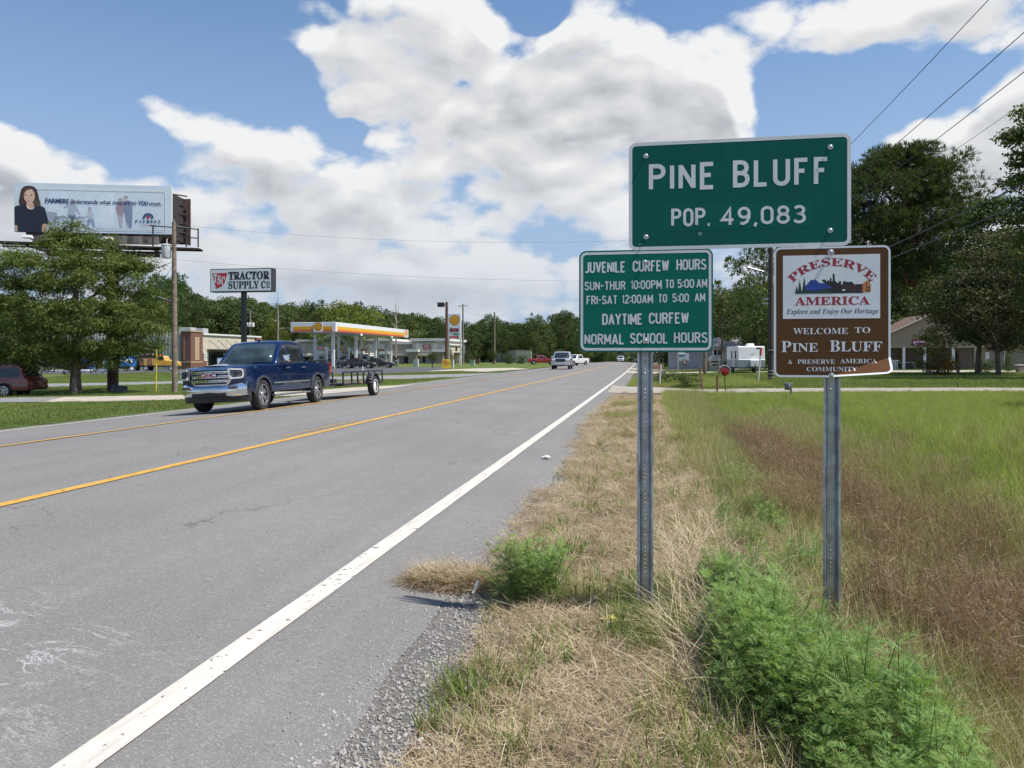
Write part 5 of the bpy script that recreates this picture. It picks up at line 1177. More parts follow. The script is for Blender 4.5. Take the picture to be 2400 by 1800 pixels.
    part('side_wall', CREAM, q, (xs-1, xs+.2, Y+.5, y2, 0, zt-1.6)); part('side_cornice', TRIMW, q, (xs-1.1, xs+.5, Y+.4, y2, zt-1.6, zt-1.2)); part('porch_roof', M('brown_roof', (.12, .085, .07), .8), q, (xs+.21, xs+1.6, y, y2-3, 2.0, 2.6))
    for k in range(3): part('stone_pier', STONE, q, (xs+1., xs+1.5, y+k*5.5, y+k*5.5+.9, 0, 1.99)); part('window', DARKG, q, (xs+.203, xs+.25, y+1.5+k*5, y+3.3+k*5, 3.0, 3.9))
    # low motel-like building further down
    L = empty('low_metal_building', (0, 0, 0), label='long low grey metal building with a cream end wall behind clipped shrubs', cat='building')
    d1, d2 = 205., 262.; c = Vector(XY(1210, d1)); a = Vector(XY(1104, d2)); e = Vector(XY(1245, d1-2))
    def slab(name, p, q_, z1a, z1b, mat, th=.25):
        mb = MB(); n = (q_-p).normalized(); n = Vector((-n.y, n.x))*th
        mb.add([(p.x, p.y, -.3), (q_.x, q_.y, -.3), (q_.x, q_.y, z1b), (p.x, p.y, z1a), (p.x+n.x, p.y+n.y, -.3), (q_.x+n.x, q_.y+n.y, -.3), (q_.x+n.x, q_.y+n.y, z1b), (p.x+n.x, p.y+n.y, z1a)], [(0, 1, 2, 3), (4, 5, 6, 7), (0, 1, 5, 4), (2, 3, 7, 6), (0, 3, 7, 4), (1, 2, 6, 5)]); mb.build(name, mat, L)
    slab('long_wall', a, c, 2.6, 3.05, METALW); slab('end_wall', c, e, 3.0, 3.0, CREAM)
    mb = MB(); u = (e-c); b2 = a+u; mb.add([(c.x, c.y, 3.06), (e.x, e.y, 3.02), (b2.x, b2.y, 2.9), (a.x, a.y, 2.62), (c.x, c.y, 3.36), (e.x, e.y, 3.3), (b2.x, b2.y, 3.1), (a.x, a.y, 2.86)], [(0, 1, 2, 3), (4, 5, 6, 7), (0, 1, 5, 4), (2, 3, 7, 6), (0, 3, 7, 4), (1, 2, 6, 5)]); mb.build('roof', M('pale_roof', (.40, .38, .33), .7), L)
    for t in (.25, .5, .8): v = a.lerp(c, t); mb = MB(); mb.box((v.x-1.5, v.y+.5, 3.5), (.9, .9, .6)); mb.build('roof_vent', WHITE, L)
shop_building()
def grey_house():
    d = 100.; Y = XY(1700, d)[1]; A = lambda px: XatY(px, Y); zz = lambda py, px: EYE-(py-HORY)/F*dep(A(px), Y)
    r = empty('grey_house', (0, 0, 0), label='single storey grey house with low shingle roof behind the travel trailer', cat='house')
    SID = M('blue_grey_siding', (.27, .30, .32), .8, var=.06); RF = M('grey_shingles', (.25, .24, .225), .9, var=.25, vs=3., bump=.4)
    x0, x1 = A(1560), A(1752); ze = zz(814, 1700); zr_ = zz(793, 1700)
    part('wall', SID, r, (x0+.5, x1-.5, Y, Y+9, .0, ze))
    mb = MB(); mb.add([(x0, Y-.6, ze-.05), (x1, Y-.6, ze-.05), (x1-.4, Y+4.5, zr_+.25), (x0+.4, Y+4.5, zr_+.25), (x0, Y+9.6, ze-.05), (x1, Y+9.6, ze-.05), (x0, Y-.6, ze-.2), (x1, Y-.6, ze-.2), (x1, Y+9.6, ze-.2), (x0, Y+9.6, ze-.2)], [(0, 1, 2, 3), (3, 2, 5, 4), (0, 3, 4), (1, 5, 2), (6, 7, 8, 9), (0, 1, 7, 6), (4, 5, 8, 9)]); mb.build('roof', RF, r)
    wx0, wx1 = A(1670), A(1692.5); w = part('window', WHITE, r, (wx0, wx1, Y-.08, Y-.003, zz(834.5, 1680), zz(818, 1680)))
    for a, b in ((1672.5, 1680.5), (1682, 1690.5)): part('pane', DARKG, w, (A(a), A(b), Y-.11, Y-.083, zz(833, 1680), zz(820, 1680)))
    part('window', WHITE, r, (A(1600), A(1615), Y-.08, Y-.003, 1.1, 2.1))
grey_house()
def white_porch_house():
    d = 86.; Y = XY(2180, d)[1]; A = lambda px: XatY(px, Y); zz = lambda py, px=2180: EYE-(py-HORY)/F*dep(A(px), Y)
    r = empty('porch_house', (0, 0, 0), label='tan gabled house with white porch posts in the shade of trees at right', cat='house')
    SID = M('tan_siding', (.30, .25, .195), .8, var=.06); RF = M('brown_shingles', (.16, .10, .075), .9, var=.3, vs=3., bump=.4); SHD = M('shaded_porch_wall', (.14, .12, .10), .85)  # porch wall: siding tone darkened, the porch shade is put into its colour
    xl, xa, xr = A(2040), A(2180), A(2320); zs = zz(813); za = zz(735); ze = zz(793)
    mb = MB(); mb.prism([(xl+.5, zs), (xr-.5, zs), (xr-.5, ze), (xa, za-.25), (xl+.5, ze)], lambda u, v, t: (u, t, v), Y, Y+.2); mb.build('gable_wall', SID, r)
    k = 0; z = zs+.18
    while z < za-.6:
        t = (z-ze)/(za-.25-ze); a = xl+.5+(xa-xl-.5)*max(0, t); b = xr-.5-(xr-.5-xa)*max(0, t); part('siding_board', SID, r, (a+.05, b-.05, Y-.02, Y-.002, z, z+.16)); z += .19
    for s_, xe in ((-1, xl), (1, xr)):
        mb = MB(); mb.add([(xe, Y-.6, ze-.25), (xa, Y-.6, za), (xa, Y+14, za), (xe, Y+14, ze-.25), (xe, Y-.6, ze-.42), (xa, Y-.6, za-.17), (xa, Y+14, za-.17), (xe, Y+14, ze-.42)], [(0, 1, 2, 3), (4, 5, 6, 7), (0, 1, 5, 4), (2, 3, 7, 6), (0, 3, 7, 4)]); mb.build('roof', RF, r)
        mb = MB(); mb.bar((xe, Y-.65, ze-.30), (xa, Y-.65, za-.06), .05, .2); mb.build('barge_board', WHITE, r)
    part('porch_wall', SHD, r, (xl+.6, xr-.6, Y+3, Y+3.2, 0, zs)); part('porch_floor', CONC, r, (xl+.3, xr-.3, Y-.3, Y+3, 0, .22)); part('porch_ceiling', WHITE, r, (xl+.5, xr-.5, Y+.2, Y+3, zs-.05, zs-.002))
    part('house_body', SID, r, (xl+.7, xr-.7, Y+3.21, Y+13.5, 0, ze-.3))
    for px in (2062, 2119, 2168, 2235, 2290): part('porch_post', WHITE, r, (A(px)-.12, A(px)+.12, Y+.02, Y+.26, .22, zs-.06))
    part('door', M('dark_red_door', (.12, .04, .02), .5), r, (A(2128), A(2144), Y+2.93, Y+2.998, .22, 2.3)); part('window', DARKG, r, (A(2095), A(2112), Y+2.93, Y+2.998, 1.0, 2.2)); part('window', DARKG, r, (A(2210), A(2228), Y+2.93, Y+2.998, 1.0, 2.2)); part('window', DARKG, r, (A(2250), A(2272), Y+2.93, Y+2.998, 1.0, 2.2))
    part('wing_wall', SID, r, (xr-.5, xr+12, Y+3, Y+12, 0, 2.6)); part('wing_roof', RF, r, (xr-.4, xr+12.5, Y+2.3, Y+12.5, 2.603, 3.1)); part('wing_door', WHITE, r, (A(2336), A(2346), Y+2.93, Y+2.997, 0, 2.1)); part('downpipe', WHITE, r, (A(2381), A(2383), Y+2.9, Y+2.99, 0, 2.6))
    x = A(2088)
    for i in range(5): part('railing_baluster', WHITE, r, (x+i*.16, x+i*.16+.07, Y+.05, Y+.12, .22, 1.15))
    part('handrail', WHITE, r, (x-.1, x+.9, Y+.02, Y+.15, 1.153, 1.23))
    for px, lab in ((2112, 'white folding table left of the porch post'), (2140, 'white folding table right of the porch post')):
        x = A(px); t = empty('folding_table', (x, Y+1.3, .22), label=lab, cat='table'); 
        mb = MB(); mb.box((0, 0, .74), (1.4, .7, .05)); mb.build('table_top', WHITE, t)
        for sx in (-.5, .5): mb = MB(); mb.tube([(sx*1.2, -.3, 0), (sx, -.2, .35), (sx, -.2, .72)], .02, 5); mb.tube([(sx*1.2, .3, 0), (sx, .2, .35), (sx, .2, .72)], .02, 5); mb.bar((sx, -.2, .4), (sx, .2, .4), .02); mb.build('leg', WHITE, t)
    s = empty('shop_sign', (A(2153), Y-.06, 0), label='magenta shop sign hanging on the gable of the porch house', cat='sign')
    w = A(2170)-A(2138); mb = MB(); mb.box((0, 0, zz(803)), (w, .06, .72)); mb.build('board', M('magenta_board', (.22, .03, .11), .5), s)
    mb = MB(); mb.prism([(-.55, zz(805)), (-.35, zz(805)), (-.35, zz(801)), (-.45, zz(799.5)), (-.55, zz(801))], lambda u, v, t: (u, t, v), -.045, -.034); mb.build('house_icon', WHITE, s); mb = MB(); mb.box((.15, -.04, zz(801)), (.85, .012, .1)); mb.build('name_strip', WHITE, s); mb = MB(); mb.box((-.45, -.04, zz(809)), (.35, .012, .09)); mb.build('name_strip', WHITE, s)
    # kerb number sign
    d = 66.; x, y = XY(2183, d); g = Z(x, y); s = empty('number_sign', (x, y, g), TH, 'small dark sign reading 7002 in white leaning by the shrub', 'sign')
    zt, zb_ = ZP(871, d)-g, ZP(883, d)-g; mb = MB(); mb.box((0, 0, (zt+zb_)/2), (1.05, .04, zt-zb_), M=Matrix.Rotation(R(3), 4, 'Y')); mb.bar((-.4, .04, -.2), (-.4, .04, zb_), .05); mb.bar((.4, .04, -.2), (.4, .04, zb_), .05); mb.build('board', M('dark_slate', (.05, .06, .065), .7), s)
    mb = MB(); letter(mb, '7002', lambda u, v: (u, -.024, v), 0, zb_+.12, .25, .85, 'C', .02, 'B'); mb.build('lettering', WHITE, s)
    mb = MB(); mb.bar((-.68, 0, -.1), (-.68, 0, .62), .06); mb.build('stake', BLACK, s)
white_porch_house(); house_apron()
def wood_pole(name, x, y, h, rad, label, mat=WOOD, group=None, rot=None):
    g = Z(x, y); r = empty(name, (x, y, g), label=label, cat='utility pole', group=group, rot=rot)
    mb = MB(); mb.tube([(0, 0, -.5), (0, 0, 0), (0, 0, h*.5), (0, 0, h)], [rad*1.12, rad*1.1, rad*.95, rad*.75], 12); mb.build('pole', mat, r, smooth=50); return r, g
def wire(name, a, b, sag, rad, label, group='overhead wires', n=14):
    a = Vector(a); b = Vector(b); mb = MB(); pts = []
    for i in range(n+1):
        t = i/n; p = a.lerp(b, t); p.z -= sag*4*t*(1-t); pts.append(p)
    mb.tube(pts, rad, 5); mb.build(name, M('wire_dark', (.02, .02, .022), .6), smooth=60, label=label, cat='wire', group=group)
def poles():
    # weathered pole with transformer right of the billboard
    d = 45.7; x, y = XY(410, d); g = Z(x, y); h = ZP(520, d)-g
    r, g = wood_pole('utility_pole', x, y, h, .15, 'weathered wooden pole with a grey transformer can in front of the billboard end', rot=(0, R(-.35), 0))
    mb = MB(); zc = ZP(605, d)-g; zt = ZP(574, d)-g; off = Vector((-.46*CT, -.46*ST, 0)); mb.lathe([(.0, zc), (.24, zc), (.27, zc+.08), (.27, zt-.04), (.29, zt-.03), (.29, zt), (.2, zt+.05), (0, zt+.06)], 16, Matrix.Translation(off)); 
    tr = mb.build('transformer', M('transformer_grey', (.48, .50, .50), .5), r, smooth=40)
    mb = MB(); mb.bar(off*.9+Vector((0, 0, zt+.06)), off*.9+Vector((0, 0, zt+.35)), .05); mb.build('bushing', TRIMW, tr); mb = MB(); mb.bar(off*.4+Vector((0, 0, zt-.3)), (0, 0, zt-.3), .07); mb.build('bracket', STEEL, r)
    mb = MB(); z = ZP(521, d)-g; mb.bar((0, 0, h), (.0, 0, h+.15), .05); mb.bar((0, 0, h-.2), (.9*CT, .9*ST, h-.35), .03); mb.build('top_hardware', STEEL, r)
    mb = MB(); z = ZP(708, d)-g; mb.tube([(0, 0, z), (-.6*CT, -.6*ST, z+.2), (-.95*CT, -.95*ST, z+.32)], .03, 6); mb.build('lamp_arm', STEEL, r)
    P1 = Vector((x, y, 0))
    top1 = ZP(523, d); mid1 = ZP(608, d)
    # road-side line on the right
    X2 = 8.1; Y2 = 56.3; d2 = dep(X2, Y2); r2, g2 = wood_pole('utility_pole', X2, Y2, 11.8-Z(X2, Y2), .19, 'dark wooden pole with lamp arm standing between the two lower signs', M('dark_pole_wood', (.07, .05, .04), .9, var=.3, bump=.4), 'roadside pole line')
    mb = MB(); a0 = ZP(643, d2)-g2; mb.tube([(0, 0, a0-.25), (-.3*CT, -.3*ST, a0+.15), (-1.6*CT, -1.6*ST, a0+.5)], .035, 6); mb.build('lamp_arm', STEEL, r2)
    mb = MB(); v = Vector((-1.85*CT, -1.85*ST, a0+.42)); mb.lathe([(0, .14), (.12, .12), (.14, 0), (.19, -.05), (.17, -.28), (.1, -.36), (0, -.38)], 14, Matrix.Translation(v)); mb.build('lamp_globe', TRIMW, r2, smooth=50)
    for k in range(9): mb = MB(); zc = .06+k*.11+(1.2 if k > 5 else 0); mb.tube([(0, 0, zc), (0, 0, zc+.03)], .216, 12); mb.build('reflective_band', TRIMW if k % 2 else BLACK, r2)
    mb = MB(); 
    for zz_ in (5.5, 5.2): mb.box((-.25, 0, zz_-g2+.05), (.5, .12, .1))
    mb.build('cable_bracket', STEEL, r2)
    Yn = -6.; r3, g3 = wood_pole('utility_pole', X2, Yn, 11.3, .18, 'wooden pole of the roadside line out of view beside the camera', group='roadside pole line')
    Yf = 112.; Xf = X2+float(cx(Yf))*0; r4, g4 = wood_pole('utility_pole', Xf, Yf, 11.3, .18, 'farther wooden pole of the roadside line beyond the signs', group='roadside pole line')
    for i, (zz_, dx, rad, nm) in enumerate(((10.9, 0, .011, 'topmost'), (9.25, -.1, .011, 'second'), (8.55, .1, .011, 'third'), (7.9, .15, .006, 'thin fourth'), (5.9, -.2, .020, 'thick fifth'), (5.5, -.2, .020, 'lowest thick'))):
        wire('wire', (X2+dx, Y2, zz_), (X2+dx, Yn, zz_-.0), .62, rad, nm+' wire crossing the sky at upper right', 'wires of the roadside line'); wire('wire', (X2+dx, Y2, zz_), (Xf+dx, Yf, zz_-.3), .7, rad, nm+' wire running on from the pole between the signs', 'wires of the roadside line')
    wire('wire', (x, y, top1-.1), (X2, Y2, 10.2), .9, .005, 'upper wire crossing the road from the transformer pole'); wire('wire', (x, y, mid1), (X2, Y2, 7.1), .7, .005, 'lower wire crossing the road from the transformer pole')
    wire('wire', (x, y, mid1-.1), (x-14, y+3, mid1-2.4), .3, .014, 'service cable dropping left behind the oak'); wire('wire', (x, y, mid1-.1), (x-20, y+22, mid1-4.2), .5, .012, 'second service cable dropping towards the store')
    # guard stake
    xx, yy = XY(366, 46.5); g = Z(xx, yy); p = empty('marker_stake', (xx, yy, g), label='slim yellow marker stake standing in the lawn left of the transformer pole', cat='stake'); h = ZP(818, 46.5)-g
    mb = MB(); mb.tube([(0, 0, -.2), (0.01, 0, h)], .035, 6); mb.build('stake', M('stake_yellow', (.68, .50, .05), .5), p)
    # grey rock
    xx, yy = XY(278, 47.2); g = Z(xx, yy); bm = bmesh.new(); bmesh.ops.create_cube(bm, size=1.); bmesh.ops.subdivide_edges(bm, edges=bm.edges[:], cuts=5, use_grid_fill=True)
    for v in bm.verts: v.co = Vector((v.co.x*.8, v.co.y*.55, v.co.z*.42+.2)); v.co += Vector((mnoise.noise(v.co*3), mnoise.noise(v.co*3+Vector((5, 0, 0))), mnoise.noise(v.co*3+Vector((9, 0, 0)))))*.09
    me = bpy.data.meshes.new('stone'); bm.to_mesh(me); bm.free(); me.materials.append(M('dark_rock', (.10, .10, .105), .9, var=.6, vs=7., bump=.8, bs=20.))
    obj('boulder', me, None, (xx, yy, g), (0, 0, TH), label='squat dark grey boulder at the foot of the billboard pole', cat='boulder', smooth=40)
    # brown floodlight pole by the price sign
    d = 128.; x, y = XY(1047, d); r5, g = wood_pole('floodlight_pole', x, y, ZP(708, d)-Z(x, y), .30, 'brown pole with two dark floodlights left of the price sign', M('brown_pole', (.13, .075, .05), .8))
    for k in range(2): mb = MB(); mb.box((-.9-.1*k, -.3+.6*k, ZP(714, d)-g), (1.1, .5, .7)); mb.build('floodlight', BLACK, r5, bevel=.08)
    mb = MB(); mb.bar((0, 0, ZP(713, d)-g), (-.6, 0, ZP(713, d)-g), .1); mb.build('bracket', BLACK, r5)
    GP_ = M('grey_pole', (.20, .19, .17), .9)
    d = 165.; x, y = XY(1085, d); r6, g = wood_pole('utility_pole', x, y, ZP(712, d)-Z(x, y), .2, 'grey utility pole with a cross arm just right of the price sign', GP_)
    mb = MB(); z = ZP(717, d)-g; mb.bar((-1.1, 0, z), (1.1, 0, z), .12); mb.build('cross_arm', GP_, r6); [wire('wire', (x+dx, y, z+g), XY(1159, 165)+(ZP(738, 165),), 1., .012, ('left' if dx < 0 else 'right')+' one of two thin wires between the poles right of the price sign', 'far wires') for dx in (-.9, .9)]
    d = 165.; x, y = XY(1159, d); wood_pole('utility_pole', x, y, ZP(731, d)-Z(x, y), .2, 'bare brown pole standing behind the clipped round shrub', WOOD)
    d = 175.; x, y = XY(587, d); r7, g = wood_pole('utility_pole', x, y, ZP(727, d)-Z(x, y), .22, 'utility pole with three transformer cans behind the farm store', GP_)
    mb = MB(); z = ZP(732, d)-g; mb.bar((-1.6, 0, z), (1.6, 0, z), .15); mb.bar((-1.1, 0, z-1.), (1.1, 0, z-1.), .12); mb.build('cross_arm', GP_, r7)
    for k in (-1, 0, 1): mb = MB(); mb.tube([(k*.75, -.3, ZP(766, d)-g), (k*.75, -.3, ZP(756, d)-g)], .32, 10); mb.build('transformer', TRIMW, r7)
    for px, y0, y1, d_, lab in ((1545, 826, 848, 160, 'pale pole left of the blue and white notice'), (1575, 828, 851, 150, 'thin pale pole beside the blue and white notice'), (1652, 828, 858, 75, 'short dark wooden post in front of the low stone entrance sign')):
        x, y = XY(px, d_); g = Z(x, y); h = ZP(y0-14, d_)-g; p = empty('post', (x, y, g), label=lab, cat='post'); mb = MB(); mb.tube([(0, 0, -.3), (0, 0, h)], .17, 8); mb.build('shaft', GP_ if px < 1600 else WOOD, p)
poles()
def price_sign():
    d = 140.; Y = XY(1065, d)[1]; A = lambda px: XatY(px, Y); zz = lambda py: EYE-(py-HORY)/F*d; x0, x1 = A(1051.5), A(1080.5); c = (x0+x1)/2; w = x1-x0
    r = empty('price_sign', (c, Y, 0), label='tall white fuel price sign with a yellow scallop emblem and digital prices', cat='sign')
    mb = MB(); mb.box((0, 0, (zz(736)+zz(794))/2), (w, .5, zz(736)-zz(794))); mb.build('cabinet', M('sign_face_white', (.80, .80, .83), .4, var=.03), r)
    for sx in (-1, 1): mb = MB(); mb.box((sx*(w/2-.05), 0, zz(794)/2-.1), (.2, .3, zz(794)+.2)); mb.build('leg', TRIMW, r)
    scallop(r, lambda u, v, k: (u, -.253-.005*k, zz(751.3)+v), 1.72)
    def pan(nm, a, b, px0, px1, mt): mb = MB(); mb.box(((A(px0)+A(px1))/2-c, -.262, (zz(a)+zz(b))/2), (A(px1)-A(px0), .02, zz(a)-zz(b))); return mb.build(nm, mt, r)
    pan('price_panel', 769.5, 778, 1054.8, 1076, M('price_red', (.16, .015, .03), .4)); pan('price_panel', 781, 786, 1064, 1076, M('price_green', (.02, .22, .10), .4)); pan('red_strip', 788, 793, 1055, 1076, SRED)
    for tx, py, px, h, mt in (('2.89', 777, 1065.5, .42, M('digit_red', (.55, .12, .15), .4)), ('3.14', 785.5, 1070, .26, M('digit_green', (.3, .6, .42), .4)), ('Regular', 768.6, 1058, .10, BLACK), ('Diesel', 784, 1059, .12, BLACK), ('Food Mart', 791.6, 1065, .16, WHITE)):
        mb = MB(); letter(mb, tx, lambda u, v: (u, -.276, v), A(px)-c, zz(py), h, None, 'C', .02); mb.build('lettering', mt, r)
price_sign()
def banner():
    d = 104.; x, y = XY(1046.5, d); g = Z(x, y); r = empty('banner_sign', (x, y, g), TH, 'bright yellow banner with red writing at the station exit', 'banner')
    w = 19/F*d; z1 = ZP(842, d)-g; z0 = ZP(863, d)-g; mb = MB(); mb.box((0, 0, (z0+z1)/2), (w, .05, z1-z0)); mb.build('board', M('banner_yellow', (.80, .58, .05), .5, var=.04), r)
    for k, (a_, b_) in enumerate(((-.42, .05), (-.42, .30), (-.35, .42), (-.2, .1))):
        x_ = a_
        while x_ < b_: ww = .05+.05*random.random(); mb = MB(); mb.box((x_, -.03, z1-.2-k*.2), (ww, .01, .11)); mb.build('red_print', RED, r); x_ += ww+.035
    for sx in (-1, 1): mb = MB(); mb.bar((sx*w*.45, .03, -.1), (sx*w*.45, .03, z1), .05); mb.build('leg', BLACK, r)
banner()
def small_things():
    def stick(name, px, py0, py1, d, rad, mat, label, cat='post', lean=0., group=None):
        x, y = XY(px, d); g = Z(x, y); h = ZP(py0, d)-g; r = empty(name, (x, y, g), label=label, cat=cat, group=group); mb = MB(); mb.tube([(0, 0, -.2), (lean*CT, lean*ST, h)], rad, 7); mb.build('shaft', mat, r); return r, h
    stick('post', 975, 842, 856, 130, .45, TRIMW, 'stout pale bollard at the lawn edge left of the clipped round bush'); stick('post', 1015, 845, 866, 106, .05, BLACK, 'thin dark post leaning beside the forecourt exit', lean=-.2); stick('post', 1062.5, 843, 863, 106, .11, TRIMW, 'white post just right of the yellow banner')
    stick('post', 850, 858, 876, 76, .06, TRIMW, 'thin white stake behind the utility trailer')
    d = 36.; stick('stake', 1681, 880, 905, d, .05, M('brown_stake', (.20, .10, .07), .8), 'brown stake left of the red round marker', 'stake'); stick('stake', 1648, 867, 893, 40, .05, M('brown_stake', (.20, .10, .07), .8), 'leaning brown stake in tall grass near the posts', 'stake', -.15); r, h = stick('stake', 1545, 855, 884, 46, .05, TRIMW, 'pale stake with pink ribbon tied round it', 'stake', .1)
    mb = MB(); mb.box((0, 0, h-.15), (.16, .12, .28)); mb.build('ribbon', M('pink_ribbon', (.65, .22, .22), .7), r)
    # red round marker with white hoop
    x, y = XY(1698.5, 35.); g = Z(x, y); r = empty('round_marker', (x, y, g), TH, 'dark red round reflector with a white hoop on a thin post in the grass', 'marker'); zc = ZP(871.5, 35.)-g
    T = Matrix.Translation((0, 0, zc)) @ Matrix.Rotation(R(90), 4, 'X'); mb = MB(); mb.lathe([(0, -.02), (.175, -.02), (.18, 0), (.175, .02), (.1, .035), (0, .04)], 28, T); mb.build('disc', M('reflector_red', (.28, .01, .015), .25, var=.1), r, smooth=40)
    mb = MB(); mb.tube([(.27*math.cos(a), .03, zc+.02+.27*math.sin(a)) for a in np.linspace(-.3, math.pi+.1, 18)], .012, 5); mb.build('hoop', TRIMW, r); mb = MB(); mb.tube([(.05, .03, -.2), (0, .03, zc)], .02, 6); mb.build('post', BLACK, r)
    # leaning gas marker
    d = 50.; x, y = XY(1776, d); g = Z(x, y); r = empty('pipeline_marker', (x, y, g), label='leaning white marker pipe with an orange red cap beside the travel trailer', cat='marker'); h = ZP(815, d)-g; e = Vector((.22*CT, .22*ST, h))
    mb = MB(); mb.tube([(0, 0, -.2), e*.8], .05, 8); mb.build('pipe', TRIMW, r); mb = MB(); mb.tube([e*.78, e], .08, 8); mb.build('red_cap', M('cap_red', (.62, .10, .05), .5), r); mb = MB(); mb.box(e*.98+Vector((-.18, 0, 0)), (.25, .06, .1)); mb.build('flag', DARKSTEEL, r)
    # gas meter
    d = 32.; x, y = XY(1849, d); g = Z(x, y)-.3; r = empty('gas_meter', (x, y, g), TH, 'grey utility meter box on a post in the grass under the brown sign', 'meter box'); z0 = ZP(914, d)-g; z1 = ZP(897, d)-g
    K = M('meter_grey', (.16, .18, .19), .5, .3); mb = MB(); mb.box((-.03, 0, (z0+z1)/2), (.26, .18, z1-z0)); mb.build('box', K, r, bevel=.03); mb = MB(); mb.lathe([(0, 0), (.09, 0), (.09, .05), (.05, .07), (0, .07)], 12, Matrix.Translation((-.05, -.09, (z0+z1)/2)) @ Matrix.Rotation(R(90), 4, 'X')); mb.build('dial', K, r); mb = MB(); mb.bar((.1, .05, -.2), (.1, .05, z1), .06); mb.bar((-.22, .0, z1-.08), (.05, .0, z1-.02), .05); mb.build('post', K, r)
    # stone entrance sign
    d = 88.; x, y = XY(1675, d); g = Z(x, y); r = empty('entrance_sign', (x, y, g), TH, 'low pale stone entrance sign with a curved cap in front of the grey house', 'sign'); w = 34/F*d; zt = ZP(832, d)-g
    pr = [(-w/2, 0), (w/2, 0), (w/2, zt*.72)]+[(w/2-w*i/8, zt*(.72+.28*math.sin(math.pi*i/8))) for i in range(1, 8)]+[(-w/2, zt*.72)]
    mb = MB(); mb.prism(pr, lambda u, v, t: (u, t, v), -.1, .1); mb.build('cap_panel', LGST, r); mb = MB(); mb.box((0, -.11, zt*.42), (w*.62, .02, zt*.5)); mb.build('face', CREAM, r)
    for k in range(2): mb = MB(); mb.box((0, -.13, zt*(.58-.2*k)), (w*(.5-.12*k), .01, zt*.09)); mb.build('lettering', BLACK, r)
    for sx in (-1, 1): mb = MB(); mb.box((sx*w*.46, 0, zt*.35), (w*.12, .35, zt*.72)); mb.build('pillar', STONE, r)
    for px, d_, lab in ((1686, 76, 'small brown fire hydrant just left of the travel trailer'), (1641.5, 80, 'small brown hydrant left of the short dark post')):
        x, y = XY(px, d_); g = Z(x, y); r = empty('hydrant', (x, y, g), label=lab, cat='hydrant'); s = 1. if px > 1660 else .8
        mb = MB(); mb.lathe([(.16*s, 0), (.16*s, .06), (.1*s, .08), (.1*s, .5*s), (.15*s, .52*s), (.12*s, .64*s), (.04*s, .72*s), (0, .74*s)], 10); mb.build('barrel', M('rust_brown', (.16, .06, .04), .7), r, smooth=40); mb = MB(); mb.tube([(-.2*s, 0, .42*s), (.2*s, 0, .42*s)], .055*s, 8); mb.build('outlet', M('rust_brown', (.16, .06, .04), .7), r)
    # notices
    d = 78.; x, y = XY(1592, d); g = Z(x, y); r = empty('notice_board', (x, y, g), TH, 'pale notice board with a blue stripe on a grey post beside the road', 'sign'); mb = MB(); mb.box((.25, 0, ZP(835, d)-g), (.62, .04, .9)); mb.build('board', M('pale_green_board', (.30, .42, .38), .6), r)
    mb = MB(); mb.box((.25, -.03, ZP(829, d)-g), (.62, .02, .12)); mb.build('white_band', WHITE, r); mb = MB(); mb.box((.25, -.03, ZP(832.5, d)-g), (.62, .02, .12)); mb.build('blue_band', M('band_blue', (.04, .12, .32), .5), r); mb = MB(); mb.bar((-.12, 0, -.2), (-.12, 0, ZP(820, d)-g), .12); mb.build('post', GRST, r)
    d = 60.; x, y = XY(1604.5, d); g = Z(x, y); r = empty('yard_sign', (x, y, g), TH, 'small dark red yard sign tilted on two thin legs', 'sign'); mb = MB(); mb.box((0, 0, ZP(849, d)-g), (.36, .03, .40), M=Matrix.Rotation(R(8), 4, 'Y')); mb.build('board', M('maroon_board', (.14, .035, .03), .6), r)
    for sx in (-.12, .12): mb = MB(); mb.bar((sx, .02, -.2), (sx, .02, ZP(852, d)-g), .02); mb.build('leg', BLACK, r)
    for k in range(3): mb = MB(); mb.box((0, -.02, ZP(849, d)-g+.1-.09*k), (.24, .006, .03), M=Matrix.Rotation(R(8), 4, 'Y')); mb.build('lettering', WHITE, r)
    # transformer cabinet and brown notice on the far lawn
    d = 135.; x, y = XY(1108, d); g = Z(x, y); r = empty('electrical_cabinet', (x, y, g), label='pale green electrical cabinet on the far lawn', cat='cabinet'); mb = MB(); mb.box((0, 0, .45), (.65, .65, 1.)); mb.build('box', M('cabinet_green', (.30, .42, .32), .6), r, bevel=.03); mb = MB(); mb.box((0, 0, 1.0), (.72, .72, .08)); mb.build('lid', M('cabinet_green', (.30, .42, .32), .6), r)
    d = 150.; x, y = XY(1118, d); g = Z(x, y); r = empty('lawn_sign', (x, y, g), label='brown panel sign on the far lawn right of the green cabinet', cat='sign'); mb = MB(); mb.box((0, 0, .75), (.85, .1, .95)); mb.build('board', M('brown_panel', (.13, .05, .04), .7), r)
    for sx in (-.45, .45): mb = MB(); mb.bar((sx, 0, -.1), (sx, 0, 1.3), .1); mb.build('leg', WOOD, r)
    # wastebasket-like box near right house
    d = 72.; x, y = XY(2390, d); g = Z(x, y); r = empty('garden_box', (x, y, g), TH, 'brown wooden box with a white lid on the lawn at the right edge', 'box'); mb = MB(); mb.box((0, 0, .35), (.5, .5, .6)); mb.build('box', WOOD, r); mb = MB(); mb.box((0, 0, .68), (.56, .56, .1)); mb.build('lid', TRIMW, r)
    d = 66.; x, y = XY(2246, d); g = Z(x, y); r = empty('post', (x, y, g), label='grey round post on the lawn right of the pale green bush', cat='post'); mb = MB(); mb.tube([(0, 0, -.1), (0, 0, .92)], .11, 10); mb.build('shaft', M('weathered_grey', (.14, .145, .14), .9), r)
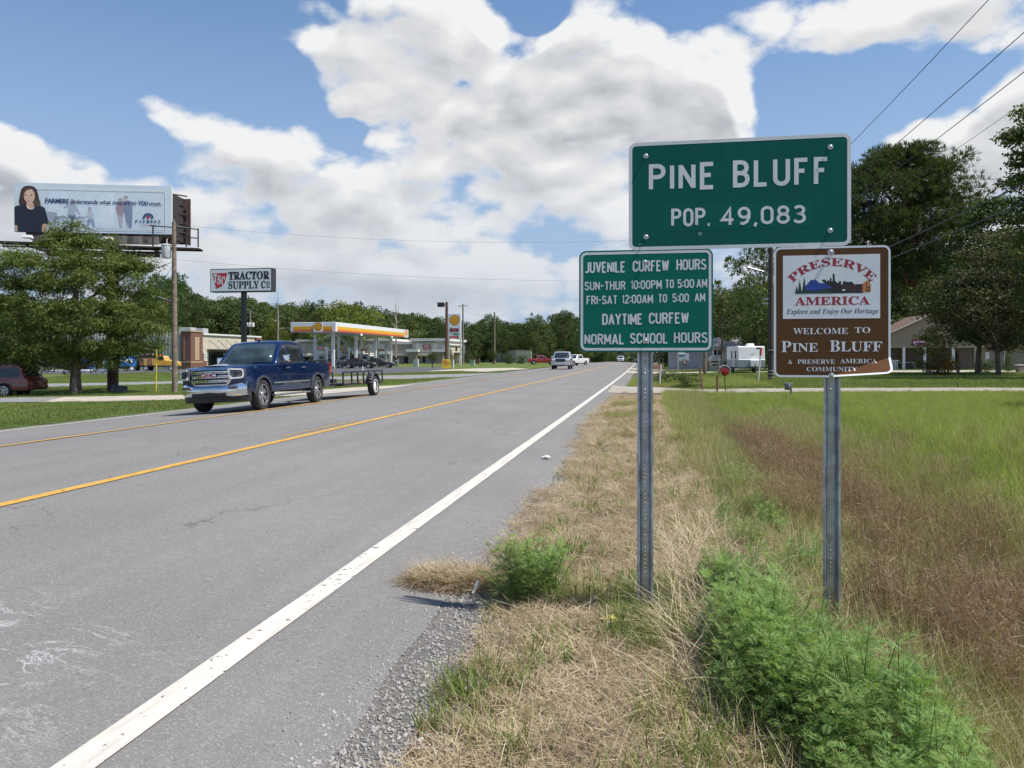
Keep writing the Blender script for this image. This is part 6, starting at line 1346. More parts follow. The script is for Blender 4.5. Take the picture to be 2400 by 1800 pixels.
    d = 38.; x, y = XY(2245, d); g = Z(x, y); r = empty('stake', (x, y, g), label='thin dark stake at the edge of the gravel drive at right', cat='stake'); mb = MB(); mb.tube([(0, 0, -.1), (0, 0, .3)], .02, 6); mb.build('shaft', BLACK, r)
small_things()
def litter():
    def crumple(name, px, py, s, mat, label, cat, squash=.4):
        p = GP(px, py); bm = bmesh.new(); bmesh.ops.create_icosphere(bm, subdivisions=3, radius=1.)
        for v in bm.verts: n = mnoise.noise(v.co*2.3+Vector((px, 0, 0)))+.5*mnoise.noise(v.co*6); v.co *= s*(1+.7*n); v.co.z *= squash
        me = bpy.data.meshes.new(name); bm.to_mesh(me); bm.free(); me.materials.append(mat); obj(name, me, None, (p.x, p.y, p.z+s*.35+.02), label=label, cat=cat, smooth=25)
    PAP = M('white_litter', (.70, .69, .66), .6, var=.1, vs=30.)
    crumple('paper_scrap', 1281, 1077, .055, PAP, 'crumpled white paper lying on the straw at the road edge', 'litter')
    crumple('paper_scrap', 1432, 1466, .045, M('yellow_white_wrapper', (.75, .55, .2), .5, var=.5, vs=30.), 'yellow and white wrapper in the grass left of the first post', 'litter', .5)
    crumple('plastic_bag', 1890, 1758, .05, M('clear_plastic', (.45, .47, .5), .15, var=.4, vs=30.), 'crushed clear plastic near the bottom under the weeds', 'litter', .6)
    crumple('paper_scrap', 1650, 1665, .03, PAP, 'white scrap on the dry grass left of the tall weeds', 'litter')
    p = GP(1108, 1398); mb = MB(); mb.bar((0, 0, .02), (.035, .03, .10), .022, .006); mb.build('cigarette_packet_strip', PAP, None, loc=p, label='small white strip standing by the lone weed', cat='litter')
litter()
def billboard():
    dl, dr = 48.4, 49.5; a = Vector(XY(33, dl)); b = Vector(XY(402, dr)); w = (b-a).length; ang = math.atan2(b.y-a.y, b.x-a.x); c = (a+b)/2
    zt = ZP(427.5, dl); zb = ZP(543, dl); h = zt-zb
    r = empty('billboard', (c.x, c.y, 0), ang, 'large billboard with a smiling woman in navy on a single rusty pole behind the oak', 'billboard')
    RUST = M('rusty_brown_steel', (.085, .045, .038), .7, .1, .35, 3., bump=.3); K = M('dark_billboard_steel', (.045, .035, .033), .7, .2, .3)
    PALE = M('poster_pale_blue', (.62, .69, .76), .6, var=.05, vs=.5)
    f = lambda k: (lambda u, v: (u-w/2, -.004-k*.0022, zb+v))
    mb = MB(); mb.box((0, .12, (zb+zt)/2), (w, .2, h)); mb.build('frame', TRIMW, r)
    mb = MB(); mb.add([f(1)(*p) for p in ((0, 0), (w, 0), (w, h), (0, h))], [(0, 1, 2, 3)]); mb.build('poster', PALE, r)
    sx = w/1865.; q = lambda x, y: ((x-165)*sx, h-(y-32)*h/588.)
    lay = [1.5]
    def art(nm, pts, mat, lift=None):
        lay[0] += .25; k = lay[0]; mb = MB(); mb.add([f(k)(*q(*p)) for p in pts], [tuple(range(len(pts)))]); mb.build(nm, mat, r)
    I = lambda n, c: M(n, c, .6, var=.05, vs=2.)
    art('printed_room', [(860, 100), (1350, 100), (1350, 555), (860, 555)], I('ink_pale_1', (0.636, 0.732, 0.816))); art('printed_door', [(1175, 140), (1330, 140), (1330, 500), (1175, 510)], I('ink_pale_2', (0.696, 0.780, 0.840))); art('printed_wall', [(1560, 100), (1800, 100), (1800, 555), (1560, 555)], I('ink_pale_3', (0.600, 0.696, 0.780)))
    art('printed_wall', [(560, 100), (860, 100), (860, 555), (640, 555), (670, 385), (560, 370)], I('ink_pale_1', (0.636, 0.732, 0.816))); art('printed_sofa', [(550, 370), (668, 388), (648, 552), (550, 545)], I('ink_grey_blue', (.33, .38, .43)))
    art('printed_floor', [(560, 555), (1955, 555), (1955, 575), (560, 575)], I('ink_pale_4', (0.504, 0.600, 0.672)))
    skin = I('ink_pale_skin', (.50, .44, .45)); bl = I('ink_jeans', (.30, .37, .48)); wh = I('ink_shirt', (.50, .55, .60)); gr = I('ink_grey_shirt', (.40, .46, .54)); rd = I('ink_dull_red', (.36, .27, .32)); dk = I('ink_slate', (.22, .27, .38)); hr = I('ink_pale_hair', (.36, .34, .36))
    def ell(x, y, rx, ry, n=14): return [(x+rx*math.cos(2*math.pi*i/n), y+ry*math.sin(2*math.pi*i/n)) for i in range(n)]
    art('printed_child', [(790, 275), (870, 270), (905, 320), (945, 395), (930, 402), (880, 350), (885, 405), (790, 408), (795, 320), (745, 335), (738, 318)], gr); art('printed_child_legs', [(785, 408), (890, 405), (870, 470), (835, 555), (810, 555), (830, 470)], dk); art('printed_child_head', ell(848, 248, 25, 32), skin)
    art('printed_child_hair', [(822, 240), (830, 215), (855, 212), (876, 230), (876, 250), (860, 235), (835, 236)], hr)
    art('printed_child', [(1030, 370), (1075, 365), (1100, 400), (1085, 450), (1030, 450), (1020, 400)], wh); art('printed_child_head', ell(1052, 335, 22, 27), skin); art('printed_child_hair', [(1030, 330), (1036, 308), (1062, 306), (1075, 325), (1060, 322), (1042, 324)], hr); art('printed_child_legs', [(1030, 448), (1100, 446), (1115, 548), (1092, 550), (1065, 490), (1035, 552), (1015, 550)], bl)
    art('printed_woman', [(1380, 255), (1440, 255), (1475, 300), (1455, 340), (1450, 400), (1385, 400), (1362, 310)], rd); art('printed_woman_legs', [(1385, 400), (1450, 400), (1445, 480), (1432, 552), (1415, 552)], I('ink_pale_leg', (.45, .45, .48))); art('printed_woman_head', ell(1415, 225, 20, 30), skin); art('printed_woman_hair', [(1390, 250), (1393, 200), (1418, 188), (1445, 205), (1450, 245), (1436, 215), (1405, 212)], hr)
    art('printed_man', [(1460, 230), (1520, 215), (1555, 240), (1560, 380), (1475, 390), (1455, 330)], dk); art('printed_man_legs', [(1470, 380), (1560, 376), (1552, 548), (1520, 552), (1500, 450), (1498, 552)], dk); art('printed_man_head', ell(1482, 195, 22, 30), skin); art('printed_man_hair', [(1456, 185), (1462, 162), (1495, 160), (1508, 180), (1500, 195), (1480, 178)], hr)
    # portrait at left
    HAIR = I('ink_dark_brown', (.055, .028, .022)); HAIR2 = I('ink_brown', (.10, .055, .045)); SK = I('ink_skin', (.60, .36, .27)); SK2 = I('ink_skin_light', (.68, .44, .34)); NV = I('ink_navy', (.012, .016, .035)); 
    art('printed_hair', [(222, 260), (235, 180), (250, 110), (285, 76), (340, 66), (395, 76), (430, 110), (448, 170), (455, 220), (472, 260), (478, 320), (498, 360), (480, 385), (450, 370), (420, 350), (400, 300), (330, 320), (290, 300), (285, 330), (255, 320), (232, 300)], HAIR)
    art('printed_neck', [(312, 270), (392, 270), (398, 320), (375, 350), (330, 345), (310, 318)], SK)
    art('printed_face', [(278, 165), (285, 130), (310, 110), (345, 102), (380, 108), (402, 140), (408, 190), (400, 235), (378, 270), (345, 290), (315, 270), (290, 235), (279, 200)], SK2)
    art('printed_hair_front', [(262, 215), (268, 150), (300, 100), (372, 88), (410, 120), (424, 190), (425, 260), (410, 215), (402, 150), (374, 108), (320, 118), (290, 150), (280, 200)], HAIR2)
    art('printed_hair_lock', [(400, 240), (430, 235), (465, 260), (478, 330), (495, 365), (470, 383), (425, 368), (400, 320)], HAIR2)
    art('printed_dress', [(172, 325), (200, 308), (300, 300), (330, 345), (370, 352), (402, 318), (485, 308), (525, 330), (545, 400), (560, 470), (574, 500), (565, 522), (500, 520), (490, 560), (488, 625), (240, 625), (205, 615), (203, 545), (176, 540)], NV)
    art('printed_arm', [(178, 545), (205, 548), (207, 610), (180, 618)], SK); art('printed_arm', [(500, 522), (552, 524), (546, 612), (490, 612), (492, 560)], SK)
    mb = MB(); pts = [(315, 312), (325, 332), (345, 346), (365, 350), (388, 343), (402, 325)]; P = [Vector(f(lay[0]+.6)(*q(*p))) for p in pts]
    for p1, p2 in zip(P, P[1:]): mb.bar(p1, p2, .03)
    mb.build('printed_necklace', WHITE, r)
    for x in (303, 370): art('printed_eye', [(x-14, 184), (x, 178), (x+14, 184), (x, 190)], HAIR); art('printed_brow', [(x-18, 170), (x, 162), (x+16, 168), (x, 168)], HAIR2)
    art('printed_nose', [(334, 190), (340, 190), (348, 222), (330, 224)], SK); art('printed_smile', [(310, 235), (340, 243), (372, 232), (360, 252), (340, 258), (322, 252)], RED); art('printed_teeth', [(318, 239), (340, 245), (366, 236), (356, 248), (340, 251), (326, 249)], WHITE)
    NB = M('ink_navy_text', (.035, .045, .16), .6, var=.04)
    for tx, x0, x1, yb, hh, bo, se in (('FARMERS', 530, 807, 266, 50, .040, None), ('understands what matters to', 824, 1610, 268, 50, .016, None), ('YOU', 1626, 1748, 270, 48, .040, None), ('most.', 1765, 1912, 271, 50, .016, None),
       ('TONYA LANE AGENCY', 647, 1018, 449, 26, .012, None), ('7233 Sheridan Rd, Ste. J • White Hall, AR', 630, 1045, 486, 14, .012, None), ('870.619.1708', 728, 945, 521, 24, .018, None)):
        lay[0] += .25; mb = MB(); u0, v0 = q(x0, yb); letter(mb, tx, f(lay[0]), u0, v0, hh*h/588., (x1-x0)*sx, 'L', bo, se, cap=.70); mb.build('lettering', NB, r)
    FN = M('ink_deep_blue', (.01, .03, .13), .6); FR = M('ink_crimson', (.42, .02, .05), .6)
    lay[0] += .3
    for i, ch in enumerate('FARMERS'): mb = MB(); u0, v0 = q(1597+i*45.5, 485); letter(mb, ch, f(lay[0]), u0, v0, 34*h/588., 30*sx, 'L', .018); mb.build('lettering', FN, r)
    for i, ch in enumerate('INSURANCE'): mb = MB(); u0, v0 = q(1650+i*23.6, 525); letter(mb, ch, f(lay[0]), u0, v0, 19*h/588., (13 if ch != 'I' else 3)*sx, 'L', .018); mb.build('lettering', FR, r)
    arc_o = [(1750+66*math.cos(t), 430-64*math.sin(t)) for t in np.linspace(0, math.pi, 17)]; arc_i = [(1750+38*math.cos(t), 430-36*math.sin(t)) for t in np.linspace(math.pi, 0, 17)]
    art('printed_sunrise', arc_o+arc_i, FN); art('printed_badge', [(1730, 402), (1770, 402), (1767, 425), (1750, 440), (1733, 425)], FR)
    for k in range(5): t = R(30+30*k); art('printed_ray', [(1750+44*math.cos(t-.05), 430-42*math.sin(t-.05)), (1750+62*math.cos(t), 430-60*math.sin(t)), (1750+44*math.cos(t+.05), 430-42*math.sin(t+.05))], PALE)
    lay[0] += .3
    for (x0, y0, x1, y1) in ((420, 85, 1960, 95), (1955, 95, 1964, 575), (560, 567, 1964, 575)): mb = MB(); mb.add([f(lay[0])(*q(*p)) for p in ((x0, y1), (x1, y1), (x1, y0), (x0, y0))], [(0, 1, 2, 3)]); mb.build('printed_frame_line', WHITE, r)
    # second face behind, V-shaped, seen edge-on at right
    mb = MB(); mb.box((w/2-.1, 1.5, (zb+zt)/2-.25), (.16, 1.6, h*.95), M=Matrix.Rotation(R(-6), 4, 'Z')); mb.build('side_lattice', K, r)
    mb = MB(); mb.box((w/2-3.9, 2.6, (zb+zt)/2-.2), (8.2, .2, h), M=Matrix.Rotation(R(7), 4, 'Z')); mb.build('rear_face', RUST, r)
    mb = MB(); mb.bar((w/2+.32, 2.75, zb-.3), (w/2+.32, 2.75, zt-.25), .14); mb.build('rear_edge', RUST, r)
    for k in range(5): mb = MB(); z = zb+.2+k*h/5; mb.bar((w/2-.3, .3, z), (w/2+.2, 2.6, z+.3), .08); mb.build('brace', K, r)
    mb = MB(); xx = 2.05
    # skirt boards under the poster
    x0 = (375-165)*sx-w/2; x1 = (1875-165)*sx-w/2; n = 24
    SK_ = [M('skirt_grey_'+c_, v, .85, var=.3, vs=3.) for c_, v in (('dark', (.11, .09, .08)), ('mid', (.17, .145, .13)), ('pale', (.22, .19, .175)))]
    for i in range(n): mb = MB(); a_ = x0+(x1-x0)*i/n; mb.box((a_+(x1-x0)/n/2, .05, zb-.36), ((x1-x0)/n-.015, .06, .60)); mb.build('skirt_board', SK_[i*7 % 3], r)
    mb = MB(); mb.box((.3, .12, zb-.08), (w*.92, .2, .14)); mb.build('lower_beam', K, r)
    mb = MB(); mb.prism(rrect(320*sx, .27, .12, 6, ((1140-165)*sx-w/2, zb-.37)), lambda u, v, t: (u, t, v), -.06, .015); mb.build('name_plate', M('teal_plate', (.04, .16, .20), .5), r)
    mb = MB(); letter(mb, 'LAMAR', lambda u, v: (u, -.068, v), (1140-165)*sx-w/2, zb-.45, .17, 265*sx, 'C', .012, 'B'); mb.build('lettering', WHITE, r)
    # catwalk
    cz = zb-.95; cwx0 = (75-165)*sx-w/2; cwx1 = w/2+2.0
    for yy, nm in ((-1.3, 'catwalk_beam'), (-.45, 'catwalk_beam')): mb = MB(); mb.bar((cwx0, yy, cz+(.15 if yy < -1 else .0)), (cwx1, yy, cz-.1), .10, .14); mb.build(nm, K, r)
    mb = MB(); mb.add([(cwx0, -1.3, cz+.14), (cwx1, -1.3, cz-.05), (cwx1, -.45, cz-.05), (cwx0, -.45, cz+.08)], [(0, 1, 2, 3)]); o = mb.build('catwalk_grating', K, r)
    mb = MB(); mb.box((.4, .6, cz-.25), (w*.72, .35, .35)); mb.build('main_girder', RUST, r)
    for xk in (-3.4, -1.2, 1.4, 3.6): mb = MB(); mb.bar((xk, -1.2, cz-.05), (xk, 1.6, cz-.05), .1); mb.build('cross_member', K, r)
    for px in (485, 1395):
        xl = (px-165)*sx-w/2; mb = MB(); mb.box((xl, -1.75, cz+.40), (.55, .4, .16), taper=.75); lf = mb.build('floodlight', TRIMW, r, bevel=.02); mb = MB(); mb.bar((xl, -1.6, cz+.35), (xl+.5, -1.2, cz+.05), .04); mb.build('arm', K, lf)
    for xk in (w/2+.5, w/2+1.25, w/2+1.95):
        mb = MB(); mb.bar((xk, -1.3, cz), (xk, -1.3, cz+1.15), .07); mb.build('guard_post', K, r)
    for zk in (cz+1.15, cz+.6): mb = MB(); mb.bar((w/2-.9, -1.3, zk+.12), (w/2+1.98, -1.3, zk-.05), .06); mb.build('guard_rail', K, r)
    mb = MB(); mb.bar((w/2-.7, -1.3, cz), (w/2-.7, -1.3, cz+1.3), .07); mb.build('guard_post', K, r)
    # pole
    px_, py_ = XY(256, 49.2); g = Z(px_, py_); loc = Matrix.Rotation(-ang, 4, 'Z') @ Vector((px_-c.x, py_-c.y, 0))
    mb = MB(); mb.tube([(loc.x, loc.y+.6, g-.4), (loc.x, loc.y+.6, zb-.3)], .33, 20); po = mb.build('pole', RUST, r, smooth=50)
    mb = MB(); mb.box((loc.x+.1, loc.y+.22, g+1.55), (.16, .08, .12)); mb.bar((loc.x-.35, loc.y+.24, g+1.5), (loc.x+.4, loc.y+.24, g+1.6), .03); mb.build('junction_box', TRIMW, po)
    mb = MB(); mb.bar((loc.x+.36, loc.y+.3, g+.2), (loc.x+.36, loc.y+.3, g+3.2), .05); mb.bar((loc.x+.42, loc.y+.25, g+1.6), (loc.x+.42, loc.y+.25, g+2.4), .16, .2); mb.build('meter_conduit', DARKSTEEL, po)
billboard()
# ------------------------------------------------------------------ trees
def unit(n): v = rng.normal(size=(n, 3)); return v/np.linalg.norm(v, axis=1, keepdims=True)
def leafquads(C, N, L, Wd, D=None):
    """rhombic leaves: centres C, normals N, length L, width Wd (arrays), optional long-axis directions D"""
    n = len(C); a = unit(n) if D is None else D
    u = a-(a*N).sum(1, keepdims=True)*N; u /= np.linalg.norm(u, axis=1, keepdims=True)+1e-9; w = np.cross(N, u)
    L = np.broadcast_to(L, (n,))[:, None]; Wd = np.broadcast_to(Wd, (n,))[:, None]
    V = np.stack([C-u*L/2, C+w*Wd/2+N*Wd*.12, C+u*L/2, C-w*Wd/2+N*Wd*.12], 1).reshape(-1, 3)
    return V, np.arange(4*n).reshape(n, 4)
def crown_pts(lobes, n, shell=.35, gap=.0):
    lo = np.array(lobes); wt = (lo[:, 3]*lo[:, 4]*lo[:, 5])**.62; k = rng.choice(len(lo), n, p=wt/wt.sum())
    d = unit(n); d[:, 2] = np.where(rng.random(n) < .35, np.abs(d[:, 2]), d[:, 2]); r = rng.random(n)**shell
    P = lo[k, :3]+d*lo[k, 3:6]*r[:, None]
    if gap:
        q = P*gap; f = np.sin(q[:, 0]+1.3*np.sin(q[:, 2]))+np.sin(q[:, 1]*1.1+2+1.2*np.sin(q[:, 0]*.7))+np.sin(q[:, 2]*1.6+1+np.sin(q[:, 1])); kp = f > -.35+.5*rng.random(len(P))-.25; P, d = P[kp], d[kp]
    return P, d
def lobes_broad(H, W, n, z0=.30, lob=.30, top=1., skew=0.):
    out = [(0, 0, H*(z0+1)/2*.98, W*.26, W*.26, H*(1-z0)*.36)]
    for i in range(n):
        t = (i+.5)/n; z = z0+(1-z0)*t**.9; prof = math.sin(math.pi*min(1, max(.04, (.12+.88*(1-t))**top*.95)))**.7*(1 if t > .15 else .8)
        az = i*2.399+random.random()*.8; r = W*.5*prof*(.55+.5*random.random()); s = W*lob*(.6+.6*random.random())*.6
        out.append((r*math.cos(az)+skew*t, r*math.sin(az), H*z*.93-.02*H, s, s, s*.72))
    return out
def limbs(mb, H, lobes, rad, k=9, z0=.25, lean=0.):
    mb.tube([(0, 0, -.3), (0, 0, H*.01), (lean*.2, 0, H*z0), (lean*.6, 0, H*.55), (lean, 0, H*.82)], [rad*1.5, rad*1.15, rad*.85, rad*.55, rad*.15], 9)
    for i, l in enumerate(sorted(lobes, key=lambda q: -q[3])[:k]):
        zb = min(l[2]*.75, max(H*z0*.9, l[2]-.25*H)); m = Vector((l[0]*.45, l[1]*.45, (zb+l[2])/2)); mb.tube([(0, 0, zb*.95), m, (l[0], l[1], l[2])], [rad*.38, rad*.24, rad*.08], 5, cap=False)
BARK = M('bark', (.13, .10, .075), .95, var=.35, vs=4., bump=.8, bs=18.); BARKP = M('pine_bark', (.15, .085, .055), .95, var=.35, vs=4., bump=.8, bs=18.); DEADW = M('bare_grey_wood', (.30, .27, .24), .9)
LF1 = leaf_mat('leaves_mid_green', (.052, .082, .022), (.105, .142, .038), (.16, .19, .05), nscale=.35); LF2 = leaf_mat('leaves_dark_green', (.038, .066, .018), (.078, .118, .030), (.10, .13, .04), nscale=.35)
LF3 = leaf_mat('leaves_yellow_green', (.09, .13, .020), (.17, .20, .035), (.26, .25, .07), nscale=.5); LFP = leaf_mat('pine_needles', (.030, .058, .016), (.068, .108, .028), (.11, .13, .04), nscale=.6); LFO = leaf_mat('oak_leaves', (.075, .125, .026), (.15, .205, .050), (.19, .22, .07), nscale=.6)
LFG = leaf_mat('leaves_grey_green', (.050, .066, .026), (.095, .115, .045), (.14, .12, .06), nscale=.6)
def finish_tree(root, crownmesh, trunkmb, bark):
    trunkmb.build('trunk', bark, root, smooth=60)
    if crownmesh: obj('crown', crownmesh, root)
def crown_mesh(lobes, n, size, aspect, mat, up=.4, shell=.4):
    P, d = crown_pts(lobes, n, shell); N = unit(n)+d*.7+np.array([0, 0, up]); N /= np.linalg.norm(N, axis=1, keepdims=True)
    s = size*(.6+.8*rng.random(n)); V, Fq = leafquads(P, N, s, s*aspect); return npmesh('crown', V, Fq, mat)
def pine_lobes(H, W, n, z0=.4):
    out = []
    for i in range(n):
        t = (i+.3)/n; z = H*(z0+(1-z0)*t); r = W*.5*(.25+.9*math.sin(math.pi*(.12+.80*(1-t))))*(.35+.75*random.random()); az = i*2.4+random.random()
        s = W*.13*(.7+.6*random.random()); out.append((r*math.cos(az), r*math.sin(az), z*.97, s*1.35, s*1.35, s*.62))
    return out
def tuft_mesh(lobes, ntuft, blades, L, w, mat, shell=.55):
    P, d = crown_pts(lobes, ntuft, shell); C = np.repeat(P, blades, 0); D = unit(len(C))+np.repeat(d, blades, 0)*.9+np.array([0, 0, .55]); D /= np.linalg.norm(D, axis=1, keepdims=True)
    Ls = L*(.7+.6*rng.random(len(C))); N = np.cross(D, unit(len(C))); N /= np.linalg.norm(N, axis=1, keepdims=True)+1e-9
    V, Fq = leafquads(C+D*Ls[:, None]*.5, N, Ls, w, D); return npmesh('crown', V, Fq, mat)
VAR = {}
def far_variants():
    """one mesh pair per kind; every tree is a copy with its own size and turn"""
    def reg(k, lobes, crown, H, rad, bark=BARK, z0=.2, nl=8):
        mb = MB(); limbs(mb, H, lobes, rad, nl, z0); me = bpy.data.meshes.new('trunk'); me.from_pydata(mb.v, [], mb.f); me.materials.append(bark); me.polygons.foreach_set('use_smooth', [True]*len(me.polygons)); VAR[k] = (crown, me, H)
    for i in range(4): l = lobes_broad(14, 10.5, 26, .12, .34); reg('broad%d' % i, l, crown_mesh(l, 5200, .42, .75, LF1 if i % 2 else LF2), 14, .25)
    for i in range(2): l = lobes_broad(14, 8.5, 24, .10, .36); reg('dark%d' % i, l, crown_mesh(l, 5200, .40, .7, LF2), 14, .25)
    l = lobes_broad(14, 12, 34, .12, .26); reg('yellow0', l, crown_mesh(l, 7000, .38, .8, LF3), 14, .25)
    l = lobes_broad(14, 8, 16, .35, .22); reg('airy0', l, crown_mesh(l, 2300, .36, .6, LF1, shell=.6), 14, .2, nl=14)
    for i in range(2): l = pine_lobes(15, 8.5, 34, .34); reg('pine%d' % i, l, tuft_mesh(l, 900, 7, .62, .12, LFP), 15, .22, BARKP, .35, 16)
    l = lobes_broad(3, 3.0, 14, .02, .4); reg('shrub0', l, crown_mesh(l, 2200, .16, .6, LF2), 3, .06)
    l = [(0, 0, 1.5+.28*i, 1.0-.16*i, 1.0-.16*i, .5) for i in range(-4, 6)]; reg('cone0', l, crown_mesh(l, 2200, .15, .6, LF2, shell=.25), 3.1, .08)
    l = [(0, 0, 2.1, 1.25, 1.25, 1.0)]; reg('ball0', l, crown_mesh(l, 2200, .15, .6, LF2, shell=.2), 3.1, .1)
far_variants()
def plant_tree(kind, x, y, h, wscale, label, group=None, name=None, cat='tree', dz=0.):
    cm, tm, H = VAR[kind]; s = h/H; r = empty(name or ('pine_tree' if 'pine' in kind else 'tree'), (x, y, Z(x, y)-.15+dz), random.random()*6.28, label, cat, group)
    r.scale = (s*wscale, s*wscale, s)
    obj('trunk' if cat == 'tree' else 'stem', tm, r)
    if cm: obj('crown' if cat == 'tree' else 'foliage', cm, r)
    return r
SKY_L = [(-260, 690), (0, 692), (60, 705), (340, 705), (372, 660), (390, 650), (415, 668), (432, 692), (470, 692), (530, 700), (560, 690), (600, 702), (640, 712), (665, 708), (690, 705), (712, 722), (728, 735), (744, 712), (765, 748), (785, 718), (815, 706), (848, 712), (872, 738), (900, 726), (960, 730), (990, 745), (1012, 738), (1050, 754), (1088, 746), (1108, 758), (1130, 750), (1150, 737), (1178, 752), (1232, 752), (1258, 742), (1285, 768), (1300, 745), (1325, 729), (1352, 742), (1400, 772), (1460, 800), (1500, 815)]
def woods():
    xs = [a for a, b in SKY_L]; ys = [b for a, b in SKY_L]
    LM = [(-150, 'at the far left behind the dark edge trees', 'F'), (60, 'behind the left half of the billboard pole lawn', 'F'), (200, 'behind the oak crown', 'F'), (330, 'behind the ribbed store wall', 'F'), (430, 'just right of the weathered transformer pole', 'F'), (520, 'above the brick store tower and cream front', 'F'), (600, 'behind the black pylon pole', 'F'), (690, 'between the farm sign and the fuel canopy', 'F'), (790, 'above the left part of the fuel canopy', 'C'), (890, 'above the long side of the fuel canopy', 'C'), (960, 'beyond the far end of the canopy', 'C'), (1050, 'above the bank building', 'P'), (1150, 'between the price sign and the bare brown pole', 'P'), (1250, 'behind the cream end wall and the shrubs', 'P'), (1340, 'above the oncoming pickups', 'P'), (1600, 'behind the curfew sign', 'P')]
    def seg(px):
        for lim, tx, g in LM:
            if px < lim: return 'leafy tree %s' % tx, 'trees %s' % tx
    px = -250.; i = 0
    while px < 1420:
        for row, d in ((0, 212), (1, 250), (2, 290)):
            q = px+random.uniform(-7, 7)+row*9; dd = d+random.uniform(-9, 9)
            if q > 1180: dd += (q-1180)*.35
            yt = np.interp(q, xs, ys)+(0 if row == 1 else random.uniform(6, 26) if row == 0 else random.uniform(-1, 8)); x, y = XY(q, dd)
            if q > 1100 and q < 1250 and row == 0: yt += 8
            h = ZP(yt, dd)-Z(x, y); k = random.choice(['broad0', 'broad1', 'broad2', 'broad3', 'dark0', 'dark1', 'dark0', 'pine0'] if 500 < q or row else ['broad1', 'dark0', 'dark1', 'pine1'])
            lb, gr = seg(q); rw_ = ('front', 'middle', 'rear')[row]; lb = lb.replace('tree ', 'tree in the %s row ' % rw_, 1); gr = rw_+' '+gr
            if 'pine' in k: lb = lb.replace('leafy tree', 'pine tree'); gr = gr.replace('trees', 'pines')
            plant_tree(k, x, y, max(5, h), random.uniform(.8, 1.15), lb, gr)
        px += 21; i += 1
    # single trees that stand out on that skyline
    for kind, px, yt, d, w, lb in (('pine1', 392, 644, 175, 1.0, 'tall dark pine rising above the store roof beside the weathered pole'), ('broad1', 695, 702, 200, .75, 'round crowned tree standing above the left end of the fuel canopy'), ('pine0', 743, 704, 198, .55, 'narrow upright tree between two larger ones left of the canopy emblem'),
        ('yellow0', 815, 700, 190, 1.1, 'broad yellow green tree above the middle of the fuel canopy'), ('yellow0', 850, 722, 196, .8, 'olive green tree just right of the yellow green one'), ('airy0', 888, 712, 205, .9, 'thin airy tree behind the far end of the canopy'), ('airy0', 962, 722, 205, .7, 'wispy tree right of the bare dead tree'),
        ('dark0', 1012, 737, 215, .7, 'dark rounded tree left of the brown floodlight pole'), ('dark1', 1150, 733, 230, .75, 'dark tree with a flat top right behind the bare brown pole'), ('airy0', 1258, 722, 225, .6, 'leaning airy tree standing above the wood near the signs'), ('pine0', 1325, 727, 190, .75, 'layered pine at the end of the wood left of the curfew sign'), ('broad3', 1352, 748, 200, .8, 'broad tree touching the left edge of the curfew sign'), ('yellow0', 640, 735, 185, .5, 'bright green young tree right of the farm sign pole')):
        x, y = XY(px, d); plant_tree(kind, x, y, ZP(yt, d)-Z(x, y), w, lb)
    # leafless trunks
    for px, yt, d, lb in ((651, 684, 180, 'bare dead trunk with a few side twigs right of the farm sign'), (928, 711, 186, 'leafless forked tree above the right end of the canopy')):
        x, y = XY(px, d); h = ZP(yt, d)-Z(x, y); r = empty('dead_tree', (x, y, Z(x, y)), label=lb, cat='tree'); mb = MB(); mb.tube([(0, 0, 0), (0.1, 0, h*.6), (0, 0, h)], [.28, .18, .04], 7); mb.build('trunk', DEADW, r)
        for k in range(8): az = k*2.1; z = h*(.5+.055*k); L = (1-k/9)*2.6*(1 if px > 700 else .9); mb = MB(); mb.tube([(0, 0, z), (math.cos(az)*L*.6, math.sin(az)*L*.6, z+(.8 if px > 700 else .1)), (math.cos(az)*L, math.sin(az)*L, z+(2.0 if px > 700 else .3))], [.09, .06, .02], 5); mb.build('branch', DEADW, r)
    # left of the oak, beyond the drive
    for px, yt, d, k in ((-90, 640, 95, 'dark0'), (-20, 690, 90, 'dark1'), (30, 735, 100, 'broad1'), (70, 760, 120, 'dark0'), (120, 770, 140, 'broad0'), (-160, 650, 85, 'dark1')):
        x, y = XY(px, d); plant_tree(k, x, y, ZP(yt, d)-Z(x, y), 1.0, 'dark green tree beyond the drive at the left edge behind the oak', 'dark trees left of the oak')
    # down both sides of the far road
    for px, yt, d in ((1390, 795, 330), (1420, 800, 360), (1450, 808, 400), (1480, 814, 430), (1520, 812, 380), (1550, 800, 330), (1580, 790, 280), (1500, 805, 520), (1440, 806, 480)):
        x, y = XY(px, d); plant_tree(random.choice(['broad0', 'dark0', 'broad2', 'dark1']), x, y, ZP(yt, d)-Z(x, y)+1, 1.25, 'distant tree beside the road under the curfew sign', 'distant trees at the end of the road')
    # right-hand woods behind the houses
    SKR = [(1560, 700), (1640, 690), (1675, 665), (1720, 660), (1760, 690), (1840, 640), (1990, 610), (2100, 620), (2250, 600), (2350, 560), (2520, 540)]
    px = 1565.
    while px < 2540:
        hs = 'grey house' if px < 1760 else 'brown sign' if px < 2080 else 'porch house gable' if px < 2330 else 'porch house wing'
        for row, d in ((0, 118), (1, 140), (2, 165)):
            q = px+random.uniform(-8, 8)+row*13; dd = d+random.uniform(-6, 6); x, y = XY(q, dd); yt = np.interp(q, [a for a, b in SKR], [b for a, b in SKR])+(random.uniform(15, 60) if row == 0 else random.uniform(0, 25))
            plant_tree(random.choice(['broad0', 'dark0', 'dark1', 'broad2', 'pine1', 'broad3']), x, y, ZP(yt, dd)-Z(x, y), random.uniform(.75, 1.), 'leafy tree in the %s row of the wood behind the %s' % (('front', 'middle', 'rear')[row], hs), '%s row trees behind the %s' % (('front', 'middle', 'rear')[row], hs))
        px += 42
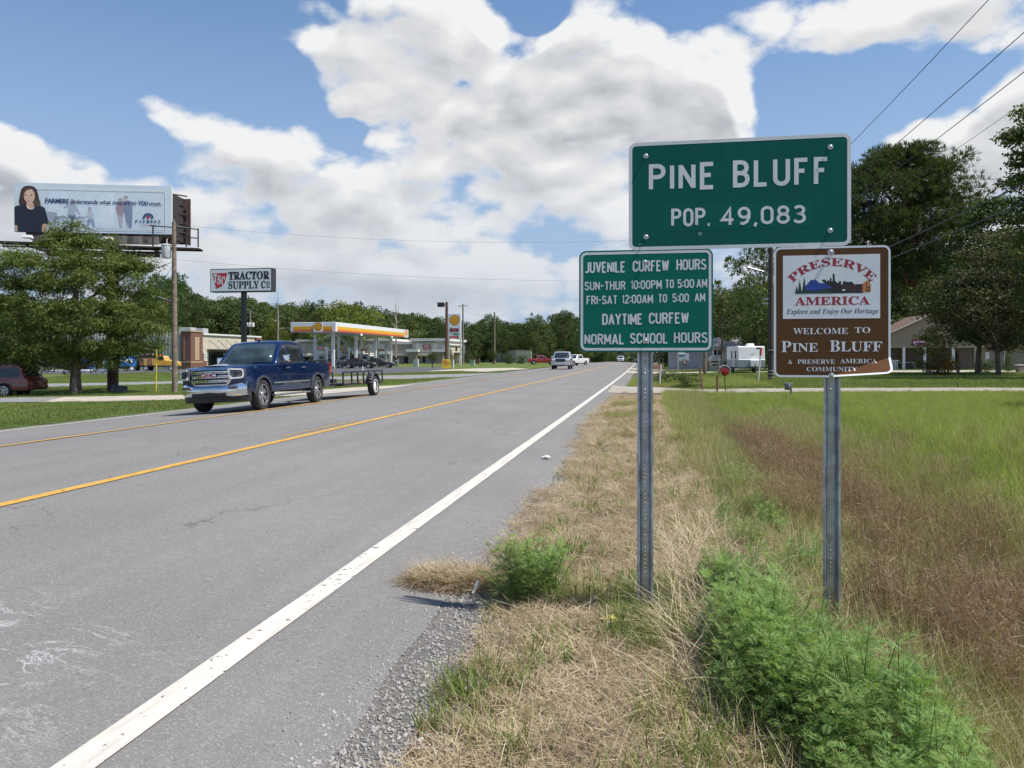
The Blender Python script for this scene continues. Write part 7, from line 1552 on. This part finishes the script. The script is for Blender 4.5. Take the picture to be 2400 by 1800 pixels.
    for kind, px, yt, d, w, lb in (('airy0', 1692, 640, 96, .9, 'open crowned tree right of the curfew sign above the grey house'), ('pine1', 1790, 565, 100, .9, 'dark pine showing between the two lower signs under the big sign'), ('broad1', 1778, 640, 88, .75, 'bright green tree behind the travel trailer'), ('broad3', 1730, 690, 108, .8, 'round green tree behind the roof of the grey house'),
        ('yellow0', 2130, 690, 104, .62, 'light green tree between the brown sign and the porch house gable'), ('broad0', 2075, 640, 98, .9, 'green tree showing just right of the brown sign'), ('dark1', 1835, 700, 84, .7, 'dark tree hidden mostly behind the brown sign')):
        x, y = XY(px, d); plant_tree(kind, x, y, ZP(yt, d)-Z(x, y), w, lb)
    for kind, px, yb, yt, d, w, lb, nm in (('ball0', 1014, 852, 825, 150, 1.0, 'dark green clipped ball shrub in front of the bank building', 'shrub'), ('ball0', 1155, 853, 820, 165, .8, 'round topped clipped shrub in front of the low metal building', 'shrub'), ('cone0', 1097, 853, 812, 180, .9, 'dark cone shrub right of the price sign', 'shrub'), ('shrub0', 1192, 852, 828, 172, .9, 'rounded shrub left of the last shrub by the end wall', 'shrub'), ('shrub0', 1222, 852, 830, 176, 1.2, 'wide shrub in front of the cream end wall', 'shrub'), ('ball0', 794, 858, 828, 150, .8, 'dark clipped shrub seen between the canopy columns', 'shrub'), ('cone0', 1056, 856, 815, 160, .7, 'slim dark shrub behind the floodlight pole', 'shrub'), ('shrub0', 1118, 851, 840, 190, 1.6, 'low spreading shrub left of the clipped round shrub', 'shrub'), ('shrub0', 1255, 848, 838, 200, 1.7, 'low shrub beside the red pickup', 'shrub'), ('shrub0', 957, 856, 849, 172, 2.2, 'low hedge under the bank building windows', 'shrub'),
        ('shrub0', 2310, 872, 836, 70, 1.3, 'dark leafy shrub at the foot of the dark tree by the house', 'shrub'), ('cone0', 2363, 868, 815, 74, .45, 'pale upright shrub in front of the wing of the porch house', 'shrub'), ('shrub0', 1560, 884, 862, 47, 1.6, 'clump of tall weeds beside the pale ribboned stake', 'shrub'), ('shrub0', 1610, 888, 866, 43, 1.6, 'clump of tall weeds left of the round red marker', 'shrub'), ('shrub0', 1705, 848, 838, 92, .8, 'tiny dark shrub at the wall of the grey house', 'shrub')):
        x, y = XY(px, d); plant_tree(kind, x, y, ZP(yt, d)-Z(x, y), w, lb, None, nm, 'shrub')
woods()
def big_tree(name, px, d, label, lobes, crown, rad, bark, H, z0=.2, k=14, lean=0.):
    x, y = XY(px, d); r = empty(name, (x, y, Z(x, y)), TH, label, 'tree'); mb = MB(); limbs(mb, H, lobes, rad, k, z0, lean); mb.build('trunk', bark, r, smooth=60); obj('crown', crown, r); return r
def near_trees():
    # willow-leaved oak in front of the billboard: fine narrow leaves in drooping sprays
    d = 46.5; k = d/F; lob = []; z = lambda py: ZP(py, d)-Z(*XY(177, d))
    outline = [(836, 50, 320), (805, 5, 368), (770, -12, 388), (728, -15, 386), (684, -5, 362), (645, 5, 350), (612, 30, 325), (588, 85, 275), (567, 125, 222), (549, 150, 200)]
    for py, a, b in outline:
        n = 10 if py > 600 else 5
        for i in range(n):
            cxp = a+(b-a)*(i+.5)/n-186; R_ = (b-a)/2*k
            for dep_ in ((-.62, 0, .62) if py > 600 else (0,)):
                xx = cxp*k; lim = math.sqrt(max(.05, 1-(xx/max(R_, .1))**2)); s = .45+.55*random.random()
                lob.append((xx+random.uniform(-.45, .45), dep_*R_*lim+random.uniform(-.4, .4), z(py)+random.uniform(-.5, .5), s*1.4, s*1.4, s*.95))
    n = 125000; P, dd = crown_pts(lob, n, .6, 3.1); n = len(P); D = dd*.7+unit(n)*.55+np.array([0, 0, -.25]); D /= np.linalg.norm(D, axis=1, keepdims=True); N = unit(n)+np.array([0, 0, .8])+dd*.3; N /= np.linalg.norm(N, axis=1, keepdims=True)
    V, Fq = leafquads(P, N, .26*(.6+.8*rng.random(n)), .055*(.7+.6*rng.random(n)), D); cm = npmesh('crown', V, Fq, LFO)
    r = big_tree('oak_tree', 177, d, 'large fine-leaved oak with a flared trunk in front of the billboard pole', lob, cm, .30, M('oak_bark', (.15, .13, .105), .95, var=.35, vs=4., bump=.8, bs=18.), z(545), .17, 14)
    # big pine to the right of the population sign
    d = 102.; g = Z(*XY(2118, d)); z = lambda py: ZP(py, d)-g; k = d/F; lob = []
    for py, a, b in ((372, 2040, 2150), (400, 1985, 2190), (440, 1950, 2210), (480, 1940, 2235), (520, 1935, 2250), (555, 1940, 2250), (600, 1960, 2240), (640, 1990, 2200)):
        for i in range(9):
            cxp = a+(b-a)*(i+random.random())/9-2100; R_ = (b-a)/2*k
            for dep_ in (-.6, .1, .6): s = 1.35+.65*random.random(); lob.append((cxp*k, dep_*R_+random.uniform(-.8, .8), z(py)+random.uniform(-.7, .7), s*1.4, s*1.4, s*.72))
    random.shuffle(lob); lob = lob[:178]
    cm = tuft_mesh(lob, 10500, 9, .74, .085, LFP, .6); big_tree('pine_tree', 2130, d, 'big dark pine rising to the right of the population sign', lob, cm, .42, BARKP, z(372), .3, 60)
    # dark spreading tree over the porch house, and its neighbours
    def spread(name, px, d, top, outline, n, size, mat, label, rad, lean=0., bark=BARK, tag_=1.):
        g = Z(*XY(px, d)); z = lambda py: ZP(py, d)-g; k = d/F; lob = []
        for py, a, b in outline:
            m = max(3, int((b-a)/26))
            for i in range(m):
                cxp = a+(b-a)*(i+random.random())/m-px; R_ = (b-a)/2*k; mid = ((a+b)/2-px)*k; lim = math.sqrt(max(.1, 1-((cxp*k-mid)/max(R_, .1))**2))
                for dep_ in (-.6, 0, .6): s = (.75+.55*random.random())*tag_; lob.append((cxp*k, dep_*R_*lim+random.uniform(-.4, .4), z(py)+random.uniform(-.5, .5), s*1.25, s*1.25, s*.6))
        cm = crown_mesh(lob, n, size, .62, mat, .6, .6); big_tree(name, px, d, label, lob, cm, rad, bark, z(top), .2, 40, lean)
    spread('tree', 2292, 66, 500, [(485, 2290, 2360), (520, 2262, 2400), (560, 2240, 2430), (600, 2220, 2440), (640, 2200, 2440), (680, 2180, 2440), (720, 2195, 2440), (755, 2215, 2420), (785, 2245, 2380)], 42000, .22, LF2, 'dark spreading tree shading the porch house at right', .22, .6)
    spread('tree', 2340, 60, 560, [(560, 2300, 2460), (610, 2260, 2480), (660, 2190, 2480), (700, 2165, 2480), (728, 2150, 2460), (760, 2240, 2440), (800, 2330, 2440)], 18000, .20, LFG, 'grey green tree with a leaning trunk in front of the house', .18, -.5)
    spread('tree', 2215, 62, 770, [(782, 2170, 2200), (800, 2152, 2225), (825, 2150, 2235), (848, 2160, 2235)], 2600, .15, LF3, 'small pale green tree standing in front of the porch posts', .05, 0, tag_=.55)
    spread('tree', 2470, 52, 230, [(270, 2395, 2520), (320, 2375, 2540), (370, 2385, 2560), (430, 2375, 2580), (490, 2395, 2600), (560, 2400, 2600), (640, 2410, 2600), (700, 2400, 2600)], 26000, .24, LF1, 'tall leafy tree reaching into the picture at the upper right edge', .3)
    x, y = 19.5, 25.; plant_tree('broad1', x, y, 11., 1.0, 'shade tree standing out of view on the right lawn'); plant_tree('broad3', 22.5, 31., 12., 1.0, 'second shade tree out of view on the right lawn')
    # low red-tinted shrub under the pale tree
    cm = leaf_mat('leaves_rusty', (.10, .06, .02), (.20, .12, .03), (.25, .10, .03), nscale=.8); l = lobes_broad(1.3, 2.6, 14, .02, .4); x, y = XY(2200, 61); r = empty('shrub', (x, y, Z(x, y)), label='low shrub with rusty orange leaves under the small pale tree', cat='shrub'); obj('foliage', crown_mesh(l, 2200, .12, .6, cm), r); mb = MB(); mb.tube([(0, 0, -.1), (0, 0, .6)], .05, 6); mb.build('stem', BARK, r)
near_trees()

# ------------------------------------------------------------------ grass, straw and weeds
HID = bpy.data.collections.new('plant_sources')
def source(coll, name, me):
    o = bpy.data.objects.new(name, me); coll.objects.link(o); return o
def scatter(name, srcs, P, yaw, scl, label=None, tilt=.0, cat='grass'):
    coll = bpy.data.collections.new(name+'_sources')
    for i, me in enumerate(srcs): source(coll, '%s_source_%d' % (name, i), me)
    me = bpy.data.meshes.new(name); n = len(P); me.vertices.add(n); me.vertices.foreach_set('co', np.ascontiguousarray(P, np.float32).ravel())
    a = me.attributes.new('rot', 'FLOAT_VECTOR', 'POINT'); rt = np.stack([rng.normal(size=n)*tilt, rng.normal(size=n)*tilt, yaw], 1).astype(np.float32); a.data.foreach_set('vector', rt.ravel())
    a = me.attributes.new('scl', 'FLOAT_VECTOR', 'POINT'); s = np.asarray(scl, np.float32); s = np.stack([s, s, s*(.8+.4*rng.random(n).astype(np.float32))], 1) if s.ndim == 1 else s; a.data.foreach_set('vector', np.ascontiguousarray(s, np.float32).ravel())
    a = me.attributes.new('idx', 'INT', 'POINT'); a.data.foreach_set('value', rng.integers(0, len(srcs), n).astype(np.int32))
    o = obj(name, me, kind='stuff', label=label, cat=cat)
    g = bpy.data.node_groups.new(name, 'GeometryNodeTree'); g.interface.new_socket('Geometry', in_out='INPUT', socket_type='NodeSocketGeometry'); g.interface.new_socket('Geometry', in_out='OUTPUT', socket_type='NodeSocketGeometry')
    N = g.nodes; L = g.links; gi = N.new('NodeGroupInput'); go = N.new('NodeGroupOutput'); ip = N.new('GeometryNodeInstanceOnPoints'); ci = N.new('GeometryNodeCollectionInfo')
    ci.inputs['Collection'].default_value = coll; ci.inputs['Separate Children'].default_value = True; ci.inputs['Reset Children'].default_value = True; ip.inputs['Pick Instance'].default_value = True
    def attr(nm, typ): q = N.new('GeometryNodeInputNamedAttribute'); q.data_type = typ; q.inputs['Name'].default_value = nm; return q.outputs['Attribute']
    L.new(gi.outputs[0], ip.inputs['Points']); L.new(ci.outputs[0], ip.inputs['Instance']); L.new(attr('rot', 'FLOAT_VECTOR'), ip.inputs['Rotation']); L.new(attr('scl', 'FLOAT_VECTOR'), ip.inputs['Scale']); L.new(attr('idx', 'INT'), ip.inputs['Instance Index']); L.new(ip.outputs[0], go.inputs[0])
    m = o.modifiers.new('scatter', 'NODES'); m.node_group = g; return o
def blades(n, rad, h0, h1, w, bend, mat, lie=0., seg=3):
    """clump of tapering bent blades"""
    an = rng.random(n)*6.283; r = rad*np.sqrt(rng.random(n)); B = np.stack([r*np.cos(an), r*np.sin(an), np.zeros(n)], 1)
    h = h0+(h1-h0)*rng.random(n); az = rng.random(n)*6.283; D = np.stack([np.cos(az), np.sin(az), np.zeros(n)], 1); side = np.stack([-np.sin(az), np.cos(az), np.zeros(n)], 1)
    a0 = lie+(rng.random(n)-.3)*.35; bd = bend*(.4+rng.random(n)*1.2); V = []; 
    P = B.copy(); ang = a0.copy(); st = h/seg; rows = []
    for k in range(seg+1):
        ww = w*(1-k/seg)**.7*(.7+.3*(k > 0)); rows.append((P-side*ww/2 if np.isscalar(ww) else P, P+side*ww/2)); ang = ang+bd/seg; P = P+(D*np.sin(ang)[:, None]+np.array([0, 0, 1])*np.cos(ang)[:, None])*st[:, None]
    V = np.stack([q for pr in rows for q in pr], 1).reshape(-1, 3); m = 2*(seg+1); base = np.arange(n)*m; F_ = []
    for k in range(seg): F_.append(np.stack([base+2*k, base+2*k+1, base+2*k+3, base+2*k+2], 1))
    V[:, 2] = np.maximum(V[:, 2], .002); return npmesh('blades', V, np.concatenate(F_), mat)
G1 = leaf_mat('grass_green', (.095, .165, .030), (.17, .25, .05), (.30, .30, .10), trans=.35, nscale=.9, world=True); G2 = leaf_mat('grass_lime', (.19, .28, .045), (.29, .37, .075), (.44, .44, .16), trans=.4, nscale=.7, world=True)
G3 = leaf_mat('grass_olive_tan', (.22, .25, .085), (.40, .36, .18), (.46, .38, .22), trans=.3, nscale=1.2, world=True); ST1 = leaf_mat('straw', (.30, .22, .13), (.52, .41, .27), (.66, .57, .42), trans=.15, nscale=2.5, world=True)
SB = leaf_mat('brown_seed_grass', (.17, .105, .062), (.38, .26, .165), (.52, .42, .29), trans=.3, nscale=1.5, world=True); LAWN = leaf_mat('lawn_grass', (.11, .165, .035), (.19, .25, .06), (.30, .28, .12), trans=.35, nscale=.25, world=True)
RW = leaf_mat('ragweed_leaves', (.12, .225, .055), (.25, .36, .10), (.38, .45, .17), trans=.4, nscale=1.2, world=True); RWS = M('weed_stem', (.10, .16, .05), .7); LAN = leaf_mat('lance_leaves', (.14, .24, .03), (.30, .40, .06), (.42, .42, .12), trans=.45, nscale=1.)
def inview(P, margin=.16):
    d = P[:, 1]*CT-P[:, 0]*ST; a = P[:, 0]*CT+P[:, 1]*ST; return (d > .8) & (np.abs(a/np.maximum(d, .1)) < 1200/F+margin)
def in_poly(P, poly):
    x, y = P[:, 0], P[:, 1]; c = np.zeros(len(P), bool); j = len(poly)-1
    for i in range(len(poly)):
        (xi, yi), (xj, yj) = poly[i], poly[j]; c ^= ((yi > y) != (yj > y)) & (x < (xj-xi)*(y-yi)/((yj-yi) or 1e-9)+xi); j = i
    return c
def nz(P, s, off=0): return np.array([mnoise.noise(Vector((p[0]*s+off, p[1]*s, off))) for p in P])
def field(n, x0, x1, y0, y1, dens_near=True, ex=1.):
    """random points; density falls with distance when dens_near"""
    u = rng.random(n); y = y0+(y1-y0)*(u**ex); x = x0+(x1-x0)*rng.random(n); P = np.stack([x, y], 1); return P[inview(P)]
def lift(P, dz=0.): return np.column_stack([P, zg(P[:, 0], P[:, 1])+dz])
def grass():
    straw = [blades(34, .16, .07, .19, .0035, .5, ST1, lie=1.25, seg=2) for _ in range(5)]+[blades(22, .12, .05, .14, .003, .6, ST1, lie=.7, seg=2) for _ in range(2)]
    # cut straw on the verge, spilling over the gravel in tongues
    P = field(34000, -1.95, 1.15, 1.6, 34, ex=1.8); edge = -.82+.34*nz(P, 1.3, 3)-.40*sstep(3.5, 7, P[:, 1])-.35*sstep(10, 20, P[:, 1]); tongue = (np.abs(P[:, 1]-5.55-.1*(P[:, 0]+1.5)) < .16) & (P[:, 0] > -1.62)
    rr = .95-.6*nz(P, .9, 8)-.2*(P[:, 0] > .5)
    keep = ((P[:, 0] > edge) | tongue) & (rng.random(len(P)) < np.clip(rr, .25, 1)); P = P[keep]
    scatter('cut_straw', straw, lift(P, .004), rng.random(len(P))*6.28, .75+.6*rng.random(len(P)), 'dry cut straw lying along the road edge', .22)
    P = field(1500, -1.66, -1.1, 5.35, 5.85); P = P[np.abs(P[:, 1]-5.55-.1*(P[:, 0]+1.5)) < .15*(1-.0*P[:, 0])]
    scatter('straw_tongue', straw[:5], lift(P, .015), rng.random(len(P))*6.28, .5+.7*rng.random(len(P)), 'tongue of straw pushed out on the pavement', .3)
    # green shoots in the straw
    gs = [blades(12, .05, .05, .16, .006, .7, G1) for _ in range(4)]; gb = [blades(30, .13, .07, .22, .0055, .9, G1) for _ in range(4)]; gt = [blades(34, .15, .12, .34, .005, .8, G3) for _ in range(4)]
    P = field(9000, -1.0, 1.4, 1.6, 20, ex=1.7); P = P[(nz(P, 1.6, 21)+.35*rng.random(len(P)) > .24)]; P = P[rng.random(len(P)) < np.where(P[:, 1] > 6, .45, 1)]; gs += [blades(12, .06, .05, .15, .005, .8, G3) for _ in range(4)]; scatter('green_shoots', gs, lift(P), rng.random(len(P))*6.28, .7+.8*rng.random(len(P)), 'short green shoots coming up through the straw', .1)
    P = field(6000, -.45, .75, 3.9, 7.0); q = (P[:, 0]-.08)**2/.34**2+(P[:, 1]-4.95)**2/.75**2; P = P[q+.5*nz(P, 4, 2) < 1][:230]; scatter('post_grass', gb, lift(P), rng.random(len(P))*6.28, .5+.4*rng.random(len(P)), 'green grass round the foot of the left post', .12)
    # olive and tan grass between straw and ditch
    P = field(24000, .35, 2.3, 2.0, 36, ex=1.6); w = sstep(.45, 1.2, P[:, 0]+.5*nz(P, .8, 5)); P = P[rng.random(len(P)) < w*.75]
    scatter('verge_grass', gt+[gt[0], gb[0], gb[1]], lift(P), rng.random(len(P))*6.28, .55+.6*rng.random(len(P)), 'mixed green and tan grass on the verge', .15)
    P = field(2600, -1.2, .1, 16, 36); P = P[nz(P, .5, 31)-.0 > .1]; scatter('edge_grass', gt+gb[:1], lift(P), rng.random(len(P))*6.28, .5+.4*rng.random(len(P)), 'tufts along the far pavement edge', .15)
    # brown seed heads in the ditch
    def seedy(n=16, H=.50):
        hh = H*(.6+.5*rng.random(n)); an = rng.random(n)*6.283; lean = .12+.35*rng.random(n); B = .10*unit(n); B[:, 2] = 0; D = np.stack([np.cos(an)*np.sin(lean), np.sin(an)*np.sin(lean), np.cos(lean)], 1)
        Nn = np.cross(D, unit(n)); Nn /= np.linalg.norm(Nn, axis=1, keepdims=True); V1, F1 = leafquads(B+D*hh[:, None]*.5, Nn, hh, .0035, D)
        m = 15; C = np.repeat(B+D*hh[:, None], m, 0)+unit(n*m)*np.array([.10, .10, .12])*(rng.random((n*m, 1)))**.6-np.repeat(D, m, 0)*rng.random((n*m, 1))*.18; D2 = unit(n*m)*.8+np.repeat(D, m, 0); D2 /= np.linalg.norm(D2, axis=1, keepdims=True); V2, F2 = leafquads(C, unit(n*m), .03+.06*rng.random(n*m), .0026, D2)
        return npmesh('seed_grass', np.concatenate([V1, V2]), np.concatenate([F1, F2+len(V1)]), SB)
    sd = [seedy() for _ in range(4)]; tb = [blades(30, .15, .15, .42, .005, .7, G3) for _ in range(2)]
    P = field(5200, 1.5, 3.9, 2.6, 19, ex=1.25); w = np.exp(-((P[:, 0]-2.35-.5*nz(P, .3, 4))/.8)**2); P = P[rng.random(len(P)) < w*np.clip(.12+2.4*nz(P, .75, 9), 0, .85)]; ck = rng.integers(0, 9, 140); ccx = 2.15+.5*rng.normal(size=9); ccy = 6.2+1.3*rng.normal(size=9); Q = np.column_stack([ccx[ck]+.17*rng.normal(size=140), ccy[ck]+.22*rng.normal(size=140)]); scatter('seed_thicket', sd, lift(Q), rng.random(len(Q))*6.28, .8+.75*rng.random(len(Q)), 'thick mound of reddish brown seed heads right of the second post', .12); Q = field(110, 3., 8, 4, 16); scatter('meadow_seed_stalks', sd, lift(Q), rng.random(len(Q))*6.28, .9+.5*rng.random(len(Q)), 'scattered brown seed stalks in the meadow', .12)
    scatter('seed_grass', sd, lift(P), rng.random(len(P))*6.28, .45+.95*rng.random(len(P)), 'brown feathery seed heads filling the ditch', .12)
    P = field(12000, 1.3, 4.4, 2.6, 26, ex=1.35); P = P[rng.random(len(P)) < .75+.5*nz(P, .6, 14)]; scatter('ditch_grass', tb+gt[:2]+[gb[2]], lift(P), rng.random(len(P))*6.28, .7+.6*rng.random(len(P)), 'rank green and tan grass in the ditch', .2)
    # tall green meadow
    tg = [blades(36, .20, .16, .44, .006, .8, G2) for _ in range(5)]+[blades(30, .20, .2, .5, .005, .7, G3)]
    P = field(26000, 2.9, 17, 2.6, 36, ex=1.15); w = sstep(2.9, 4.2, P[:, 0]+.4*nz(P, .5, 6)); P = P[rng.random(len(P)) < w]; scatter('meadow_grass', tg, lift(P), rng.random(len(P))*6.28, (.7+.5*rng.random(len(P)))*(1-.45*sstep(9, 28, P[:, 1])), 'tall bright green grass on the right of the ditch', .15)
    P = field(4200, .5, 3.6, 15, 36); P = P[rng.random(len(P)) < .8]; scatter('far_ditch_grass', tg+tb, lift(P), rng.random(len(P))*6.28, .55+.35*rng.random(len(P)), 'tall grass where the ditch meets the gravel drive', .15)
    P = field(4500, -1.2, 6.5, 44, 60); scatter('tall_weeds', tg+tb, lift(P), rng.random(len(P))*6.28, (.4+.5*rng.random(len(P))), 'tall weeds beyond the gravel drive', .15)
    # mown lawns further off
    lw = [blades(60, .55, .04, .11, .016, .5, LAWN, seg=2) for _ in range(4)]
    def lawn(name, n, x0, x1, y0, y1, label, sc_=1., ex=1.):
        P = field(n, x0, x1, y0, y1, ex=ex)
        for poly in PAVED: P = P[~in_poly(P, poly)]
        x2 = P[:, 0]-cx(P[:, 1]); P = P[(x2 < -14.7) | (x2 > -1.2)]; scatter(name, lw, lift(P), rng.random(len(P))*6.28, sc_*(.7+.5*rng.random(len(P))), label, .05)
    lawn('left_lawn', 15000, -62, -14.6, 8, 90, 'mown lawn on the left side of the road'); lawn('right_lawn', 13000, 2, 55, 41, 98, 'mown lawn in front of the houses on the right', 1.2); lawn('verge_lawn', 5000, -26, -14.5, 4, 40, 'roughly mown grass strip beside the far lane', .8)
    # ragweed
    def ragweed(stems=6, H=.5, nl=15):
        Cs, Ns, Ls, Ws, Ds = [], [], [], [], []; st = MB()
        for s_ in range(stems):
            a = random.random()*6.28; le = .10+.38*random.random(); hh = H*(.65+.45*random.random()); b = Vector((math.cos(a)*.03, math.sin(a)*.03, 0)); tip = b+Vector((math.cos(a)*math.sin(le), math.sin(a)*math.sin(le), math.cos(le)))*hh; mid = b.lerp(tip, .5)+Vector((0, 0, .03)); st.tube([b, mid, tip], [.0035, .003, .0012], 4, cap=False)
            for k in range(nl):
                t = .18+.82*k/nl; p = (b.lerp(mid, t*2) if t < .5 else mid.lerp(tip, t*2-1)); az = k*2.4+random.random(); L = .095*(1.15-.45*t)*(.75+.5*random.random()); up = .15+.75*t*random.random()
                dv = Vector((math.cos(az)*math.cos(up), math.sin(az)*math.cos(up), math.sin(up))); sd_ = Vector((-math.sin(az), math.cos(az), 0)); nn = dv.cross(sd_)
                for j in range(8):
                    u = .25+.75*j/7; q = p+dv*L*u+Vector((0, 0, -.012*u*u)); ll = L*.52*(1-.55*abs(u-.5)*1.4)
                    for sg in (-1, 1): dd_ = (sd_*sg+dv*.75).normalized(); Cs.append(q+dd_*ll*.5); Ns.append(-nn); Ls.append(ll); Ws.append(.0042); Ds.append(dd_)
                Cs.append(p+dv*L*1.0); Ns.append(-nn); Ls.append(L*.3); Ws.append(.006); Ds.append(dv)
        N_ = np.array(Ns)+unit(len(Ns))*.25; N_ /= np.linalg.norm(N_, axis=1, keepdims=True); V, Fq = leafquads(np.array(Cs), N_, np.array(Ls), np.array(Ws), np.array(Ds))
        sv = np.array(st.v); sf = np.array(st.f); me = npmesh('ragweed', np.concatenate([V, sv]), np.concatenate([Fq, sf+len(V)]), RW); return me
    rw = [ragweed() for _ in range(6)]
    poly = [(.30, 3.65), (.62, 3.10), (.80, 2.45), (1.02, 2.35), (1.16, 3.0), (1.28, 3.8), (1.30, 4.45), (1.0, 4.75), (.72, 4.85), (.70, 5.6), (.40, 5.75), (.30, 5.2), (.48, 4.8), (.28, 4.3)]
    P = np.stack([.2+1.5*rng.random(1400), 2.2+3.7*rng.random(1400)], 1); P = P[in_poly(P, poly)]; P = P[:270]; e = np.array([min(math.hypot(p[0]-(a[0]+(b[0]-a[0])*t), p[1]-(a[1]+(b[1]-a[1])*t)) for a, b in zip(poly, poly[1:]+poly[:1]) for t in (0, .25, .5, .75)) for p in P])
    small = (P[:, 1] > 5.05)*.18; scatter('ragweed', rw, lift(P, -.01), rng.random(len(P))*6.28, np.clip(.42+1.3*e, .45, .80)*(.6+.8*rng.random(len(P)))*np.where((P[:, 1] > 3.7) & (P[:, 1] < 5.0) & (P[:, 0] > .75), .68, 1.)-small*.4, 'dense feathery bright green ragweed round the right post', .12, 'weeds')
    P = np.array([[.62+.7*random.random(), 5.6+2.5*random.random()] for _ in range(16)]+[[.9+.5*random.random(), 7.5+3*random.random()] for _ in range(12)]+[[1.5+.5*random.random(), 5.0+4*random.random()] for _ in range(12)]); scatter('scattered_ragweed', rw, lift(P), rng.random(len(P))*6.28, .5+.3*rng.random(len(P)), 'scattered small ragweed behind the main clump', .12, 'weeds')
    # the lone weed at the gravel edge
    r = empty('weed_plant', (-.83, 5.28, Z(-.83, 5.28)), label='lone bushy green weed at the gravel edge beside the straw tongue', cat='weed')
    for i in range(11):
        a = random.random()*6.28; q = .17*math.sqrt(random.random()); o = obj('stem_spray', rw[i % 6], r, (q*math.cos(a)*1.2, q*math.sin(a), 0), (.25*math.sin(a), .25*math.cos(a), random.random()*6)); o.scale = (.85, .85, .85)
    # tufts and lance-leaved clump
    def tuft(x, y, mes, s, label, cat='grass tuft', name='grass_tuft'): o = obj(name, mes, None, (x, y, Z(x, y)), (0, 0, random.random()*6), label=label, cat=cat); o.scale = (s, s, s)
    tuft(-.62, 6.35, blades(60, .09, .12, .26, .009, .9, G1), 1., 'small dark green grass tuft behind the lone weed'); tuft(-.42, 4.1, blades(26, .04, .1, .2, .010, .9, G1), .8, 'single green shoot in straw left of the first post'); tuft(-.5, 3.05, blades(40, .09, .12, .24, .006, .7, G1), .9, 'green tuft low in the dry grass near the bottom')
    tuft(-.1, 2.9, blades(60, .14, .08, .18, .006, .8, G1), 1., 'flat green tuft at bottom centre of the verge')
    for (x, y), w_ in zip(((1.42, 2.55), (1.52, 2.7), (1.62, 2.95), (1.40, 2.35)), ('second nearest', 'middle', 'farthest', 'nearest')): tuft(x, y, blades(22, .07, .35, .68, .020, .9, LAN, seg=5), .95, '%s clump of long bright lance-shaped leaves at the lower right corner' % w_, 'plant', 'lance_leaf_plant')
    # long pale bent stalks
    P = field(900, .1, 1.3, 3.6, 7); scatter('bent_stalks', [blades(7, .1, .3, .55, .004, .7, ST1, lie=.8, seg=4) for _ in range(3)], lift(P), rng.random(len(P))*6.28, .7+.5*rng.random(len(P)), 'long pale dry stalks leaning over', .2)
    # loose stones on the shoulder
    def pebble(s):
        bm = bmesh.new(); bmesh.ops.create_icosphere(bm, subdivisions=1, radius=s)
        for v in bm.verts: v.co *= .75+.5*random.random(); v.co.z *= .6
        me = bpy.data.meshes.new('stone'); bm.to_mesh(me); bm.free(); me.materials.append(PEB); return me
    PEB = leaf_mat('pebbles', (.09, .082, .072), (.21, .19, .17), (.42, .40, .37), trans=0., nscale=8., world=True, rough=.9)
    P = field(60000, -1.65, -.6, 1.8, 18, ex=1.6); w = np.exp(-((P[:, 0]+1.12)/.25)**2); P = P[rng.random(len(P)) < w]; scatter('loose_gravel', [pebble(.006) for _ in range(5)], lift(P, .004), rng.random(len(P))*6.28, .45+1.7*rng.random(len(P))**3, 'loose gravel along the pavement edge', 1., 'gravel')
    P = field(260, -5.5, -1.4, 2.0, 14); P = np.column_stack([P, zg(P[:, 0], P[:, 1])+.008]); scatter('road_grit', [pebble(.006) for _ in range(3)], P, rng.random(len(P))*6.28, .5+.9*rng.random(len(P)), 'scattered grit on the asphalt', 1., 'gravel')
grass()
